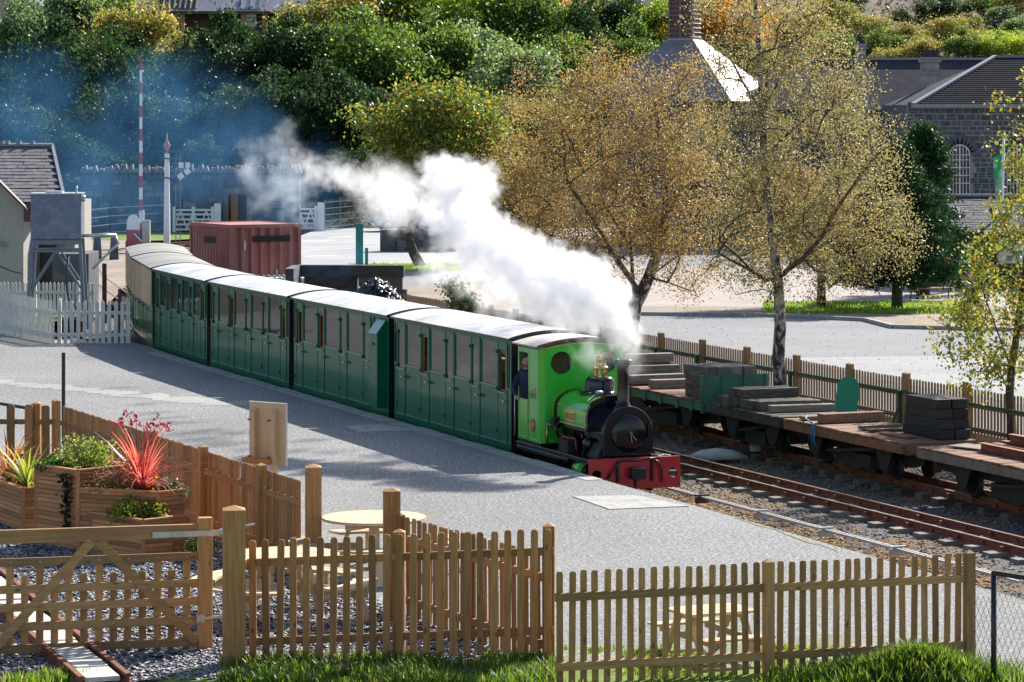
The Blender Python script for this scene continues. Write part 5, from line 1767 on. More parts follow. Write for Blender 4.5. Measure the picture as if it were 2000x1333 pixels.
for (px0, px1, py, ang) in ((338, 372, 323, 0), (338, 373, 356, .62)):
    l = (px1 - px0) * k * (1.0 if ang == 0 else 1.15)
    arm = MB().b2((0, -.02, -.13), (l * .35, .02, .13)).build('arm', M_BLACK, sg, (.28, -.18, sz(py)))
    arm.rotation_euler = (0, -ang, 0)
    for i, (m_, f0, f1) in enumerate(((M_WHITE, .35, .64), (M_BLACK, .64, .74), (M_WHITE, .74, 1.0))):
        MB().b2((l * f0, -.021, -.13), (l * f1, .021, .13)).build('stripe', m_, arm)
MB().cyl((.26, -.2, sz(344)), (.26, -.16, sz(344)), .11, n=14).build('spectacle', simple('signal_lens_blue', (.0, .16, .42), .2), sg)
lad = MB()
for dx in (.40, .62):
    lad.bar((dx, .1, 0), (dx, .1, sz(300)), .03, .03)
for i in range(26):
    z = .2 + (sz(305) - .2) * i / 25
    lad.bar((.40, .1, z), (.62, .1, z), .02, .02)
lad.build('ladder', M_RAILGREY, sg)
for py in (297, 310, 348):
    MB().b2((-.3, -.15, sz(py) - .03), (.55, .15, sz(py) + .03)).build('bracket', M_BLACK, sg)
# ---- white field gates
def white_gate(label, px0, px1, pyb, h):
    a, b = gp(px0, pyb, CPZ), gp(px1, pyb, CPZ)
    d = b - a
    L = d.length
    root = thing('field_gate', label, 'gate', a, math.atan2(d.y, d.x), 'white gates by the stone wall')
    for z in (.15, .42, .69, .96, h):
        MB().b2((0, -.03, z - .05), (L, .03, z + .05)).build('bar', M_WHITE, root)
    for x in (0, L / 2, L):
        MB().b2((x - .08, -.05, 0), (x + .08, .05, h + .18)).build('stile', M_WHITE, root)
    n = 3
    for hlf in (0, 1):
        o = hlf * L / 2
        for i in range(n):
            x0, x1 = o + L / 2 * i / n, o + L / 2 * (i + 1) / n
            MB().bar((x0, .045, .12 if i % 2 == hlf else h), (x1, .045, h if i % 2 == hlf else .12), .03, .07).build('brace', M_WHITE, root)
    for x in (-.28, L + .28):
        MB().box((x, 0, (h + .35) / 2), (.36 if x > 0 else .22, .3, h + .35)).build('gate_post', M_WHITE, root)
white_gate('white barred field gate beside the semaphore signal', 340, 415, 454, 1.2)
white_gate('white barred field gate beyond the red container', 552, 617, 452, 1.2)
# ---- metal railings
def railing(label, pts, h, nb, mesh=False, name='metal_railing'):
    root = thing(name, label, 'railing', pts[0])
    o = pts[0]
    for a, b in zip(pts, pts[1:]):
        a, b = a - o, b - o
        for j in range(nb):
            z = h * (j + .6) / nb
            MB().bar(a + V(0, 0, z), b + V(0, 0, z), .03, .035).build('rail', M_RAILGREY, root)
        n = max(int((b - a).length / 2.0), 1)
        for i in range(n + 1):
            p = a.lerp(b, i / n)
            MB().box(p + V(0, 0, h / 2), (.06, .06, h)).build('upright', M_RAILGREY, root)
        if mesh:
            mb = MB()
            m_ = int((b - a).length / .28)
            for i in range(m_):
                p = a.lerp(b, i / m_)
                mb.box(p + V(0, 0, h / 2), (.016, .016, h))
            tag(mb.build('infill_wire', M_RAILGREY, root), kind='stuff')
railing('grey metal railing in front of the stone wall, from the water tank to the barrier', [gp(172, 470, CPZ), gp(215, 464, CPZ), gp(275, 460, CPZ), gp(330, 456, CPZ)], 1.7, 4)
railing('grey metal railing between the two white gates', [gp(428, 450, CPZ), gp(540, 448, CPZ)], 1.6, 4)
railing('tall wire mesh fence along the road beyond the second white gate', [gp(634, 452, CPZ), gp(722, 442, CPZ), gp(860, 436, CPZ)], 1.7, 5, True, 'mesh_fence')
# ---- old quarry wall with upright coping stones and a doorway
qw = thing('stone_wall', 'tall dark slate wall with ragged upright coping behind the level crossing', 'wall', (-28, 166, 0))
qw.location = (0, 0, 0)
YW = 166.0
def wx(px):
    return (px - 1000) * YW / FOC
def wz(py):
    return CAMH - (py - HOR) * YW / FOC
xs0, xs1 = wx(155), wx(585)
dx0, dx1, dzt = wx(446), wx(482), wz(380)
mb = MB()
mb.b2((xs0, YW, -.6), (dx0, YW + .7, wz(338)))
mb.b2((dx1, YW, -.6), (xs1, YW + .7, wz(338)))
mb.b2((dx0, YW, dzt), (dx1, YW + .7, wz(338)))
mb.build('masonry', M_STONE, qw)
MB().b2((dx0, YW + .55, -.6), (dx1, YW + .62, dzt)).build('doorway', M_BLACK, qw)
MB().b2((dx0 + .1, YW + .3, -.6), (dx0 + .5, YW + .36, dzt)).build('door_leaf', M_FENCE, qw)
mb = MB()
mb.b2((dx0 - .3, YW - .08, -.5), (dx0, YW - .005, dzt + .3)).b2((dx1, YW - .08, -.5), (dx1 + .3, YW - .005, dzt + .3)).b2((dx0, YW - .08, dzt), (dx1, YW - .005, dzt + .35))
mb.build('door_surround', M_STONE2, qw)
MB().b2((wx(418), YW - .25, -.6), (wx(436), YW - .01, wz(345))).build('buttress', M_STONE, qw)
rnd = random.Random(31)
stm = MB().box((0, 0, 0), (1, 1, 1), None, .9).mesh('stone', [M_STONE])
stm2 = MB().box((0, 0, 0), (1, 1, 1), None, .9).mesh('stone', [M_STONE2])
z = wz(436)
while z < wz(344):
    h = rnd.uniform(.22, .36)
    x = xs0 + .1
    while x < xs1 - .4:
        w = rnd.uniform(.45, 1.0)
        if not (x < dx1 + .35 and x + w > dx0 - .35) and rnd.random() < .8:
            piece('stone', stm if rnd.random() < .75 else stm2, qw, (x + w / 2, YW - .01, z + h / 2), (0, 0, 0), (w * .94, .10 + rnd.uniform(0, .06), h * .9))
        x += w
    z += h
mb = MB()
x = xs0
while x < xs1:
    w = rnd.uniform(.10, .28)
    mb.box((x + w / 2, YW + .3, wz(338) + rnd.uniform(.05, .22)), (w * .6, .6, rnd.uniform(.3, .6)), Matrix.Rotation(rnd.uniform(-.35, .35), 3, 'Y'))
    x += w
tag(mb.build('coping', M_STONE2, qw), kind='stuff')
# ---- red shipping container
cn = thing('shipping_container', 'red corrugated steel container beside the train', 'container', (-8.69, 94.8, CPZ), R(30.7))
def corr(mb, x0, x1, y, z0, z1, depth, pitch, axis):
    n = int((x1 - x0) / pitch)
    pts = []
    for i in range(n):
        a = x0 + (x1 - x0) * i / n
        p = (x1 - x0) / n
        pts += [(a, y), (a + p * .35, y), (a + p * .5, y + depth), (a + p * .85, y + depth)]
    pts.append((x1, y))
    for (u0, v0), (u1, v1) in zip(pts, pts[1:]):
        if axis == 'X':
            mb.add([(u0, v0, z0), (u1, v1, z0), (u1, v1, z1), (u0, v0, z1)], [(0, 1, 2, 3)])
        else:
            mb.add([(v0, u0, z0), (v1, u1, z0), (v1, u1, z1), (v0, u0, z1)], [(0, 1, 2, 3)])
CW, CL, CH = 2.44, 3.0, 2.94
mb = MB()
corr(mb, .06, CW - .06, .02, .12, CH - .1, .10, .30, 'X')
mb.build('end_panel', M_CONTAINER, cn)
mb = MB()
corr(mb, .06, CL - .06, .02, .12, CH - .1, .045, .20, 'Y')
mb.build('side_panel', M_CONTAINER, cn)
mb = MB()
mb.b2((.05, CL - .06, .1), (CW - .05, CL - .02, CH - .08)).b2((CW - .06, .05, .1), (CW - .02, CL - .05, CH - .08))
mb.build('far_panel', M_CONTAINER, cn)
mb = MB()
for x in (0, CW - .1):
    for y in (0, CL - .1):
        mb.b2((x, y, 0), (x + .1, y + .1, CH))
for z in (0, CH - .11):
    mb.b2((.1, 0, z), (CW - .1, .08, z + .11)).b2((.1, CL - .08, z), (CW - .1, CL, z + .11)).b2((0, .1, z), (.08, CL - .1, z + .11)).b2((CW - .08, .1, z), (CW, CL - .1, z + .11))
mb.build('corner_frame', M_CONTAINER, cn)
MB().b2((.08, .08, CH - .05), (CW - .08, CL - .08, CH - .02)).build('roof', M_CONTAINER, cn)
MB().b2((.75, -.003, CH - .55), (2.05, .012, CH - .36)).build('faded_marking', M_DARK, cn)
MB().b2((-.003, 1.1, CH - .6), (.012, 1.9, CH - .4)).build('faded_marking', M_DARK, cn)
for x, z in ((.45, CH - .8), (1.55, CH - 1.7)):
    MB().b2((x, -.02, z), (x + .07, .015, z + .3)).build('lock_handle', M_STEEL, cn)
# ---- white liquid containers in cages
M_TOTE = simple('white_plastic', (0.72, 0.73, 0.72), 0.4, var=0.05)
for i, (px, lab) in enumerate(((531, 'white caged liquid tote next to the container'), (581, 'white caged liquid tote next to the coal bunker wall'))):
    p = at(px, 535, 94)
    t = thing('liquid_tote', lab, 'liquid tote', (p.x, 94, CPZ), .15, 'liquid totes')
    MB().b2((-.38, -.45, .15), (.38, .45, 1.38)).build('bottle', M_TOTE, t, bevel=.06)
    mb = MB()
    for j in range(6):
        x = -.40 + .8 * j / 5
        mb.b2((x - .012, -.48, .0), (x + .012, -.455, 1.42)).b2((x - .012, -.48, 1.40), (x + .012, .48, 1.43))
    for z in (.3, .7, 1.1, 1.41):
        mb.b2((-.41, -.482, z), (.41, -.457, z + .025))
    mb.build('cage', M_STEEL, t)
    MB().b2((-.42, -.5, 0), (.42, .5, .12)).build('pallet', M_GREYWOOD, t)
# ---- coal bunker of old sleepers, with coal
M_BUNK = simple('bunker_slate_block', (.075, .085, .105), .8, var=.4, scale=3, bmp=.5)
cb = thing('coal_bunker', 'dark bunker walled with old sleepers behind the train', 'coal bunker', (-5.2, 92, CPZ))
rnd = random.Random(8)
for k in range(5):
    for (x0, x1, y0, y1) in ((-1.15, .62, .6, .45), (.5, 1.95, .40, .30)):
        MB().bar((x0 + rnd.uniform(-.12, .12), y0 + rnd.uniform(-.06, .06), .2 + k * .36), (x1 + rnd.uniform(-.12, .12), y1 + rnd.uniform(-.06, .06), .2 + k * .36), .3 + rnd.uniform(0, .1), .358).build('wall_sleeper', M_BUNK if rnd.random() < .6 else M_SLEEPER, cb)
    MB().bar((-1.3, .6, .2 + k * .36), (-1.35, -1.6, .2 + k * .36), .25, .34).build('wall_sleeper', M_BUNK, cb)
def heap(c, rx, ry, h):
    def f(rng, n):
        a = rng.uniform(0, 2 * np.pi, n)
        r = np.sqrt(rng.uniform(0, 1, n))
        return np.column_stack([c[0] + rx * r * np.cos(a), c[1] + ry * r * np.sin(a), c[2] + h * (1 - r ** 1.5) + rng.uniform(-.05, .03, n)])
    return f
COALC = [(.04, .045, .06), (.07, .08, .10), (.022, .024, .03)]
p = at(735, 590, 88)
stones('coal_heap', heap((p.x, 88.2, -.5), 1.4, 1.3, 1.75), 1900, (.06, .13), None, M_COAL, COALC, 5, flat=.85, label='large heap of glossy coal behind the train', category='coal')
p = at(847, 600, 84)
stones('coal_heap', heap((p.x, 84, -.5), .8, .8, 1.1), 800, (.05, .1), None, M_COAL, COALC, 6, flat=.85, label='small heap of coal next to the leafy shrub', category='coal')
p = at(640, 520, 95)
stones('rubble_bank', heap((p.x, 95, CPZ - .4), 1.6, 1.2, 2.0), 1500, (.06, .14), None, M_STONE_VC, [(.10, .10, .11), (.06, .06, .06), (.16, .14, .11), (.09, .10, .05)], 7, flat=.7, label='dark rubble bank behind the coal bunker', category='rubble')
a, b = at(772, 600, 84), at(818, 600, 82)
a.z = b.z = CPZ
fence('short length of grey picket fence beside the coal heap', a, b, .10, 1.0, (.2, .7), [.05, (b - a).length - .03], pw=.06, psize=.12, mats=(M_OLDFENCE, M_OLDFENCE_H), joined=True, seed=30, post_h=1.2)
# ---- posts on the verge
gpz = thing('teal_post', 'stout teal square post standing on the grass verge by the road', 'post', gp(702, 522, CPZ), .1)
MB().b2((-.15, -.15, -.2), (.15, .15, 1.82)).build('shaft', M_POSTGREEN, gpz, bevel=.015)
post('small teal post standing beside the stout one', gp(716, 521, CPZ), .13, .78, M_POSTGREEN)
# ---- roadside parapet
pw = thing('stone_parapet', 'low rubble stone parapet with a square pier beside the road', 'wall', gp(820, 492, CPZ), 0)
YP = pw.location.y
w = 142 * YP / FOC / 2
MB().b2((-w, 0, 0), (w, .6, .92)).build('masonry', M_STONE2, pw)
MB().b2((-w - .15, -.2, 0), (-w + .55, .75, 1.02)).build('pier', M_STONE, pw)
rnd = random.Random(12)
z = .04
while z < .88:
    h = rnd.uniform(.13, .2)
    x = -w + .6
    while x < w - .2:
        l = rnd.uniform(.22, .5)
        piece('stone', stm if rnd.random() < .5 else stm2, pw, (x + l / 2, -.01, z + h / 2), (0, 0, 0), (l * .92, .09, h * .88))
        x += l
    z += h
MB().b2((-w - .1, -.08, .92), (w, .68, 1.0)).build('coping', M_STONE2, pw)
# ---- parked cars beyond the parapet
def car(label, loc, rz, col):
    m = paint('car_paint_' + str(len(MATS)), col, .2, .9)
    root = thing('parked_car', label, 'car', loc, rz, 'cars parked beyond the parapet')
    def sec(x, pts):
        return [(x, y, z) for y, z in pts]
    prof = [(-2.05, .45, .78, .62), (-1.95, .32, .92, .80), (-1.2, .28, .98, .86), (0, .27, 1.0, .88), (1.3, .28, .94, .86), (1.95, .34, .80, .80), (2.05, .45, .68, .66)]
    mb = MB()
    mb.loft([[(x, -w_, z0), (x, w_, z0), (x, w_ * 1.0, (z0 + z1) / 2), (x, w_ * .94, z1), (x, -w_ * .94, z1), (x, -w_, (z0 + z1) / 2)] for x, z0, z1, w_ in prof], smooth=False)
    mb.build('body', m, root, bevel=.05)
    gh = [(-1.75, .92, .74), (-1.15, 1.42, .60), (.25, 1.46, .60), (1.05, .95, .72)]
    mb = MB()
    mb.loft([[(x, -w_, z), (x, w_, z), (x, w_ + .02, .9), (x, -w_ - .02, .9)] for x, z, w_ in gh])
    mb.build('glasshouse', simple('car_glass_' + str(len(MATS)), (.015, .02, .025), .08), root)
    MB().b2((-1.15, -.58, 1.42), (.25, .58, 1.48)).build('roof_panel', m, root, bevel=.03)
    for x in (-1.3, 1.3):
        for s in (-1, 1):
            w_ = MB().cyl((x, s * .68, .32), (x, s * .88, .32), .32, n=18).build('wheel', M_BLACK, root)
            MB().cyl((x, s * .885, .32), (x, s * .895, .32), .20, n=14).build('rim', M_STEEL, w_)
    for s in (-1, 1):
        MB().ball((2.0, s * .55, .66), .12, 8, 5, (.5, 1, .7)).build('headlight', M_TOTE, root)
        MB().ball((-2.02, s * .58, .74), .11, 8, 5, (.4, .8, 1.2)).build('tail_light', M_SIGRED, root)
    return root
car('pale blue car half hidden by steam above the parapet', gp(800, 452, CPZ), .15, (.10, .24, .34))
car('blue car behind the leaning trunk, half hidden by steam', gp(868, 452, CPZ), .1, (.06, .16, .28))

# ================================================================== large buildings
# ---- lean-to shop with notice boards
nb = thing('visitor_building', 'low slate-roofed building with skylights and white notice boards', 'building', (19, 112, CPZ))
nb.location = (0, 0, 0)
YN = 112.0
def nx(px):
    return (px - 1000) * YN / FOC
def nz(py):
    return CAMH - (py - HOR) * YN / FOC
ez, rz_ = nz(454), CAMH - (384 - HOR) * (YN + 3.2) / FOC
MB().b2((nx(1845), YN + .3, CPZ), (nx(2120), YN + .4, ez - .05)).build('wall', M_DARK, nb)
MB().b2((nx(1845), YN + .24, CPZ), (nx(2120), YN + .3, nz(515))).build('plinth', M_BLACK, nb)
mb = MB()
mb.add([(nx(1800), YN - .2, ez), (nx(2120), YN - .2, ez), (nx(2120), YN + 3.2, rz_), (nx(1800), YN + 3.2, rz_)], [(0, 1, 2, 3)])
mb.add([(nx(1800), YN + 3.2, rz_), (nx(2120), YN + 3.2, rz_), (nx(2120), YN + 6, ez), (nx(1800), YN + 6, ez)], [(0, 1, 2, 3)])
rf = mb.build('roof', M_SLATE_DK, nb)
MB().b2((nx(1800), YN - .26, ez - .16), (nx(2120), YN - .14, ez - .01)).build('gutter', M_BLACK, nb)
slv = math.atan2(rz_ - ez, 3.4)
sl2 = MB().box((0, 0, 0), (.30, .24, .014)).mesh('slate', simple('shop_slate', (.07, .068, .085), .75, var=.35, scale=3, spec=.2))
rnd = random.Random(6)
for r_ in range(15):
    t = (r_ + .45) / 15
    x = nx(1850) + (.15 if r_ % 2 else 0)
    while x < nx(2010):
        piece('slate', sl2, rf, (x, YN - .2 + 3.4 * t, ez + (rz_ - ez) * t + .012 + rnd.uniform(0, .01)), (slv - .04 + rnd.uniform(-.02, .02), rnd.uniform(-.02, .02), 0))
        x += .31
for i in range(9):
    MB().b2((nx(1840 + i * 21), YN + 3.05, rz_ + .0), (nx(1840 + i * 21 + 19), YN + 3.35, rz_ + .09)).build('ridge_tile', M_RIDGE, rf)
M_SKYL = simple('skylight_glass', (0.30, 0.33, 0.38), 0.08, var=.02)
for px in (1878, 1967):
    t0, t1 = .42, .66
    def rp_(px_, t, o=0):
        return V(nx(px_), YN - .2 + 3.4 * t, ez + (rz_ - ez) * t + .03 + o)
    fr = MB().add([rp_(px - 14, t0), rp_(px + 17, t0), rp_(px + 14, t1), rp_(px - 15, t1), rp_(px - 14, t0, .07), rp_(px + 17, t0, .07), rp_(px + 14, t1, .07), rp_(px - 15, t1, .07)], [(4, 5, 6, 7), (0, 1, 5, 4), (1, 2, 6, 5), (2, 3, 7, 6), (3, 0, 4, 7)]).build('skylight', M_BLACK, rf)
    MB().add([rp_(px - 10, t0 + .03, .075), rp_(px + 13, t0 + .03, .075), rp_(px + 10, t1 - .03, .075), rp_(px - 11, t1 - .03, .075)], [(0, 1, 2, 3)]).build('pane', M_SKYL, fr)
M_NB = simple('notice_white', (0.62, 0.66, 0.70), 0.5, var=.04)
M_NBG = simple('notice_green', (0.02, 0.20, 0.13), 0.5)
M_NBB = simple('notice_blue', (0.03, 0.13, 0.30), 0.5)
M_NBY = simple('notice_yellow', (0.50, 0.44, 0.18), 0.6)
for (p0, p1, rects) in ((1846, 1899, ((1875, 478, 1897, 484, M_NBG), (1873, 493, 1884, 501, M_NBG), (1860, 500, 1871, 505, M_NBB), (1850, 466, 1898, 469, M_NBY))), (1952, 2030, ((1962, 480, 1968, 487, M_DARK), (1969, 487, 1985, 494, M_NBB), (1986, 489, 1997, 504, M_NBG), (1969, 500, 1977, 510, M_NBB)))):
    brd = MB().b2((nx(p0), YN + .16, nz(513)), (nx(p1), YN + .23, nz(466))).build('notice_board', M_NB, nb)
    for (x0, y0, x1, y1, m_) in rects:
        MB().b2((nx(x0), YN + .14, nz(y1)), (nx(x1), YN + .158, nz(y0))).build('poster', m_, brd)
    MB().b2((nx(p0), YN + .12, nz(516)), (nx(p1), YN + .23, nz(513))).build('board_edge', M_NBY, brd)
MB().b2((nx(1914), YN + .22, nz(560)), (nx(1946), YN + .29, nz(465))).build('doorway', M_BLACK, nb)
for px in (1904, 1911, 1948):
    MB().b2((nx(px), YN + .15, CPZ), (nx(px + 3.5), YN + .25, nz(462))).build('door_post', M_FENCE, nb)
# ---- dark stone workshop with arched windows
ws = thing('stone_workshop', 'dark stone workshop with slate hipped roof and white arched windows', 'building', (30, 135, CPZ))
ws.location = (0, 0, 0)
YS = 135.0
def sx(px, y=YS):
    return (px - 1000) * y / FOC
def szz(py, y=YS):
    return CAMH - (py - HOR) * y / FOC
ze = szz(205)
MB().b2((sx(1770), YS + .12, CPZ), (sx(2150), YS + 9, ze)).build('wall_core', M_STONE, ws)
MB().b2((sx(1771), YS + .042, szz(400)), (sx(2149), YS + .118, ze - .02)).build('mortar_face', M_MORTAR, ws)
wl = MB().b2((sx(1771), YS + .02, CPZ), (sx(2149), YS + .119, szz(400))).build('wall', M_STONE, ws)
wins = [(1855, 1894), (1967, 2006)]
rnd = random.Random(17)
blk = MB().box((0, 0, 0), (1, 1, 1), None, .93).mesh('stone', M_STONE)
blk2 = MB().box((0, 0, 0), (1, 1, 1), None, .93).mesh('stone', simple('blue_grey_stone', (.05, .058, .078), .8, var=.35, scale=2, bmp=.4))
zc = szz(383)
while zc < ze - .1:
    h = rnd.choice((.2, .24, .30))
    x = sx(1772)
    while x < sx(2012):
        w = rnd.choice((.18, .28, .36, .50))
        pxm = 1000 + (x + w / 2) * FOC / YS
        pym = HOR + (CAMH - zc - h / 2) * FOC / YS
        hole = False
        for (p0, p1) in wins:
            cx = (p0 + p1) / 2
            hw_ = (p1 - p0) / 2 + 4
            if abs(pxm - cx) < hw_ + 2 and (pym > 300 or (pxm - cx) ** 2 + (pym - 303) ** 2 < (hw_ + 10) ** 2):
                hole = True
        if not hole:
            hh = h - .055
            if w > .3 and rnd.random() < .3 and h > .22:
                piece('stone', blk, wl, (x + w / 2, YS + .08, zc + h * .27), (0, 0, 0), (w - .055, .12, h * .42))
                piece('stone', blk2, wl, (x + w / 2, YS + .08, zc + h * .77), (0, 0, 0), (w - .055, .12, h * .36))
            else:
                piece('stone', blk if rnd.random() < .6 else blk2, wl, (x + w / 2, YS + .08, zc + h / 2), (0, 0, 0), (w - .055, .12 + rnd.uniform(0, .05), hh))
        x += w
    zc += h
M_IVORY = simple('window_white', (0.62, 0.59, 0.56), .5)
for (p0, p1) in wins:
    cx, hw_ = sx((p0 + p1) / 2), (p1 - p0) / 2 * YS / FOC
    zs, zb = szz(303), szz(400)
    wn_ = MB()
    pts = [(cx - hw_, zb)] + [(cx + hw_ * math.cos(math.pi - math.pi * k / 14), zs + hw_ * math.sin(math.pi * k / 14)) for k in range(15)] + [(cx + hw_, zb)]
    wn_.prism(pts, YS + .02, YS + .06, 'Y')
    wo = wn_.build('window', simple('window_dark_' + str(p0), (.02, .02, .028), .15), ws)
    m2 = MB()
    for k in range(14):
        a0, a1 = math.pi * k / 14, math.pi * (k + 1) / 14
        m2.bar((cx - hw_ * math.cos(a0), YS, zs + hw_ * math.sin(a0)), (cx - hw_ * math.cos(a1), YS, zs + hw_ * math.sin(a1)), .05, .05)
    for k in range(7):
        x = cx - hw_ + 2 * hw_ * k / 6
        top = zs + math.sqrt(max(hw_ ** 2 - (x - cx) ** 2, 0))
        m2.b2((x - .014, YS - .01, zb), (x + .014, YS + .015, top))
    m2.b2((cx - .03, YS - .015, zb), (cx + .03, YS + .01, zs + hw_))
    for z in (zs, zs - .22, zs - .56, zs - .9, zs - 1.24):
        m2.b2((cx - hw_, YS - .012, z - .016), (cx + hw_, YS + .012, z + .016))
    m2.build('glazing_bars', M_IVORY, wo)
    for k in range(11):
        a = math.pi * (k + .5) / 11
        m3 = MB().box((0, 0, 0), (.40, .16, .22 if k != 5 else .26))
        q = m3.build('arch_stone', M_STONE, ws, (cx - (hw_ + .24) * math.cos(a), YS + .05, zs + (hw_ + .24) * math.sin(a)))
        q.rotation_euler = (0, a if True else 0, 0)
mb = MB()
yr = YS + 5.2
zr = CAMH - (112 - HOR) * yr / FOC
mb.add([(sx(1782), YS - .35, ze), (sx(2150), YS - .35, ze), (sx(2150, yr), yr, zr), (sx(1944, yr), yr, zr), (sx(1782), YS + 10.4, ze)], [(0, 1, 2, 3), (0, 3, 4)])
rf = mb.build('roof', M_SLATE_DK, ws)
mb = MB()
for k in range(1, 24):                       # slate courses standing proud of one another
    t = k / 24
    a = V(sx(1782), YS - .35, ze).lerp(V(sx(1944, yr), yr, zr), t)
    b = V(sx(2150), YS - .35, ze).lerp(V(sx(2150, yr), yr, zr), t)
    mb.bar(a + V(.05, -.02, .025), b + V(0, -.02, .025), .05, .02)
tag(mb.build('slate_course', M_SLATE_DK, rf), kind='stuff')
mb = MB()
mb.bar((sx(1782), YS - .35, ze + .03), (sx(1944, yr), yr, zr + .05), .22, .1)
mb.bar((sx(1944, yr), yr, zr + .03), (sx(2150, yr), yr, zr + .03), .22, .1)
mb.build('hip_ridge', M_RIDGE, rf)
MB().b2((sx(1778), YS - .42, ze - .13), (sx(2150), YS - .28, ze + .02)).build('gutter', M_RIDGE, ws)
# ---- long slate roof and chimneys behind the workshop
lb = thing('slate_roofed_range', 'long dark slate roof with tall stone chimney behind the workshop', 'building', (30, 150, CPZ))
lb.location = (0, 0, 0)
Y2 = 150.0
mb = MB()
zr2, ze2 = szz(117, Y2), szz(215, Y2 - 4)
mb.add([(sx(1500, Y2), Y2, zr2), (sx(2150, Y2), Y2, zr2), (sx(2150, Y2 - 4), Y2 - 4, ze2), (sx(1500, Y2 - 4), Y2 - 4, ze2), (sx(1500, Y2), Y2 + 4, ze2), (sx(2150, Y2), Y2 + 4, ze2)], [(0, 1, 2, 3), (0, 1, 5, 4)])
mb.build('roof', M_SLATE_DK, lb)
MB().b2((sx(1502, Y2 - 4), Y2 - 3.6, CPZ), (sx(2150, Y2 - 4), Y2 + 3.6, ze2 + .05)).build('wall', M_STONE, lb)
MB().b2((sx(1500, Y2), Y2 - .12, zr2 - .02), (sx(2150, Y2), Y2 + .12, zr2 + .1)).build('ridge', M_RIDGE, lb)
M_CHIM = simple('chimney_stone', (.27, .25, .225), .85, var=.35, scale=2.5, bmp=.5)
for (p0, p1, pt, pb) in ((1799, 1833, 98, 190), (1671, 1690, 72, 140)):
    yc = Y2 - 5.5
    xc, wq = sx((p0 + p1) / 2, yc), (p1 - p0) * yc / FOC
    zt, zb = szz(pt, yc), szz(pb, yc) - 2.5
    ch = MB().b2((xc - wq / 2, yc - .3, zb), (xc + wq / 2, yc + .3, zt - .55)).build('chimney', M_CHIM, lb)
    for dz, g_ in ((-.58, .09), (-.45, .04), (-1.15, .05)):
        MB().b2((xc - wq / 2 - g_, yc - .3 - g_, zt + dz), (xc + wq / 2 + g_, yc + .3 + g_, zt + dz + .11)).build('chimney_band', M_CHIM, ch)
    MB().box((xc, yc, zt - .17), (wq * .85, .5, .34), None, .85).build('chimney_cap', M_SLATE_DK, ch)
# ---- tower with pyramid roof and louvred turret
tw = thing('clock_tower_roof', 'stone building with steep pyramid roof and louvred turret behind the birches', 'building', (8.5, 150, CPZ))
Yt = 150.0
tw.location = (sx(1338, Yt), Yt, 0)
hwid = 152 * Yt / FOC
zE, zA = szz(198, Yt - 2), szz(78, Yt)
twl = MB().b2((-hwid + .3, -hwid + .3, CPZ), (hwid - .3, hwid - .3, zE)).build('wall', M_STONE, tw)
m_w = simple('turret_lead', (.30, .29, .29), .4, var=.15, scale=1.2)
apx = .66
mb = MB()
q_ = [(-hwid, -hwid), (hwid, -hwid), (hwid, hwid), (-hwid, hwid)]
tq = [(-apx, -apx), (apx, -apx), (apx, apx), (-apx, apx)]
mb.loft([[(x, y, zE) for x, y in q_], [(x * 1.0, y, zA) for x, y in tq]], cap=True)
rf = mb.build('pyramid_roof', simple('pyramid_slate', (.17, .165, .17), .38, var=.2, scale=1.5, spec=.7), tw)
rf.rotation_euler = (0, 0, R(-24))
tr = MB().b2((-.58, -.58, zA - .1), (.58, .58, zA + 3.0)).build('turret', M_FASCIA, tw)
tr.rotation_euler = (0, 0, R(-24))
for i in range(13):
    z = zA + .1 + i * .22
    MB().box((0, -.60, z), (1.1, .10, .10), Matrix.Rotation(.5, 3, 'X')).build('louvre', simple('louvre_paint', (.16, .10, .09), .6) if i == 0 else MATS['louvre_paint'], tr)
    MB().box((.60, 0, z), (.10, 1.1, .10), Matrix.Rotation(.5, 3, 'Y')).build('louvre', MATS['louvre_paint'], tr)
for x in (-.58, 0, .58):
    MB().b2((x - .05, -.66, zA), (x + .05, -.55, zA + 3)).build('turret_post', MATS['louvre_paint'], tr)
MB().b2((-.68, -.68, zA - .12), (.68, .68, zA + .05)).build('turret_skirt', m_w, tr)
for x in (-2.4, 0, 2.4):
    w_ = MB().b2((x - .5, -hwid + .22, 1.4), (x + .5, -hwid + .28, 3.2)).build('window', M_BLACK, tw)
    MB().b2((x - .6, -hwid + .2, 1.28), (x + .6, -hwid + .29, 1.39)).build('window_sill', M_STONE2, tw)
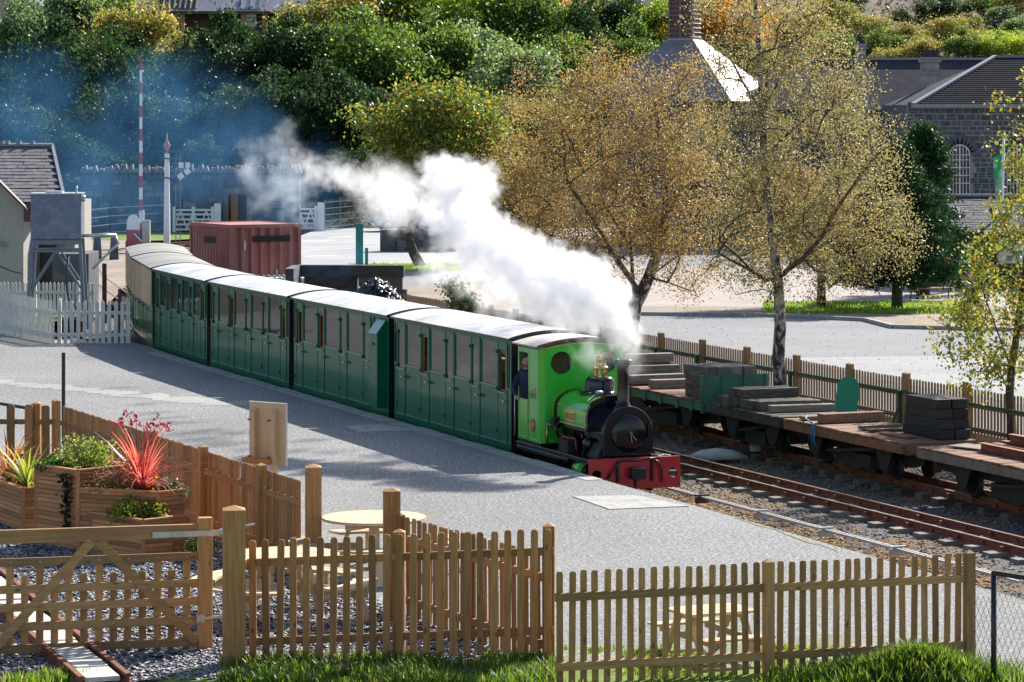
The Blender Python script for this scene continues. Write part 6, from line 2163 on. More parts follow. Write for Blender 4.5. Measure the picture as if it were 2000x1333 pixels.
# ---- slate-roofed quarry shed above the bank, top left
qs = thing('quarry_shed', 'long slate-roofed open shed with roof lights high on the wooded bank', 'building', (-30, 222, 10))
qs.location = (0, 0, 0)
YQ = 222.0
M_QROOF = simple('pale_purple_slate', (.30, .28, .32), .4, var=.18, scale=.8, bmp=.1)
for (p0, p1, pe, pr) in ((10, 75, 17, -4), (190, 600, 22, -60)):
    z0, z1 = szz(pe, YQ), szz(pr, YQ + 5)
    mb = MB()
    ins = 1.6 if p0 < 50 else 0
    mb.add([(sx(p0, YQ), YQ, z0), (sx(p1, YQ), YQ, z0), (sx(p1, YQ), YQ + 5, z1), (sx(p0, YQ) + ins, YQ + 5, z1)], [(0, 1, 2, 3)])
    rf = mb.build('roof', M_QROOF, qs)
    MB().b2((sx(p0, YQ), YQ - .08, z0 - .2), (sx(p1, YQ), YQ + .05, z0 - .01)).build('eaves_board', M_FASCIA, qs)
    if p0 > 100:
        def rq(px, t, o=0):
            return V(sx(px, YQ), YQ + 5 * t, z0 + (z1 - z0) * t + o)
        for (a, b, n) in ((296, 382, 8), (470, 506, 2)):
            pn = MB().add([rq(a, .03, .06), rq(b, .03, .06), rq(b, .32, .06), rq(a, .32, .06)], [(0, 1, 2, 3)]).build('roof_light', M_SKYL if a > 400 else M_BLACK, rf)
            for k in range(n + 1):
                x = a + (b - a) * k / n
                MB().bar(rq(x, .03, .1), rq(x, .32, .1), .1, .08).build('glazing_bar', M_MORTAR, pn)
MB().b2((sx(10, YQ), YQ + 4, 4), (sx(600, YQ), YQ + 4.4, szz(18, YQ))).build('back_wall', M_BLACK, qs)
for px in (15, 60, 300, 350, 470, 512, 560):
    MB().b2((sx(px, YQ), YQ + .1, 4), (sx(px + 9, YQ), YQ + .45, szz(22, YQ) - .1)).build('timber_post', M_OLDFENCE, qs)
for (a, b) in ((322, 346), (470, 500)):
    pn = MB().b2((sx(a, YQ), YQ + .3, szz(52, YQ)), (sx(b, YQ), YQ + .36, szz(26, YQ))).build('window', M_SKYL, qs)
    for k in range(4):
        z = szz(52, YQ) + (szz(26, YQ) - szz(52, YQ)) * k / 3
        MB().b2((sx(a, YQ), YQ + .24, z - .03), (sx(b, YQ), YQ + .29, z + .03)).build('window_bar', M_MORTAR, pn)
# ---- flagpole with green flag
fp = thing('flagpole', 'white flagpole with a small green and white flag in front of the workshop', 'flagpole', gp(1957, 560, CPZ))
yF = fp.location.y
zT = CAMH - (268 - HOR) * yF / FOC - CPZ
MB().tube([(0, 0, 0), (0, 0, zT * .5), (.06, 0, zT)], [.075, .06, .05], 10).build('pole', M_WHITE, fp)
MB().ball((.06, 0, zT + .05), .09, 10, 6).build('finial', simple('gilt', (.6, .45, .25), .4), fp)
M_FLAG = simple('flag_green', (.02, .42, .10), .7, var=.1, dirt=(.7, .75, .72), dirt_amt=.8, dirt_scale=2.2)
zf0, zf1 = CAMH - (385 - HOR) * yF / FOC - CPZ, CAMH - (300 - HOR) * yF / FOC - CPZ
mb = MB()
secs = []
for i in range(9):
    z = zf1 + (zf0 - zf1) * i / 8
    secs.append([(-.02 - .30 * j / 4 * (1 - .3 * i / 8), .06 * math.sin(j * 1.7 + i * .6), z - .15 * j / 4) for j in range(5)])
mb.loft(secs, closed=False, smooth=True)
mb.build('flag', M_FLAG, fp)
# ---- park benches
M_BENCHSLAT = wood('bench_slat_wood', (.28, .13, .08), (.42, .22, .14), (2, 30, 30), knots=False)
def bench(label, loc, rz):
    root = thing('park_bench', label, 'bench', loc, rz, 'park benches on the plaza')
    for i in range(4):
        MB().b2((-.75, -.22 + i * .115, .42), (.75, -.22 + i * .115 + .09, .45)).build('seat_slat', M_BENCHSLAT, root)
    for i in range(4):
        MB().bar((-.75, .26 + .02 * i, .55 + i * .1), (.75, .26 + .02 * i, .55 + i * .1), .025, .075).build('back_slat', M_BENCHSLAT, root)
    for x in (-.72, .72):
        mb = MB()
        mb.tube([(x, -.28, 0), (x, -.22, .25), (x, -.24, .42)], .022, 6).tube([(x, .32, 0), (x, .24, .25), (x, .24, .45), (x, .36, .95)], .022, 6)
        mb.tube([(x, -.25, .42), (x, .25, .42)], .022, 6).tube([(x, -.26, .42), (x, -.28, .62), (x, .28, .66)], .02, 6).tube([(x, -.22, .25), (x, .0, .36), (x, .24, .25)], .014, 6)
        mb.build('end_frame', M_BLACK, root)
    return root
bench('park bench with red-brown slats under the conifer', gp(1822, 588, CPZ), R(200))
B2 = gp(1908, 622, CPZ)
bench('dark park bench with the person in the turquoise jacket', B2, R(-95))
# ================================================================== people
def body_mesh(joints, edges, radii, sub=2):
    """one continuous skinned surface over a joint graph; first joint is the root"""
    names = list(joints)
    me = bpy.data.meshes.new('body')
    me.from_pydata([joints[n] for n in names], [(names.index(a), names.index(b)) for a, b in edges], [])
    o = bpy.data.objects.new('tmp_body', me)
    COL.objects.link(o)
    md = o.modifiers.new('skin', 'SKIN')
    sv = me.skin_vertices[0].data
    for i, n in enumerate(names):
        r = radii[n]
        sv[i].radius = (r, r) if not isinstance(r, tuple) else r
        sv[i].use_root = (i == 0)
    md.use_smooth_shade = True
    ss = o.modifiers.new('sub', 'SUBSURF')
    ss.levels = ss.render_levels = sub
    bpy.context.view_layer.update()
    out = bpy.data.meshes.new_from_object(o.evaluated_get(bpy.context.evaluated_depsgraph_get()))
    bpy.data.objects.remove(o)
    return out
M_SKIN = simple('skin', (.46, .27, .20), .55, var=.06)
M_NAVY = simple('navy_cloth', (.008, .016, .05), .85, var=.2)
M_TEAL = simple('turquoise_jacket', (.0, .26, .38), .6, var=.15)
M_BLACKCLOTH = simple('black_trousers', (.012, .012, .016), .85)
M_HAIR = simple('dark_hair', (.025, .018, .014), .7)
M_GREYHAIR = simple('grey_hair', (.45, .43, .41), .7)
def person(label, loc, rz, J, E, Rr, zones, head, hair, cap=None):
    root = thing('person', label, 'person', loc, rz)
    me = body_mesh(J, E, Rr)
    mats = [z[1] for z in zones]
    for m in mats:
        me.materials.append(m)
    for p in me.polygons:
        c = p.center
        for i, (fn, m) in enumerate(zones):
            if fn(c):
                p.material_index = i
                break
        p.use_smooth = True
    b = bpy.data.objects.new('body', me)
    link(b, root)
    h = MB()
    h.ball((0, 0, 0), .105, 16, 12, (.86, .98, 1.18))
    h.ball((0, -.105, -.01), .022, 8, 6, (.7, 1, 1.3))          # nose
    h.ball((-.09, .0, -.01), .026, 8, 6, (.4, .8, 1.2)).ball((.09, 0, -.01), .026, 8, 6, (.4, .8, 1.2))
    ho = h.build('head', M_SKIN, root, head[0])
    ho.rotation_euler = head[1]
    e = MB()
    e.ball((-.036, -.092, .015), .012, 6, 5).ball((.036, -.092, .015), .012, 6, 5).ball((0, -.095, -.06), .022, 6, 5, (1.2, .5, .3))
    e.build('face_features', M_HAIR, ho)
    hh = MB()
    hh.ball((0, .022, .035), .112, 14, 10, (.9, .98, 1.08))
    hh.build('hair', hair, ho)
    return root
# driver leaning at the cab doorway, seen from behind the cab side; local x forward along the engine, y away from the platform
J = {'pelvis': (0, 0, .90), 'waist': (0, -.02, 1.05), 'chest': (0, -.06, 1.28), 'neckb': (.02, -.06, 1.45), 'neck': (.03, -.07, 1.52),
     'shl': (-.17, -.10, 1.40), 'ell': (-.15, -.24, 1.12), 'wrl': (.08, -.28, .99), 'hdl': (.16, -.29, .985),
     'shr': (.18, -.02, 1.40), 'elr': (.24, .12, 1.15), 'wrr': (.34, .18, 1.10), 'hdr': (.41, .19, 1.10),
     'hil': (-.09, 0, .88), 'knl': (-.09, -.02, .46), 'anl': (-.09, .02, .06), 'tol': (-.02, -.02, .03),
     'hir': (.09, 0, .88), 'knr': (.10, -.02, .46), 'anr': (.10, .02, .06), 'tor': (.17, -.02, .03)}
E = [('pelvis', 'waist'), ('waist', 'chest'), ('chest', 'neckb'), ('neckb', 'neck'), ('chest', 'shl'), ('shl', 'ell'), ('ell', 'wrl'), ('wrl', 'hdl'), ('chest', 'shr'), ('shr', 'elr'), ('elr', 'wrr'), ('wrr', 'hdr'),
     ('pelvis', 'hil'), ('hil', 'knl'), ('knl', 'anl'), ('anl', 'tol'), ('pelvis', 'hir'), ('hir', 'knr'), ('knr', 'anr'), ('anr', 'tor')]
Rr = {'pelvis': .13, 'waist': .135, 'chest': .165, 'neckb': .07, 'neck': .055, 'shl': .075, 'ell': .055, 'wrl': .036, 'hdl': .034, 'shr': .075, 'elr': .055, 'wrr': .036, 'hdr': .034, 'hil': .09, 'knl': .065, 'anl': .045, 'tol': .035, 'hir': .09, 'knr': .065, 'anr': .045, 'tor': .035}
def zone_driver():
    return [(lambda c: c.z > 1.475 and abs(c.x) < .1, M_SKIN), (lambda c: c.y < -.245 and c.z < 1.02 and c.x > .06, M_SKIN), (lambda c: c.x > .33 and c.z > 1.0, M_SKIN), (lambda c: True, M_NAVY)]
dloc = TR(.36, HW - .68, .02)
drv = person('person in a navy jacket leaning at the locomotive cab doorway', dloc, TRZ, J, E, Rr, zone_driver(), ((.05, -.07, 1.66), (0, 0, R(120))), M_HAIR)
fg = MB()
for k in range(4):
    fg.tube([(.16, -.30 + .018 * k - .03, .985), (.215, -.30 + .018 * k - .035, .99), (.235, -.30 + .018 * k - .035, .955)], [.010, .009, .007], 6)
fg.tube([(.14, -.255, .985), (.17, -.235, .985), (.195, -.24, .975)], [.011, .010, .008], 6)
fg.build('fingers', M_SKIN, drv)
# seated people on the bench
def sitter(label, loc, rz, jacket, hair, lean=.10):
    J = {'pelvis': (0, 0, .53), 'waist': (0, -lean * .3, .68), 'chest': (0, -lean, .92), 'neckb': (0, -lean * 1.3, 1.08), 'neck': (0, -lean * 1.5, 1.15),
         'shl': (-.17, -lean, 1.02), 'ell': (-.23, -lean - .10, .78), 'wrl': (-.10, -lean - .28, .68), 'hdl': (-.05, -lean - .33, .67),
         'shr': (.17, -lean, 1.02), 'elr': (.23, -lean - .10, .78), 'wrr': (.10, -lean - .28, .68), 'hdr': (.05, -lean - .33, .67),
         'hil': (-.10, -.04, .51), 'knl': (-.12, -.46, .50), 'anl': (-.12, -.46, .08), 'tol': (-.12, -.58, .04),
         'hir': (.10, -.04, .51), 'knr': (.12, -.46, .50), 'anr': (.12, -.42, .08), 'tor': (.12, -.54, .04)}
    z = [(lambda c: c.z > 1.11, M_SKIN), (lambda c: abs(c.x) < .085 and c.y < -lean - .27 and c.z > .6, M_SKIN), (lambda c: c.z < .60 and (c.y < -.09 or c.z < .5), M_BLACKCLOTH), (lambda c: True, jacket)]
    p = person(label, loc, rz, J, E, dict(Rr, chest=.155), z, ((0, -lean * 1.6 - .02, 1.29), (R(12), 0, 0)), hair)
    return p
sitter('person in a turquoise jacket and black trousers sitting on the dark bench', B2 + V(.0, .22, 0), R(-95), M_TEAL, M_HAIR, .22)
sitter('person in dark clothes sitting beside the turquoise jacket', B2 + V(-.02, -.35, 0), R(-95), M_NAVY, M_GREYHAIR, .12)
sitter('person in black sitting on the bench under the conifer', gp(1822, 588, CPZ) + V(-.2, 0, 0), R(200), M_BLACKCLOTH, M_HAIR, .1)
# passengers in the coach windows: seated on the coach benches
for i, (u, lab, jk, hr_) in enumerate(((-1.35, 'white-haired passenger in the window nearest the locomotive', M_NAVY, M_GREYHAIR), (-4.4, 'passenger in a dark red top behind the second coach door from the rear', simple('red_top', (.16, .02, .02), .8), M_HAIR), (-9.6, 'passenger in a pale top in the second coach', simple('pale_top', (.45, .42, .38), .8), M_HAIR), (-11.2, 'fair passenger by the lookout end of the second coach', simple('blue_top', (.03, .08, .2), .8), M_GREYHAIR))):
    p = sitter(lab, TR(u, HW - .42, -.02), TRZ + R(90 if i % 2 else -90), jk, hr_, .02)
# ================================================================== trees and plants
M_BIRCH = None
def birchbark():
    m, nt, bs = new_mat('birch_bark')
    vec = coord(nt, True)
    n1 = noise(nt, scaled(nt, vec, (5, 5, 3.0)), 1.0, 5, 0.65, .8)
    c = ramp(nt, n1, [(0.45, (0.022, 0.018, 0.016)), (0.51, (0.15, 0.12, 0.10)), (0.58, (0.44, 0.39, 0.35))])
    nt.links.new(c, bs.inputs['Base Color'])
    bs.inputs['Roughness'].default_value = .75
    bump(nt, bs, n1, .5, .02)
    return m
M_BIRCH = birchbark()
M_TWIG = simple('twig_bark', (0.085, 0.055, 0.042), .8, var=.3, scale=4, world_space=True)
M_BARK = simple('brown_bark', (0.075, 0.058, 0.045), .9, var=.4, scale=5, world_space=True, bmp=.6)
M_LEAF = leafmat('leaf_backlit', .4, .58)
M_LEAF_W = leafmat('leaf_woodland', .3, .6)
M_LEAF_DK = leafmat('leaf_evergreen', .12, .3)

def leaf_quads(rng, pos, size, pal, wts, flat=0.0, aspect=.6, jitter=.2):
    """diamond leaves at positions; returns vertices and colours"""
    n = len(pos)
    d = rng.normal(0, 1, (n, 3))
    d[:, 2] -= .35
    d /= np.linalg.norm(d, axis=1, keepdims=True)
    u = rng.normal(0, 1, (n, 3))
    u[:, 2] *= (1 - flat)
    u -= d * (u * d).sum(1, keepdims=True)
    u /= np.linalg.norm(u, axis=1, keepdims=True) + 1e-9
    s = size * rng.uniform(.65, 1.35, (n, 1))
    w = s * aspect
    v = np.stack([pos - d * s * .5, pos + u * w * .5 + d * s * .08, pos + d * s * .5, pos - u * w * .5 + d * s * .08], 1)
    pal = np.array(pal, np.float32)
    ci = rng.choice(len(pal), n, p=np.array(wts) / sum(wts))
    c = pal[ci] * rng.uniform(1 - jitter, 1 + jitter, (n, 1))
    return v.reshape(-1, 3), np.repeat(c, 4, 0)

def grow_tree(name, label, cat, trunk, trunk_r, crown, n_twigs, leaves_per, leaf, pal, wts, seed, bark=None, limb_lists=(), group=None, spread=.22, twig_r=.006, leafm=None, droop=.15, steps=4, min_from=0.35, shell=.55):
    """trunk: list of points; crown: list of (centre, radii) ellipsoids the twigs reach into"""
    rng = np.random.default_rng(seed)
    nodes = [np.array(p, float) for p in trunk]
    parent = [-1] + list(range(len(trunk) - 1))
    for limb in limb_lists:
        pi = min(range(len(trunk)), key=lambda i: np.linalg.norm(nodes[i] - np.array(limb[0])))
        for p in limb[1:]:
            nodes.append(np.array(p, float)); parent.append(pi); pi = len(nodes) - 1
    start_ok = int(len(trunk) * min_from)
    twig_nodes = []
    w = np.array([np.prod(c[1]) for c in crown]); w = w / w.sum()
    for k in range(n_twigs):
        c, r = crown[rng.choice(len(crown), p=w)]
        d = rng.normal(0, 1, 3); d /= np.linalg.norm(d)
        rad = (shell + (1 - shell) * rng.uniform(0, 1)) if k > n_twigs * .25 else rng.uniform(.25, .8)
        t = np.array(c) + d * np.array(r) * rad * (1 + .12 * math.sin(5 * d[0] + 3 * d[2] + seed) )
        N = np.array(nodes[start_ok:])
        dist = np.linalg.norm(N - t, axis=1) + np.maximum(N[:, 2] - t[2] + .2, 0) * 1.2
        pi = int(np.argmin(dist)) + start_ok
        a = nodes[pi]
        L = np.linalg.norm(t - a)
        if L < .08:
            continue
        side = rng.normal(0, .10 * L, 3)
        for j in range(1, steps + 1):
            f = j / steps
            p = a + (t - a) * f + side * math.sin(math.pi * f) + np.array([0, 0, (droop * L) * (math.sin(math.pi * f) * .9 - f * f * .5)]) + rng.normal(0, .02, 3)
            nodes.append(p); parent.append(pi); pi = len(nodes) - 1
            if j >= 2:
                twig_nodes.append(pi)
    n = len(nodes)
    r2 = np.zeros(n)
    kids = [[] for _ in range(n)]
    for i in range(n):
        if parent[i] >= 0:
            kids[parent[i]].append(i)
    for i in range(n - 1, -1, -1):
        r2[i] = max(twig_r ** 2.3, sum(r2[j] for j in kids[i]))
    rad = r2 ** (1 / 2.3)
    rad *= 1.0
    T_ = len(trunk)
    for i in range(T_):
        rad[i] = max(min(rad[i] * 2, trunk_r * (1 - .75 * i / max(T_ - 1, 1))), trunk_r * (1 - .8 * i / max(T_ - 1, 1)))
    root = thing(name, label, cat, trunk[0], 0, group)
    o = Vector(trunk[0])
    # trunk and limbs as chains
    mbT, mbB = MB(), MB()
    mbT.tube([Vector(nodes[i]) - o for i in range(T_)], [float(rad[i]) for i in range(T_)], 10)
    done = set(range(T_))
    for i in range(T_, n):
        if i in done:
            continue
        ch = [parent[i], i]
        done.add(i)
        j = i
        while True:
            nx_ = [q for q in kids[j] if q not in done]
            if not nx_:
                break
            j = max(nx_, key=lambda q: r2[q])
            done.add(j)
            ch.append(j)
        rr_ = [float(min(rad[ch[1]], rad[ch[0]]))] + [float(rad[q]) for q in ch[1:]]
        mbB.tube([Vector(nodes[q]) - o for q in ch], rr_, 5 if rr_[0] > .03 else 4, cap=False)
    mbT.build('trunk', bark or M_BARK, root)
    mbB.build('branches', M_TWIG if bark is M_BIRCH else (bark or M_BARK), root)
    # leaves round the twigs
    tn = np.array([nodes[i] for i in twig_nodes])
    per = max(1, int(leaves_per * n_twigs / len(tn)))
    pos = np.repeat(tn, per, 0) + rng.normal(0, spread, (len(tn) * per, 3)) * np.array([1, 1, .85])
    pos -= np.array(o)
    v, c = leaf_quads(rng, pos, leaf, pal, wts)
    ob = bpy.data.objects.new('crown', fast_mesh('crown', v, 4, leafm or M_LEAF, c))
    link(ob, root)
    return root

def px3(d, *pts):
    return [tuple(at(x, y, d + dd)) for x, y, dd in pts]
# ---- the near birch by the fence
dB1 = 63.9
PAL_B1 = [(.27, .235, .135), (.22, .205, .11), (.34, .29, .18), (.18, .18, .10), (.36, .21, .09), (.26, .20, .14), (.25, .26, .12)]
grow_tree('birch_tree', 'tall birch with pale peeling trunk and golden leaves growing by the picket fence', 'tree',
          px3(dB1, (1529, 830, 0), (1526, 770, 0), (1520, 700, 0), (1524, 640, 0), (1522, 590, 0), (1519, 545, 0), (1510, 480, 0), (1500, 400, 0), (1492, 310, 0), (1489, 220, 0), (1484, 130, 0), (1478, 40, 0), (1470, -60, 0)), .155,
          [(at(1570, 330, dB1), (2.45, 2.3, 2.9)), (at(1500, 90, dB1), (1.75, 1.8, 2.1)), (at(1660, 430, dB1 - .5), (1.5, 1.8, 1.35)), (at(1440, 470, dB1), (1.15, 1.5, 1.2))],
          520, 128, .048, [tuple(min(x * 1.15, .9) for x in c) for c in PAL_B1], [5, 4, 4, 4, 1, 3, 3], 11, M_BIRCH,
          [px3(dB1, (1519, 545, 0), (1496, 548, -.2), (1470, 530, -.5), (1440, 500, -.8), (1405, 470, -1.0), (1370, 440, -1.0)),
           px3(dB1, (1519, 545, 0), (1545, 520, .2), (1580, 495, .4), (1620, 470, .6), (1660, 440, .8), (1710, 400, 1.0), (1750, 370, 1.0)),
           px3(dB1, (1519, 545, 0), (1560, 512, -.6), (1600, 470, -1.0), (1640, 400, -1.2), (1690, 330, -1.2)),
           px3(dB1, (1500, 400, 0), (1475, 360, .3), (1440, 330, .6), (1390, 290, .8), (1350, 250, .9)),
           px3(dB1, (1510, 480, 0), (1560, 430, .5), (1600, 380, .9), (1650, 300, 1.2)),
           px3(dB1, (1492, 310, 0), (1540, 260, -.4), (1590, 220, -.6), (1650, 170, -.8)),
           px3(dB1, (1489, 220, 0), (1450, 160, .4), (1420, 100, .6), (1400, 40, .6)),
           px3(dB1, (1489, 220, 0), (1530, 140, .4), (1570, 70, .6), (1610, 20, .6))], spread=.17, twig_r=.0085)
# ---- the orange birch beyond
dB2 = 84.0
PAL_B2 = [(.34, .205, .095), (.28, .185, .095), (.39, .26, .125), (.24, .185, .09), (.42, .18, .06), (.21, .21, .085), (.31, .17, .09)]
grow_tree('birch_tree', 'spreading birch with orange-brown leaves behind the steam', 'tree',
          px3(dB2, (1228, 690, 0), (1232, 640, 0), (1240, 595, 0), (1252, 575, 0), (1268, 540, 0), (1282, 500, 0), (1292, 470, 0), (1300, 420, 0), (1300, 350, 0), (1290, 280, 0), (1280, 200, 0)), .24,
          [(at(1170, 330, dB2), (3.1, 3.0, 3.2)), (at(1290, 300, dB2), (2.3, 2.6, 2.5)), (at(1060, 420, dB2), (1.9, 2.2, 2.0)), (at(1340, 480, dB2 - 1), (1.5, 2.0, 1.6)), (at(1190, 490, dB2), (2.2, 2.0, 1.4)), (at(1010, 380, dB2 + 1), (1.1, 1.6, 2.2)), (at(1120, 180, dB2), (1.9, 1.8, 1.4)), (at(1270, 150, dB2), (1.9, 1.8, 1.0)), (at(1040, 520, dB2), (1.2, 1.4, 1.2))],
          620, 130, .061, [tuple(min(x * 1.35, .9) for x in c) for c in PAL_B2], [4, 4, 4, 3, 1, 2, 3], 23, M_BIRCH,
          [px3(dB2, (1240, 595, 0), (1236, 540, .3), (1232, 480, .5), (1180, 400, .6), (1175, 300, .6), (1165, 200, .6)),
           px3(dB2, (1252, 575, 0), (1200, 500, -.6), (1160, 430, -1.0), (1110, 360, -1.2), (1060, 300, -1.3)),
           px3(dB2, (1268, 540, 0), (1310, 510, .3), (1350, 480, .5), (1380, 440, .8)),
           px3(dB2, (1292, 470, 0), (1250, 380, .7), (1230, 280, 1.0), (1215, 180, 1.0)),
           px3(dB2, (1232, 640, 0), (1130, 520, 1.4), (1060, 450, 1.7), (1010, 400, 1.8))], spread=.22, twig_r=.0095)
# ---- leafy young tree at the right edge
dB3 = 58.8
PAL_B3 = [(.22, .30, .05), (.34, .36, .07), (.45, .34, .06), (.17, .22, .045), (.50, .26, .04), (.30, .26, .07)]
grow_tree('young_tree', 'young tree with sparse yellow-green leaves in front of the fence at the right edge', 'tree',
          px3(dB3, (1976, 872, 0), (1975, 820, 0), (1972, 770, 0), (1975, 720, 0), (1985, 660, 0), (1992, 600, 0), (1998, 540, 0), (2010, 460, 0), (2030, 380, 0), (2060, 300, 0)), .10,
          [(at(1955, 640, dB3), (1.35, 1.4, 1.25)), (at(2000, 480, dB3), (1.25, 1.4, 1.5)), (at(1890, 640, dB3), (.8, .9, .45)), (at(2050, 250, dB3), (1.1, 1.2, 1.9))],
          260, 44, .085, PAL_B3, [5, 5, 3, 3, 1, 2], 31, None,
          [px3(dB3, (1972, 770, 0), (1950, 720, -.3), (1915, 680, -.5), (1870, 650, -.5), (1815, 620, -.5)), px3(dB3, (1975, 720, 0), (1945, 640, .3), (1920, 570, .5), (1900, 500, .5)), px3(dB3, (1998, 540, 0), (1975, 470, 0), (1950, 410, 0))], spread=.15, twig_r=.005)
# ---- maple by the road
dM = 128.0
PAL_M = [(.10, .15, .03), (.14, .19, .04), (.18, .20, .05), (.38, .29, .04), (.45, .20, .03), (.07, .11, .025)]
grow_tree('maple_tree', 'green maple with orange-tipped leaves and leaning trunk by the road', 'tree',
          px3(dM, (822, 522, 0), (808, 495, 0), (797, 465, 0), (806, 430, 0), (815, 390, 0), (828, 330, 0), (835, 270, 0), (840, 220, 0)), .24,
          [(at(830, 275, dM), (2.2, 2.4, 2.0)), (at(765, 250, dM), (1.4, 1.5, 1.0)), (at(910, 305, dM), (2.2, 2.2, 2.2)), (at(800, 355, dM), (1.6, 1.8, .9)), (at(712, 238, dM - 1), (.8, 1, .7)), (at(880, 190, dM), (1.5, 1.6, .9)), (at(795, 172, dM), (.9, 1.0, .55)), (at(960, 250, dM), (1.3, 1.5, 1.4))],
          340, 70, .17, [tuple(min(x * 1.5, .9) for x in c) for c in PAL_M], [5, 5, 4, 2, 1.3, 3], 41, None,
          [px3(dM, (797, 465, 0), (770, 440, .5), (750, 400, .8), (745, 340, 1.0)), px3(dM, (806, 430, 0), (850, 380, .5), (890, 320, .9))], spread=.36, twig_r=.012)
# ---- small deciduous tree and conifer on the verge
dV = gp(1604, 600, CPZ).y
grow_tree('verge_tree', 'small tree with orange leaves on the grass verge behind the near birch', 'tree',
          px3(dV, (1604, 601, 0), (1604, 560, 0), (1602, 520, 0), (1600, 470, 0), (1598, 420, 0)), .17,
          [(at(1590, 440, dV), (1.9, 1.8, 1.7)), (at(1530, 400, dV), (1.4, 1.5, 1.6))], 170, 100, .10, PAL_B2, [3, 3, 3, 2, 2, 4, 2], 51, None, spread=.3, twig_r=.008)
def conifer(label, base, h, r, seed, pal=((.012, .045, .02), (.02, .07, .028), (.03, .085, .03), (.10, .06, .02))):
    rng = np.random.default_rng(seed)
    root = thing('conifer_tree', label, 'tree', base)
    MB().tube([(0, 0, -.1), (.03, 0, h * .4), (0, 0, h)], [.20, .13, .03], 9).build('trunk', M_BARK, root)
    mb = MB()
    P = []
    for k in range(150):
        t = rng.uniform(.12, 1) ** .9
        z = h * t
        l = r * (1 - t) ** .7 * rng.uniform(.6, 1.15) + .15
        a = rng.uniform(0, 2 * np.pi)
        tip = np.array([l * np.cos(a), l * np.sin(a), z - l * .12 + rng.uniform(-.1, .35)])
        b0 = np.array([0, 0, z])
        mb.tube([Vector(b0), Vector((b0 + tip) / 2 + np.array([0, 0, .05])), Vector(tip)], [.025, .016, .006], 4, cap=False)
        m = int(90 + 190 * l)
        f = rng.uniform(.3, 1.08, m)
        P.append(b0 + (tip - b0) * f[:, None] + rng.normal(0, .17, (m, 3)) * np.array([1, 1, .6]))
    mb.build('branches', M_BARK, root)
    P = np.concatenate(P)
    v, c = leaf_quads(rng, P, .16, list(pal), [4, 4, 3, .6], aspect=.28)
    link(bpy.data.objects.new('crown', fast_mesh('crown', v, 4, M_LEAF_DK, c)), root)
conifer('dark green conifer on the grass verge in front of the workshop', gp(1752, 602, CPZ), 5.3, 2.3, 61)
conifer('dark green conifer standing behind, against the stone workshop', gp(1806, 576, CPZ), 6.0, 1.8, 62)
# ---- leafy shrub behind the first coach
dSh = 79.0
grow_tree('shrub', 'leafy green shrub behind the roof of the first coach', 'shrub', px3(dSh, (905, 660, 0), (905, 620, 0), (903, 590, 0), (900, 560, 0)), .03,
          [(at(905, 585, dSh), (.52, .5, .42)), (at(880, 555, dSh), (.4, .4, .25))], 60, 14, .11, [(.10, .16, .04), (.16, .24, .05), (.24, .28, .08)], [3, 3, 2], 71, None, spread=.1, twig_r=.006)
# ---- woodland on the bank
def crown_proto(key, pal, wts, seed, n=11500, leaf=.062, lobes=34, squash=.85):
    rng = np.random.default_rng(seed)
    P = []
    for k in range(lobes):
        d = rng.normal(0, 1, 3); d /= np.linalg.norm(d)
        if d[2] < -.55:
            d[2] *= -.6
        c = d * rng.uniform(.35, 1.0)
        rr_ = rng.uniform(.16, .42)
        m = n // lobes
        q = rng.normal(0, 1, (m, 3)); q /= np.linalg.norm(q, axis=1, keepdims=True)
        P.append(c + q * rr_ * rng.uniform(.55, 1.05, (m, 1)) * np.array([1, 1, .8]))
    P.append(rng.normal(0, .48, (n // 9, 3)))
    P = np.concatenate(P) * np.array([1, 1, squash])
    v, c = leaf_quads(rng, P, leaf, [tuple(min(x * (1.0 if key == 'dark' else 1.3), .9) for x in q_) for q_ in pal], wts, jitter=.4)
    return fast_mesh('crown', v, 4, M_LEAF_W, c)
PROTO = {
    'dark': [crown_proto('dark', [(.022, .052, .022), (.04, .085, .028), (.06, .105, .036), (.014, .03, .016)], [3, 3, 2, 2], s) for s in (1, 2)],
    'green': [crown_proto('green', [(.06, .12, .028), (.12, .18, .036), (.19, .24, .055), (.035, .07, .02)], [3, 3, 2, 2], s) for s in (3, 4, 14)],
    'silver': [crown_proto('silver', [(.13, .20, .10), (.20, .27, .16), (.09, .15, .07), (.27, .31, .21)], [3, 3, 2, 1], s) for s in (5, 6)],
    'light': [crown_proto('light', [(.23, .33, .04), (.32, .40, .06), (.14, .22, .03), (.38, .40, .11)], [3, 3, 2, 1], s) for s in (7, 8)],
    'olive': [crown_proto('olive', [(.22, .22, .07), (.30, .26, .09), (.14, .15, .05), (.36, .28, .12)], [3, 3, 2, 1], s) for s in (9, 10)],
    'orange': [crown_proto('orange', [(.34, .20, .05), (.42, .24, .05), (.22, .17, .04), (.45, .15, .03)], [3, 3, 2, 1], s) for s in (12, 13)],
}
WORD = {'dark': 'dark evergreen', 'green': 'mid-green broadleaf', 'silver': 'silvery grey-green', 'light': 'bright yellow-green', 'olive': 'brownish olive', 'orange': 'orange autumn'}
trunk_me = MB().tube([(0, 0, 0), (.02, 0, .5), (0, .02, 1.0)], [.055, .04, .02], 7).mesh('trunk', M_BARK)
rnd = random.Random(99)
cnt = {}
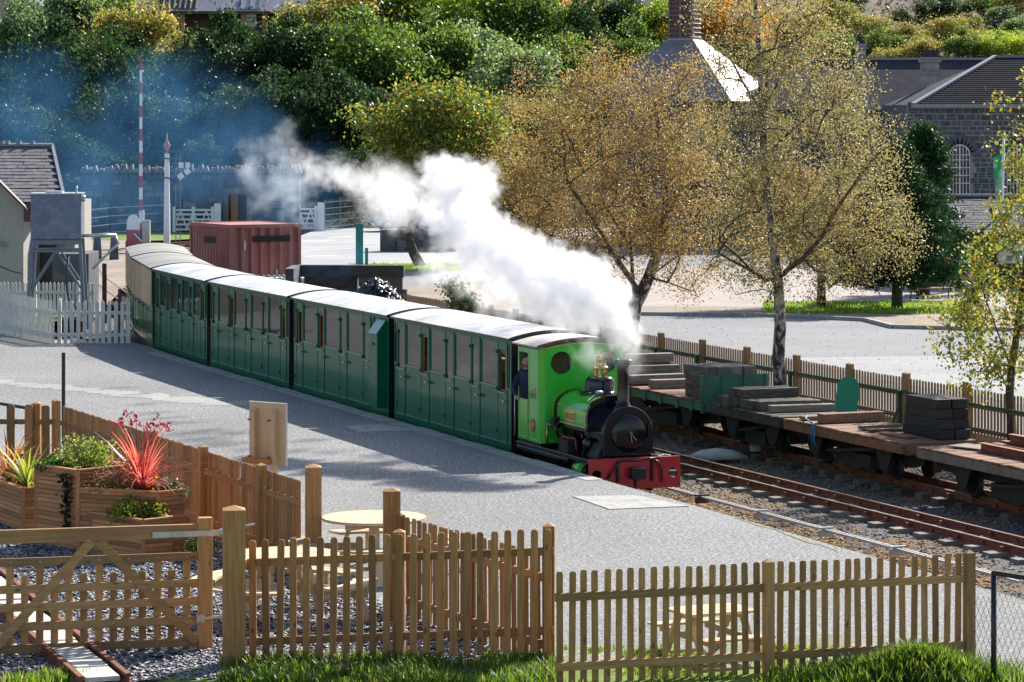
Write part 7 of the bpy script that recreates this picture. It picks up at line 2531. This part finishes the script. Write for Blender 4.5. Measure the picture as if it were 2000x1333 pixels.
def wood_tree(px, py, d, rpx, kind, where, zb=None, group='woodland trees on the bank', sq=1.0):
    c = at(px, py, d)
    r = rpx * d / FOC * 1.22
    base = zb if zb is not None else bank_z(c.x, c.y)
    base = min(base, c.z - r * .5)
    cnt[(kind, where)] = cnt.get((kind, where), 0) + 1
    k = cnt[(kind, where)]
    num = ('first', 'second', 'third', 'fourth', 'fifth', 'sixth', 'seventh', 'eighth', 'ninth', 'tenth', 'eleventh', 'twelfth')[k - 1]
    root = thing('woodland_tree' if group else 'hill_tree', f'{num} {WORD[kind]} tree from the left {where}', 'tree', (c.x, c.y, base), 0, group)
    ms = PROTO[kind]
    o = bpy.data.objects.new('crown', ms[rnd.randrange(len(ms))])
    link(o, root)
    o.location = (0, 0, c.z - base)
    o.scale = (r, r, r * sq)
    o.rotation_euler = (rnd.uniform(-.15, .15), rnd.uniform(-.15, .15), rnd.uniform(0, 6.28))
    t = bpy.data.objects.new('trunk', trunk_me)
    link(t, root)
    h = c.z - base
    t.scale = (h * .9 + .5, h * .9 + .5, h)
    return root
ROWS = {
 'below the long shed': (213, [(20, 150, 80, 'green'), (70, 75, 75, 'silver'), (135, 40, 85, 'silver'), (190, 55, 80, 'green'), (255, 75, 70, 'olive'), (320, 130, 60, 'olive'), (375, 128, 52, 'olive'), (420, 118, 50, 'light'), (470, 124, 50, 'green'), (530, 115, 52, 'light'), (580, 100, 50, 'light')]),
 'atop the wooded bank': (211, [(640, 50, 85, 'olive'), (715, 70, 80, 'green'), (780, 30, 85, 'green'), (850, 85, 80, 'green'), (905, 35, 85, 'light'), (965, 60, 80, 'silver'), (1030, 55, 75, 'green'), (1085, 75, 70, 'orange'), (1140, 60, 75, 'olive'), (1200, 50, 80, 'dark'), (1262, 55, 70, 'light'), (1320, 110, 70, 'green'), (1410, 60, 75, 'orange'), (1470, 130, 70, 'green')]),
 'halfway up the bank': (197, [(40, 190, 95, 'dark'), (130, 170, 95, 'dark'), (215, 160, 95, 'dark'), (300, 175, 90, 'dark'), (385, 165, 90, 'green'), (470, 160, 90, 'dark'), (560, 140, 95, 'dark'), (650, 140, 95, 'green'), (735, 135, 90, 'green'), (815, 140, 90, 'green'), (885, 150, 85, 'silver'), (950, 160, 80, 'green'), (1015, 150, 85, 'silver'), (1080, 150, 80, 'green'), (1150, 140, 80, 'dark'), (1230, 130, 75, 'green'), (1300, 180, 75, 'green')]),
 'low on the bank': (184, [(30, 270, 75, 'dark'), (110, 262, 75, 'dark'), (190, 285, 65, 'dark'), (265, 260, 75, 'dark'), (345, 275, 70, 'dark'), (430, 262, 75, 'dark'), (510, 245, 70, 'dark'), (585, 280, 55, 'dark'), (655, 220, 80, 'dark'), (720, 230, 80, 'dark'), (760, 330, 40, 'green'), (960, 270, 80, 'green'), (1040, 250, 80, 'olive')]),
 'at the foot of the bank': (176, [(60, 330, 50, 'dark'), (130, 330, 48, 'dark'), (205, 318, 40, 'dark'), (300, 318, 42, 'dark'), (390, 322, 40, 'dark'), (640, 330, 40, 'dark'), (720, 340, 40, 'dark'), (650, 390, 38, 'dark'), (900, 360, 60, 'green'), (990, 380, 60, 'dark')]),
}
for where, (d, lst) in ROWS.items():
    for (px, py, rp_, kd) in lst:
        wood_tree(px + rnd.uniform(-14, 14), py + (rnd.uniform(-22, 18) if 'shed' not in where else rnd.uniform(-6, 10)), d + rnd.uniform(-4, 4), rp_ * rnd.uniform(.8, 1.3), kd, where, sq=rnd.uniform(.85, 1.2))
# ivy and undergrowth over the bank
rng = np.random.default_rng(77)
n = 26000
X, Y = rng.uniform(-38, 18, n), rng.uniform(172, 214, n)
Z = np.array([bank_z(a, b) for a, b in zip(X, Y)]) + np.abs(rng.normal(0, .35, n))
v, c = leaf_quads(rng, np.column_stack([X, Y, Z]), .26, [(.02, .05, .02), (.04, .08, .025), (.06, .10, .03), (.10, .09, .04)], [3, 3, 2, 1])
o = bpy.data.objects.new('undergrowth', fast_mesh('undergrowth', v, 4, M_LEAF_DK, c))
link(o)
tag(o, 'ivy and undergrowth covering the wooded bank', 'undergrowth', kind='stuff')
# heather and scrub on the far hillside
n = 9000
X, Y = rng.uniform(20, 62, n), rng.uniform(225, 345, n)
Z = np.array([moor_z(a, b) for a, b in zip(X, Y)]) + np.abs(rng.normal(0, .25, n))
v, c = leaf_quads(rng, np.column_stack([X, Y, Z]), .45, [(.14, .12, .05), (.20, .13, .09), (.10, .11, .04), (.24, .19, .10)], [3, 3, 2, 1])
o = bpy.data.objects.new('heather', fast_mesh('heather', v, 4, M_LEAF_DK, c))
link(o)
tag(o, 'brown heather and scrub on the far hillside', 'heather', kind='stuff')
# trees and bushes on the far hillside, right
def on_hill(px, py):
    d = 212.0
    while d < 700:
        p = at(px, py, d)
        if moor_z(p.x, d) >= p.z:
            return d
        d += 1.0
    return 700
for (px, py, rp_, kd) in ((1560, 60, 55, 'olive'), (1620, 30, 45, 'olive'), (1640, 105, 45, 'green'), (1700, 60, 40, 'olive'), (1715, 95, 38, 'green'), (1760, 75, 34, 'olive'), (1765, 40, 20, 'dark'), (1800, 105, 36, 'olive'), (1845, 25, 40, 'dark'), (1850, 65, 38, 'olive'), (1880, 95, 38, 'green'), (1885, 60, 34, 'olive'), (1905, 90, 34, 'olive'), (1930, 100, 30, 'light'), (1955, 35, 28, 'silver'), (1965, 90, 34, 'light'), (1990, 60, 34, 'silver'), (2005, 95, 36, 'light'), (1920, 15, 34, 'green'), (1985, 10, 34, 'olive'), (1660, 10, 26, 'dark'), (1740, 120, 34, 'olive')):
    d = on_hill(px, py + rp_ * .7)
    wood_tree(px, py, d, rp_ * 1.15, kd, 'on the far hillside', zb=moor_z((px - 1000) * d / FOC, d) - .5, group='trees on the far hillside', sq=.85)
# ---- plants of the garden
def blades(name, parent, n, length, width, col0, col1, seed, loc=(0, 0, 0), up=.35, mat=None, nseg=4):
    """strap-leaved rosette: arching tapered blades"""
    rng = np.random.default_rng(seed)
    V_, F_, C_ = [], [], []
    for k in range(n):
        a = rng.uniform(0, 2 * math.pi)
        el = rng.uniform(up, 1.45)
        l = length * rng.uniform(.6, 1.1)
        dx, dy = math.cos(a), math.sin(a)
        cdx, cdy = -dy, dx
        tone = rng.uniform(0, 1)
        col = np.array(col0) * (1 - tone) + np.array(col1) * tone
        b = len(V_)
        for j in range(nseg + 1):
            f = j / nseg
            r_ = l * f * math.cos(el) + l * .18 * f * f
            z = l * f * math.sin(el) - l * (.35 if el < .9 else .15) * f * f * f
            w = width * (1 - f ** 2) * .5 + .002
            V_.append((dx * r_ + cdx * w, dy * r_ + cdy * w, z)); V_.append((dx * r_ - cdx * w, dy * r_ - cdy * w, z))
            cc = col * (1 + .35 * f)
            C_.append(cc); C_.append(cc)
        for j in range(nseg):
            F_.append((b + 2 * j, b + 2 * j + 1, b + 2 * j + 3, b + 2 * j + 2))
    o = bpy.data.objects.new(name, fast_mesh(name, np.array(V_), np.array(F_), mat or M_LEAF, np.array(C_)))
    link(o, parent)
    o.location = loc
    return o
def spiky(label, loc, n, l, c0, c1, seed, w=.035):
    t = thing('cordyline_plant', label, 'plant', loc)
    blades('strap_leaves', t, n, l, w, c0, c1, seed, (0, 0, .02))
    MB().cyl((0, 0, -.15), (0, 0, .08), .04, n=8).build('stem', M_BARK, t)
spiky('red spiky cordyline rising from the middle planter', c2 + V(.06, -.05, .84), 120, 1.02, (.42, .035, .06), (.66, .22, .20), 1, .03)
spiky('yellow-green spiky cordyline in the left planter', c4 + V(.42, -1.0, .58), 56, .78, (.16, .24, .03), (.42, .44, .10), 2)
spiky('dark red spiky plant with green tips at the left edge', c4 + V(.0, -.1, .58), 60, .95, (.30, .04, .03), (.40, .22, .05), 3)
def bushy(label, loc, r, pal, wts, n, leaf, seed, sq=.8, name='bush'):
    t = thing(name, label, 'plant', loc)
    rng = np.random.default_rng(seed)
    P = []
    lob = 14
    for k in range(lob):
        d = rng.normal(0, 1, 3); d /= np.linalg.norm(d); d[2] = abs(d[2])
        q = rng.normal(0, 1, (n // lob, 3)); q /= np.linalg.norm(q, axis=1, keepdims=True)
        P.append(d * rng.uniform(.3, .75) + q * rng.uniform(.15, .42, (n // lob, 1)))
    P = np.concatenate(P) * r * np.array([1, 1, sq])
    v, c = leaf_quads(rng, P, leaf, pal, wts)
    link(bpy.data.objects.new('foliage', fast_mesh('foliage', v, 4, M_LEAF, c)), t)
    mb = MB()
    for k in range(7):
        a = k * .9
        mb.tube([(0, 0, -.12), (.3 * r * math.cos(a), .3 * r * math.sin(a), r * .4), (.6 * r * math.cos(a), .6 * r * math.sin(a), r * .7 * sq)], [.012, .009, .004], 5, cap=False)
    mb.build('stems', M_BARK, t)
YG = [(.30, .34, .04), (.40, .40, .05), (.20, .28, .03), (.10, .16, .03)]
bushy('yellow-green shrub with brown stems in the low planter', c3 + V(.0, -.02, .56), .42, YG, [3, 3, 2, 2], 1700, .055, 81)
bushy('bright green feathery bush above the tall planter', c1 + V(.0, .1, 1.08), .52, [(.22, .32, .05), (.32, .38, .08), (.14, .22, .04)], [3, 2, 2], 1800, .045, 82, .95)
bushy('grey-brown heathery bush beside the red cordyline', c2 + V(-.42, .1, .84), .42, [(.17, .15, .08), (.22, .19, .09), (.25, .12, .10), (.12, .16, .06)], [3, 3, 1, 2], 1500, .035, 83)
bushy('dark green ivy spilling over the left end of the tall planter', c1 + V(-.42, .0, 1.02), .34, [(.03, .09, .015), (.06, .15, .02), (.10, .22, .03)], [3, 3, 2], 1000, .06, 84, .7)
bushy('blue-green low bush behind the yellow shrub', c2 + V(.42, -.1, .8), .30, [(.06, .13, .08), (.10, .17, .10), (.05, .09, .05)], [3, 2, 2], 800, .04, 85)
bushy('small red-leaved bush among the left planter', c4 + V(.3, -.5, .6), .34, [(.30, .03, .06), (.18, .02, .03), (.10, .14, .04)], [3, 2, 2], 800, .045, 86, .9)
bushy('orange-leaved sprig rising behind the red cordyline', c2 + V(.0, .25, .95), .40, [(.50, .16, .02), (.45, .24, .03), (.22, .10, .03)], [3, 2, 2], 420, .055, 87, 1.1)
# purple-red nandina sprigs above the fence
t = thing('nandina_sprig', 'dark red feathery sprigs standing above the fence', 'plant', c2 + V(-.05, .3, .98))
rng = np.random.default_rng(5)
P = []
mb = MB()
for tip in ((-.12, 0, .88), (-.02, .02, .80), (.12, .02, .72), (.28, 0, .74), (.38, .02, .72), (-.2, 0, .74), (.18, 0, .62)):
    mb.tube([(0, 0, -.1), (tip[0] * .4, 0, tip[2] * .6), tip], [.008, .006, .003], 4, cap=False)
    P.append(np.array(tip) + rng.normal(0, .055, (16, 3)))
mb.build('stems', M_BARK, t)
v, c = leaf_quads(rng, np.concatenate(P), .085, [(.30, .02, .05), (.20, .015, .035), (.40, .05, .06)], [3, 2, 2], aspect=.4)
link(bpy.data.objects.new('foliage', fast_mesh('foliage', v, 4, M_LEAF, c)), t)
# ivy strand hanging down the tall planter
t = thing('trailing_ivy', 'dark ivy strand hanging down the front of the tall planter', 'plant', fB + fp_ * .0 + fd * -.22 + V(-.02, -.05, 1.1))
P = np.array([(rng.normal(0, .07 * (1 - f * .7)), -.05 + rng.normal(0, .02), -.05 - .75 * f) for f in rng.uniform(0, 1, 260) ** 1.3])
v, c = leaf_quads(rng, P, .055, [(.025, .03, .018), (.05, .055, .025), (.06, .035, .03)], [3, 2, 2], aspect=.8)
link(bpy.data.objects.new('foliage', fast_mesh('foliage', v, 4, M_LEAF_DK, c)), t)
MB().tube([(0, -.03, 0), (0, -.04, -.4), (.01, -.04, -.82)], .006, 4).build('stem', M_BARK, t)
# ---- grass
def grass(name, label, pts, h, seed, cols, wid=.010, lean=.5):
    rng = np.random.default_rng(seed)
    n = len(pts)
    a = rng.uniform(0, 2 * np.pi, n)
    hh = h * rng.uniform(.4, 1.25, n)
    ln = rng.uniform(.1, lean, n) * hh
    dx, dy = np.cos(a), np.sin(a)
    w = wid * rng.uniform(.6, 1.4, n)
    b = np.asarray(pts)
    def P(f, ww):
        o = np.stack([dx * ln * f * f, dy * ln * f * f, hh * f], 1)
        s = np.stack([-dy * w * ww, dx * w * ww, 0 * w], 1)
        return b + o - s, b + o + s
    l0, r0 = P(0, 1); l1, r1 = P(.55, .75); l2, r2 = P(1.0, .08)
    v = np.stack([l0, r0, r1, l1, l1, r1, r2, l2], 1).reshape(-1, 3)
    pal = np.array(cols, np.float32)
    c = np.repeat(pal[rng.integers(0, len(pal), n)] * rng.uniform(.7, 1.3, (n, 1)), 8, 0)
    o = bpy.data.objects.new(name, fast_mesh(name, v, 4, M_LEAF, c))
    link(o)
    return tag(o, label, 'grass', kind='stuff')
GC = [(.10, .20, .02), (.16, .28, .03), (.24, .34, .05), (.08, .14, .02), (.30, .32, .10)]
def rect_pts(rng, n, poly_px, z=0.0):
    (x0, x1, y0, y1) = poly_px
    px, py = rng.uniform(x0, x1, n), rng.uniform(y0, y1, n)
    return np.array([tuple(gp(a, b, z)) for a, b in zip(px, py)])
rng = np.random.default_rng(19)
def patchy(q, f, cut):
    m = np.sin(q[:, 0] * 5.1 * f + 1.3) + np.sin(q[:, 1] * 7.3 * f + q[:, 0] * 3.1 * f) + .7 * np.sin(q[:, 0] * 13.0 * f - q[:, 1] * 9.0 * f)
    return q[m + rng.normal(0, .5, len(q)) > cut]
q = patchy(np.concatenate([rect_pts(rng, 9000, (430, 1090, 1296, 1345)), rect_pts(rng, 2500, (460, 1080, 1290, 1302))]), 1, -.3)
grass('grass_tuft', 'long green grass at the foot of the brown picket fence', q, .14, 1, GC, .009, .9)
q = rect_pts(rng, 5000, (425, 1090, 1300, 1345))
grass('grass_sward', 'short mossy grass between the long tufts at the foot of the fence', q, .05, 21, [(.18, .22, .04), (.28, .30, .07), (.12, .15, .03)], .009)
q = patchy(rect_pts(rng, 9000, (1090, 1700, 1265, 1345)), .8, .4)
grass('grass_tuft', 'short green grass under the picnic table behind the right-hand fence', q, .06, 2, GC)
# hummock of long grass in front of the right fence
hx, hy = rng.normal(0, .48, 9000), rng.normal(0, .22, 9000)
c0 = gp(1780, 1322)
q = np.column_stack([c0.x + hx, c0.y - .35 + hy, .22 * np.exp(-(hx / .55) ** 2 - (hy / .3) ** 2)])
grass('grass_hummock', 'thick hummock of long green grass in front of the right-hand fence', q, .20, 3, GC, .011, .9)
q = patchy(rect_pts(rng, 6000, (1500, 1960, 1318, 1350)), 1, -.4)
grass('grass_tuft', 'green grass along the foot of the fence at the bottom right', q, .11, 4, GC)
q = np.concatenate([rect_pts(rng, 4200, (1490, 1890, 591, 614), CPZ), rect_pts(rng, 2200, (680, 900, 517, 529), CPZ)])
grass('verge_grass', 'short bright grass on the verges beyond the car park', q, .10, 5, [(.20, .34, .03), (.28, .42, .05), (.16, .26, .03)], .02)
q = np.array([tuple(TR(a, b, -.6)) for a, b in zip(rng.uniform(5, 17, 5200), .25 + np.abs(rng.normal(0, .22, 5200)))])
grass('dry_grass', 'brown dry grass along the platform edge beside the point rodding', q, .10, 6, [(.30, .19, .08), (.22, .13, .06), (.38, .27, .12), (.20, .20, .06)], .009)
for (px, py, n_, lab) in ((110, 1330, 500, 'grass clump beside the old rails at the bottom left'), (385, 1075, 400, 'green weeds at the foot of the low planter'), (40, 1340, 300, 'grass clump at the bottom left corner')):
    c0 = gp(px, py)
    q = np.column_stack([c0.x + rng.normal(0, .16, n_), c0.y + rng.normal(0, .12, n_), np.zeros(n_)])
    grass('grass_clump', lab, q, .12, 7 + n_, GC)
# ================================================================== steam and smoke
def puff_points(puffs, step, seed, rmul=.62):
    rng = np.random.default_rng(seed)
    P = []
    for (px, py, d, rpx) in puffs:
        c = np.array(at(px, py, d))
        r = rpx * d / FOC
        n = max(4, int((r / step) ** 3 * 2.2))
        q = rng.normal(0, 1, (n, 3))
        q /= np.linalg.norm(q, axis=1, keepdims=True)
        P.append(c + q * r * rmul * rng.uniform(0, 1, (n, 1)) ** (1 / 3))
    return np.concatenate(P)
def plume(name, label, pts, kernel, voxel, dens, col, aniso, freq, amp, erode, pad=.7, soft=.75):
    me = bpy.data.meshes.new(name)
    me.vertices.add(len(pts))
    me.vertices.foreach_set('co', pts.astype(np.float32).ravel())
    me.update()
    o = bpy.data.objects.new(name, me)
    link(o)
    tag(o, label, name, kind='stuff')
    m = bpy.data.materials.new(name + '_volume')
    m.use_nodes = True
    nt = m.node_tree
    nt.nodes.remove(nt.nodes['Principled BSDF'])
    pv = nt.nodes.new('ShaderNodeVolumePrincipled')
    pv.inputs['Color'].default_value = (*col, 1)
    pv.inputs['Density'].default_value = dens
    pv.inputs['Anisotropy'].default_value = aniso
    nt.links.new(pv.outputs[0], nt.nodes['Material Output'].inputs['Volume'])
    me.materials.append(m)
    g = bpy.data.node_groups.new(name + '_nodes', 'GeometryNodeTree')
    g.interface.new_socket('Geometry', in_out='INPUT', socket_type='NodeSocketGeometry')
    g.interface.new_socket('Geometry', in_out='OUTPUT', socket_type='NodeSocketGeometry')
    N, L = g.nodes, g.links
    gi, go = N.new('NodeGroupInput'), N.new('NodeGroupOutput')
    pos = N.new('GeometryNodeInputPosition').outputs[0]
    def vm(op, a, b=None, s=None):
        n = N.new('ShaderNodeVectorMath')
        n.operation = op
        L.new(a, n.inputs[0])
        if b is not None:
            if isinstance(b, tuple):
                n.inputs[1].default_value = b
            else:
                L.new(b, n.inputs[1])
        if s is not None:
            n.inputs['Scale'].default_value = s
        return n
    def noisev(v, sc, det):
        n = N.new('ShaderNodeTexNoise')
        n.inputs['Scale'].default_value = sc
        n.inputs['Detail'].default_value = det
        n.inputs['Roughness'].default_value = .6
        L.new(v, n.inputs['Vector'])
        return n
    w = noisev(pos, freq, 4.0)
    wo = vm('SCALE', vm('SUBTRACT', w.outputs['Color'], (.5, .5, .5)).outputs[0], s=amp).outputs[0]
    wp = vm('ADD', pos, wo).outputs[0]
    sn = N.new('GeometryNodeSampleNearest')
    sn.domain = 'POINT'
    L.new(gi.outputs[0], sn.inputs[0])
    L.new(wp, sn.inputs['Sample Position'])
    si = N.new('GeometryNodeSampleIndex')
    si.data_type, si.domain = 'FLOAT_VECTOR', 'POINT'
    L.new(gi.outputs[0], si.inputs[0])
    L.new(N.new('GeometryNodeInputPosition').outputs[0], si.inputs['Value'])
    L.new(sn.outputs[0], si.inputs['Index'])
    di = vm('DISTANCE', wp, si.outputs[0]).outputs['Value']
    e = noisev(pos, freq * 2.7, 5.0)
    mr0 = N.new('ShaderNodeMath'); mr0.operation = 'MULTIPLY_ADD'        # dist + erode * noise
    L.new(e.outputs[0], mr0.inputs[0]); mr0.inputs[1].default_value = erode; L.new(di, mr0.inputs[2])
    mr = N.new('ShaderNodeMapRange')
    mr.interpolation_type = 'SMOOTHSTEP'
    L.new(mr0.outputs[0], mr.inputs[0])
    mr.inputs[1].default_value = kernel + erode * .5
    mr.inputs[2].default_value = kernel * (1 - soft) + erode * .5
    mr.inputs[3].default_value, mr.inputs[4].default_value = 0.0, 1.0
    vc = N.new('GeometryNodeVolumeCube')
    L.new(mr.outputs[0], vc.inputs['Density'])
    lo, hi = pts.min(0) - pad, pts.max(0) + pad
    vc.inputs['Min'].default_value, vc.inputs['Max'].default_value = tuple(lo), tuple(hi)
    for k, ax in enumerate('XYZ'):
        vc.inputs['Resolution ' + ax].default_value = max(8, int((hi[k] - lo[k]) / voxel))
    sm = N.new('GeometryNodeSetMaterial')
    sm.inputs['Material'].default_value = m
    L.new(vc.outputs[0], sm.inputs[0])
    L.new(sm.outputs[0], go.inputs[0])
    md = o.modifiers.new('puffs', 'NODES')
    md.node_group = g
    return o
PLUME = [(1219, 664, 52.1, 14), (1213, 645, 52.1, 22), (1200, 620, 52.3, 36), (1175, 585, 52.7, 54), (1150, 562, 53, 58), (1118, 552, 53.5, 60), (1100, 600, 53.6, 48), (1140, 610, 53, 40), (1085, 535, 54, 56), (1060, 585, 54.3, 46), (1050, 545, 54.6, 54), (1022, 515, 55, 56), (1000, 500, 55.5, 54), (985, 545, 56, 40), (965, 470, 56, 54), (940, 505, 56.4, 38), (925, 430, 57, 50), (900, 460, 57.2, 40), (892, 395, 58, 44), (905, 360, 58.2, 38), (865, 345, 58.4, 34), (935, 352, 58.4, 28), (855, 420, 58.5, 34)]
plume('steam', 'dense white steam plume blowing back from the locomotive chimney', puff_points(PLUME, .13, 1), .29, .045, 3.6, (.95, .95, .96), .25, 2.4, .80, .72, soft=.7)
TRAIL = [(1160, 700, 53.2, 5), (1150, 692, 53.3, 5), (1222, 696, 52.1, 9), (1222, 684, 52.1, 12), (1221, 672, 52.1, 15), (800, 385, 61, 42), (770, 365, 62, 36), (745, 350, 63, 30), (740, 395, 63, 36), (780, 420, 62.5, 32), (715, 365, 65, 26), (690, 350, 66, 24), (665, 345, 67, 22), (640, 335, 69, 18), (610, 328, 71, 16), (585, 320, 73, 14), (840, 395, 60, 24), (850, 520, 60, 22), (900, 540, 58, 26), (950, 580, 57, 22), (1000, 605, 56, 22), (880, 470, 59, 22)]
plume('steam', 'thinning wisps of white steam trailing above the second and third coaches', puff_points(TRAIL, .16, 2), .34, .06, .9, (.96, .96, .97), .25, 2.2, 1.0, .95, soft=.75)
WISP = [(500, 300, 82, 14), (494, 325, 82, 16), (500, 355, 83, 18), (512, 390, 83, 18), (545, 360, 82, 20), (560, 330, 81, 18), (570, 385, 81, 22), (590, 355, 80, 20), (575, 410, 80, 18), (540, 300, 82, 14), (560, 275, 82, 12)]
plume('steam', 'faint wisp of steam hanging above the red container', puff_points(WISP, .2, 4), .42, .09, .42, (.85, .93, 1), .25, 1.7, 1.4, 1.2, soft=.85)
SMOKE = [(60, 200, 118, 130), (20, 260, 120, 80), (160, 300, 118, 120), (280, 220, 116, 110), (330, 160, 118, 70), (400, 250, 114, 110), (380, 340, 112, 90), (470, 300, 110, 80), (500, 230, 114, 70), (540, 380, 108, 80), (600, 350, 104, 60), (620, 420, 104, 50), (250, 380, 114, 100), (120, 400, 116, 80), (660, 540, 96, 40), (600, 540, 97, 45), (700, 510, 97, 35)]
plume('smoke', 'thin blue smoke drifting across the wooded bank and the level crossing', puff_points(SMOKE, .55, 3), 1.15, .22, .043, (.16, .48, .92), .1, .42, 3.0, 2.2, 2.2, .95)
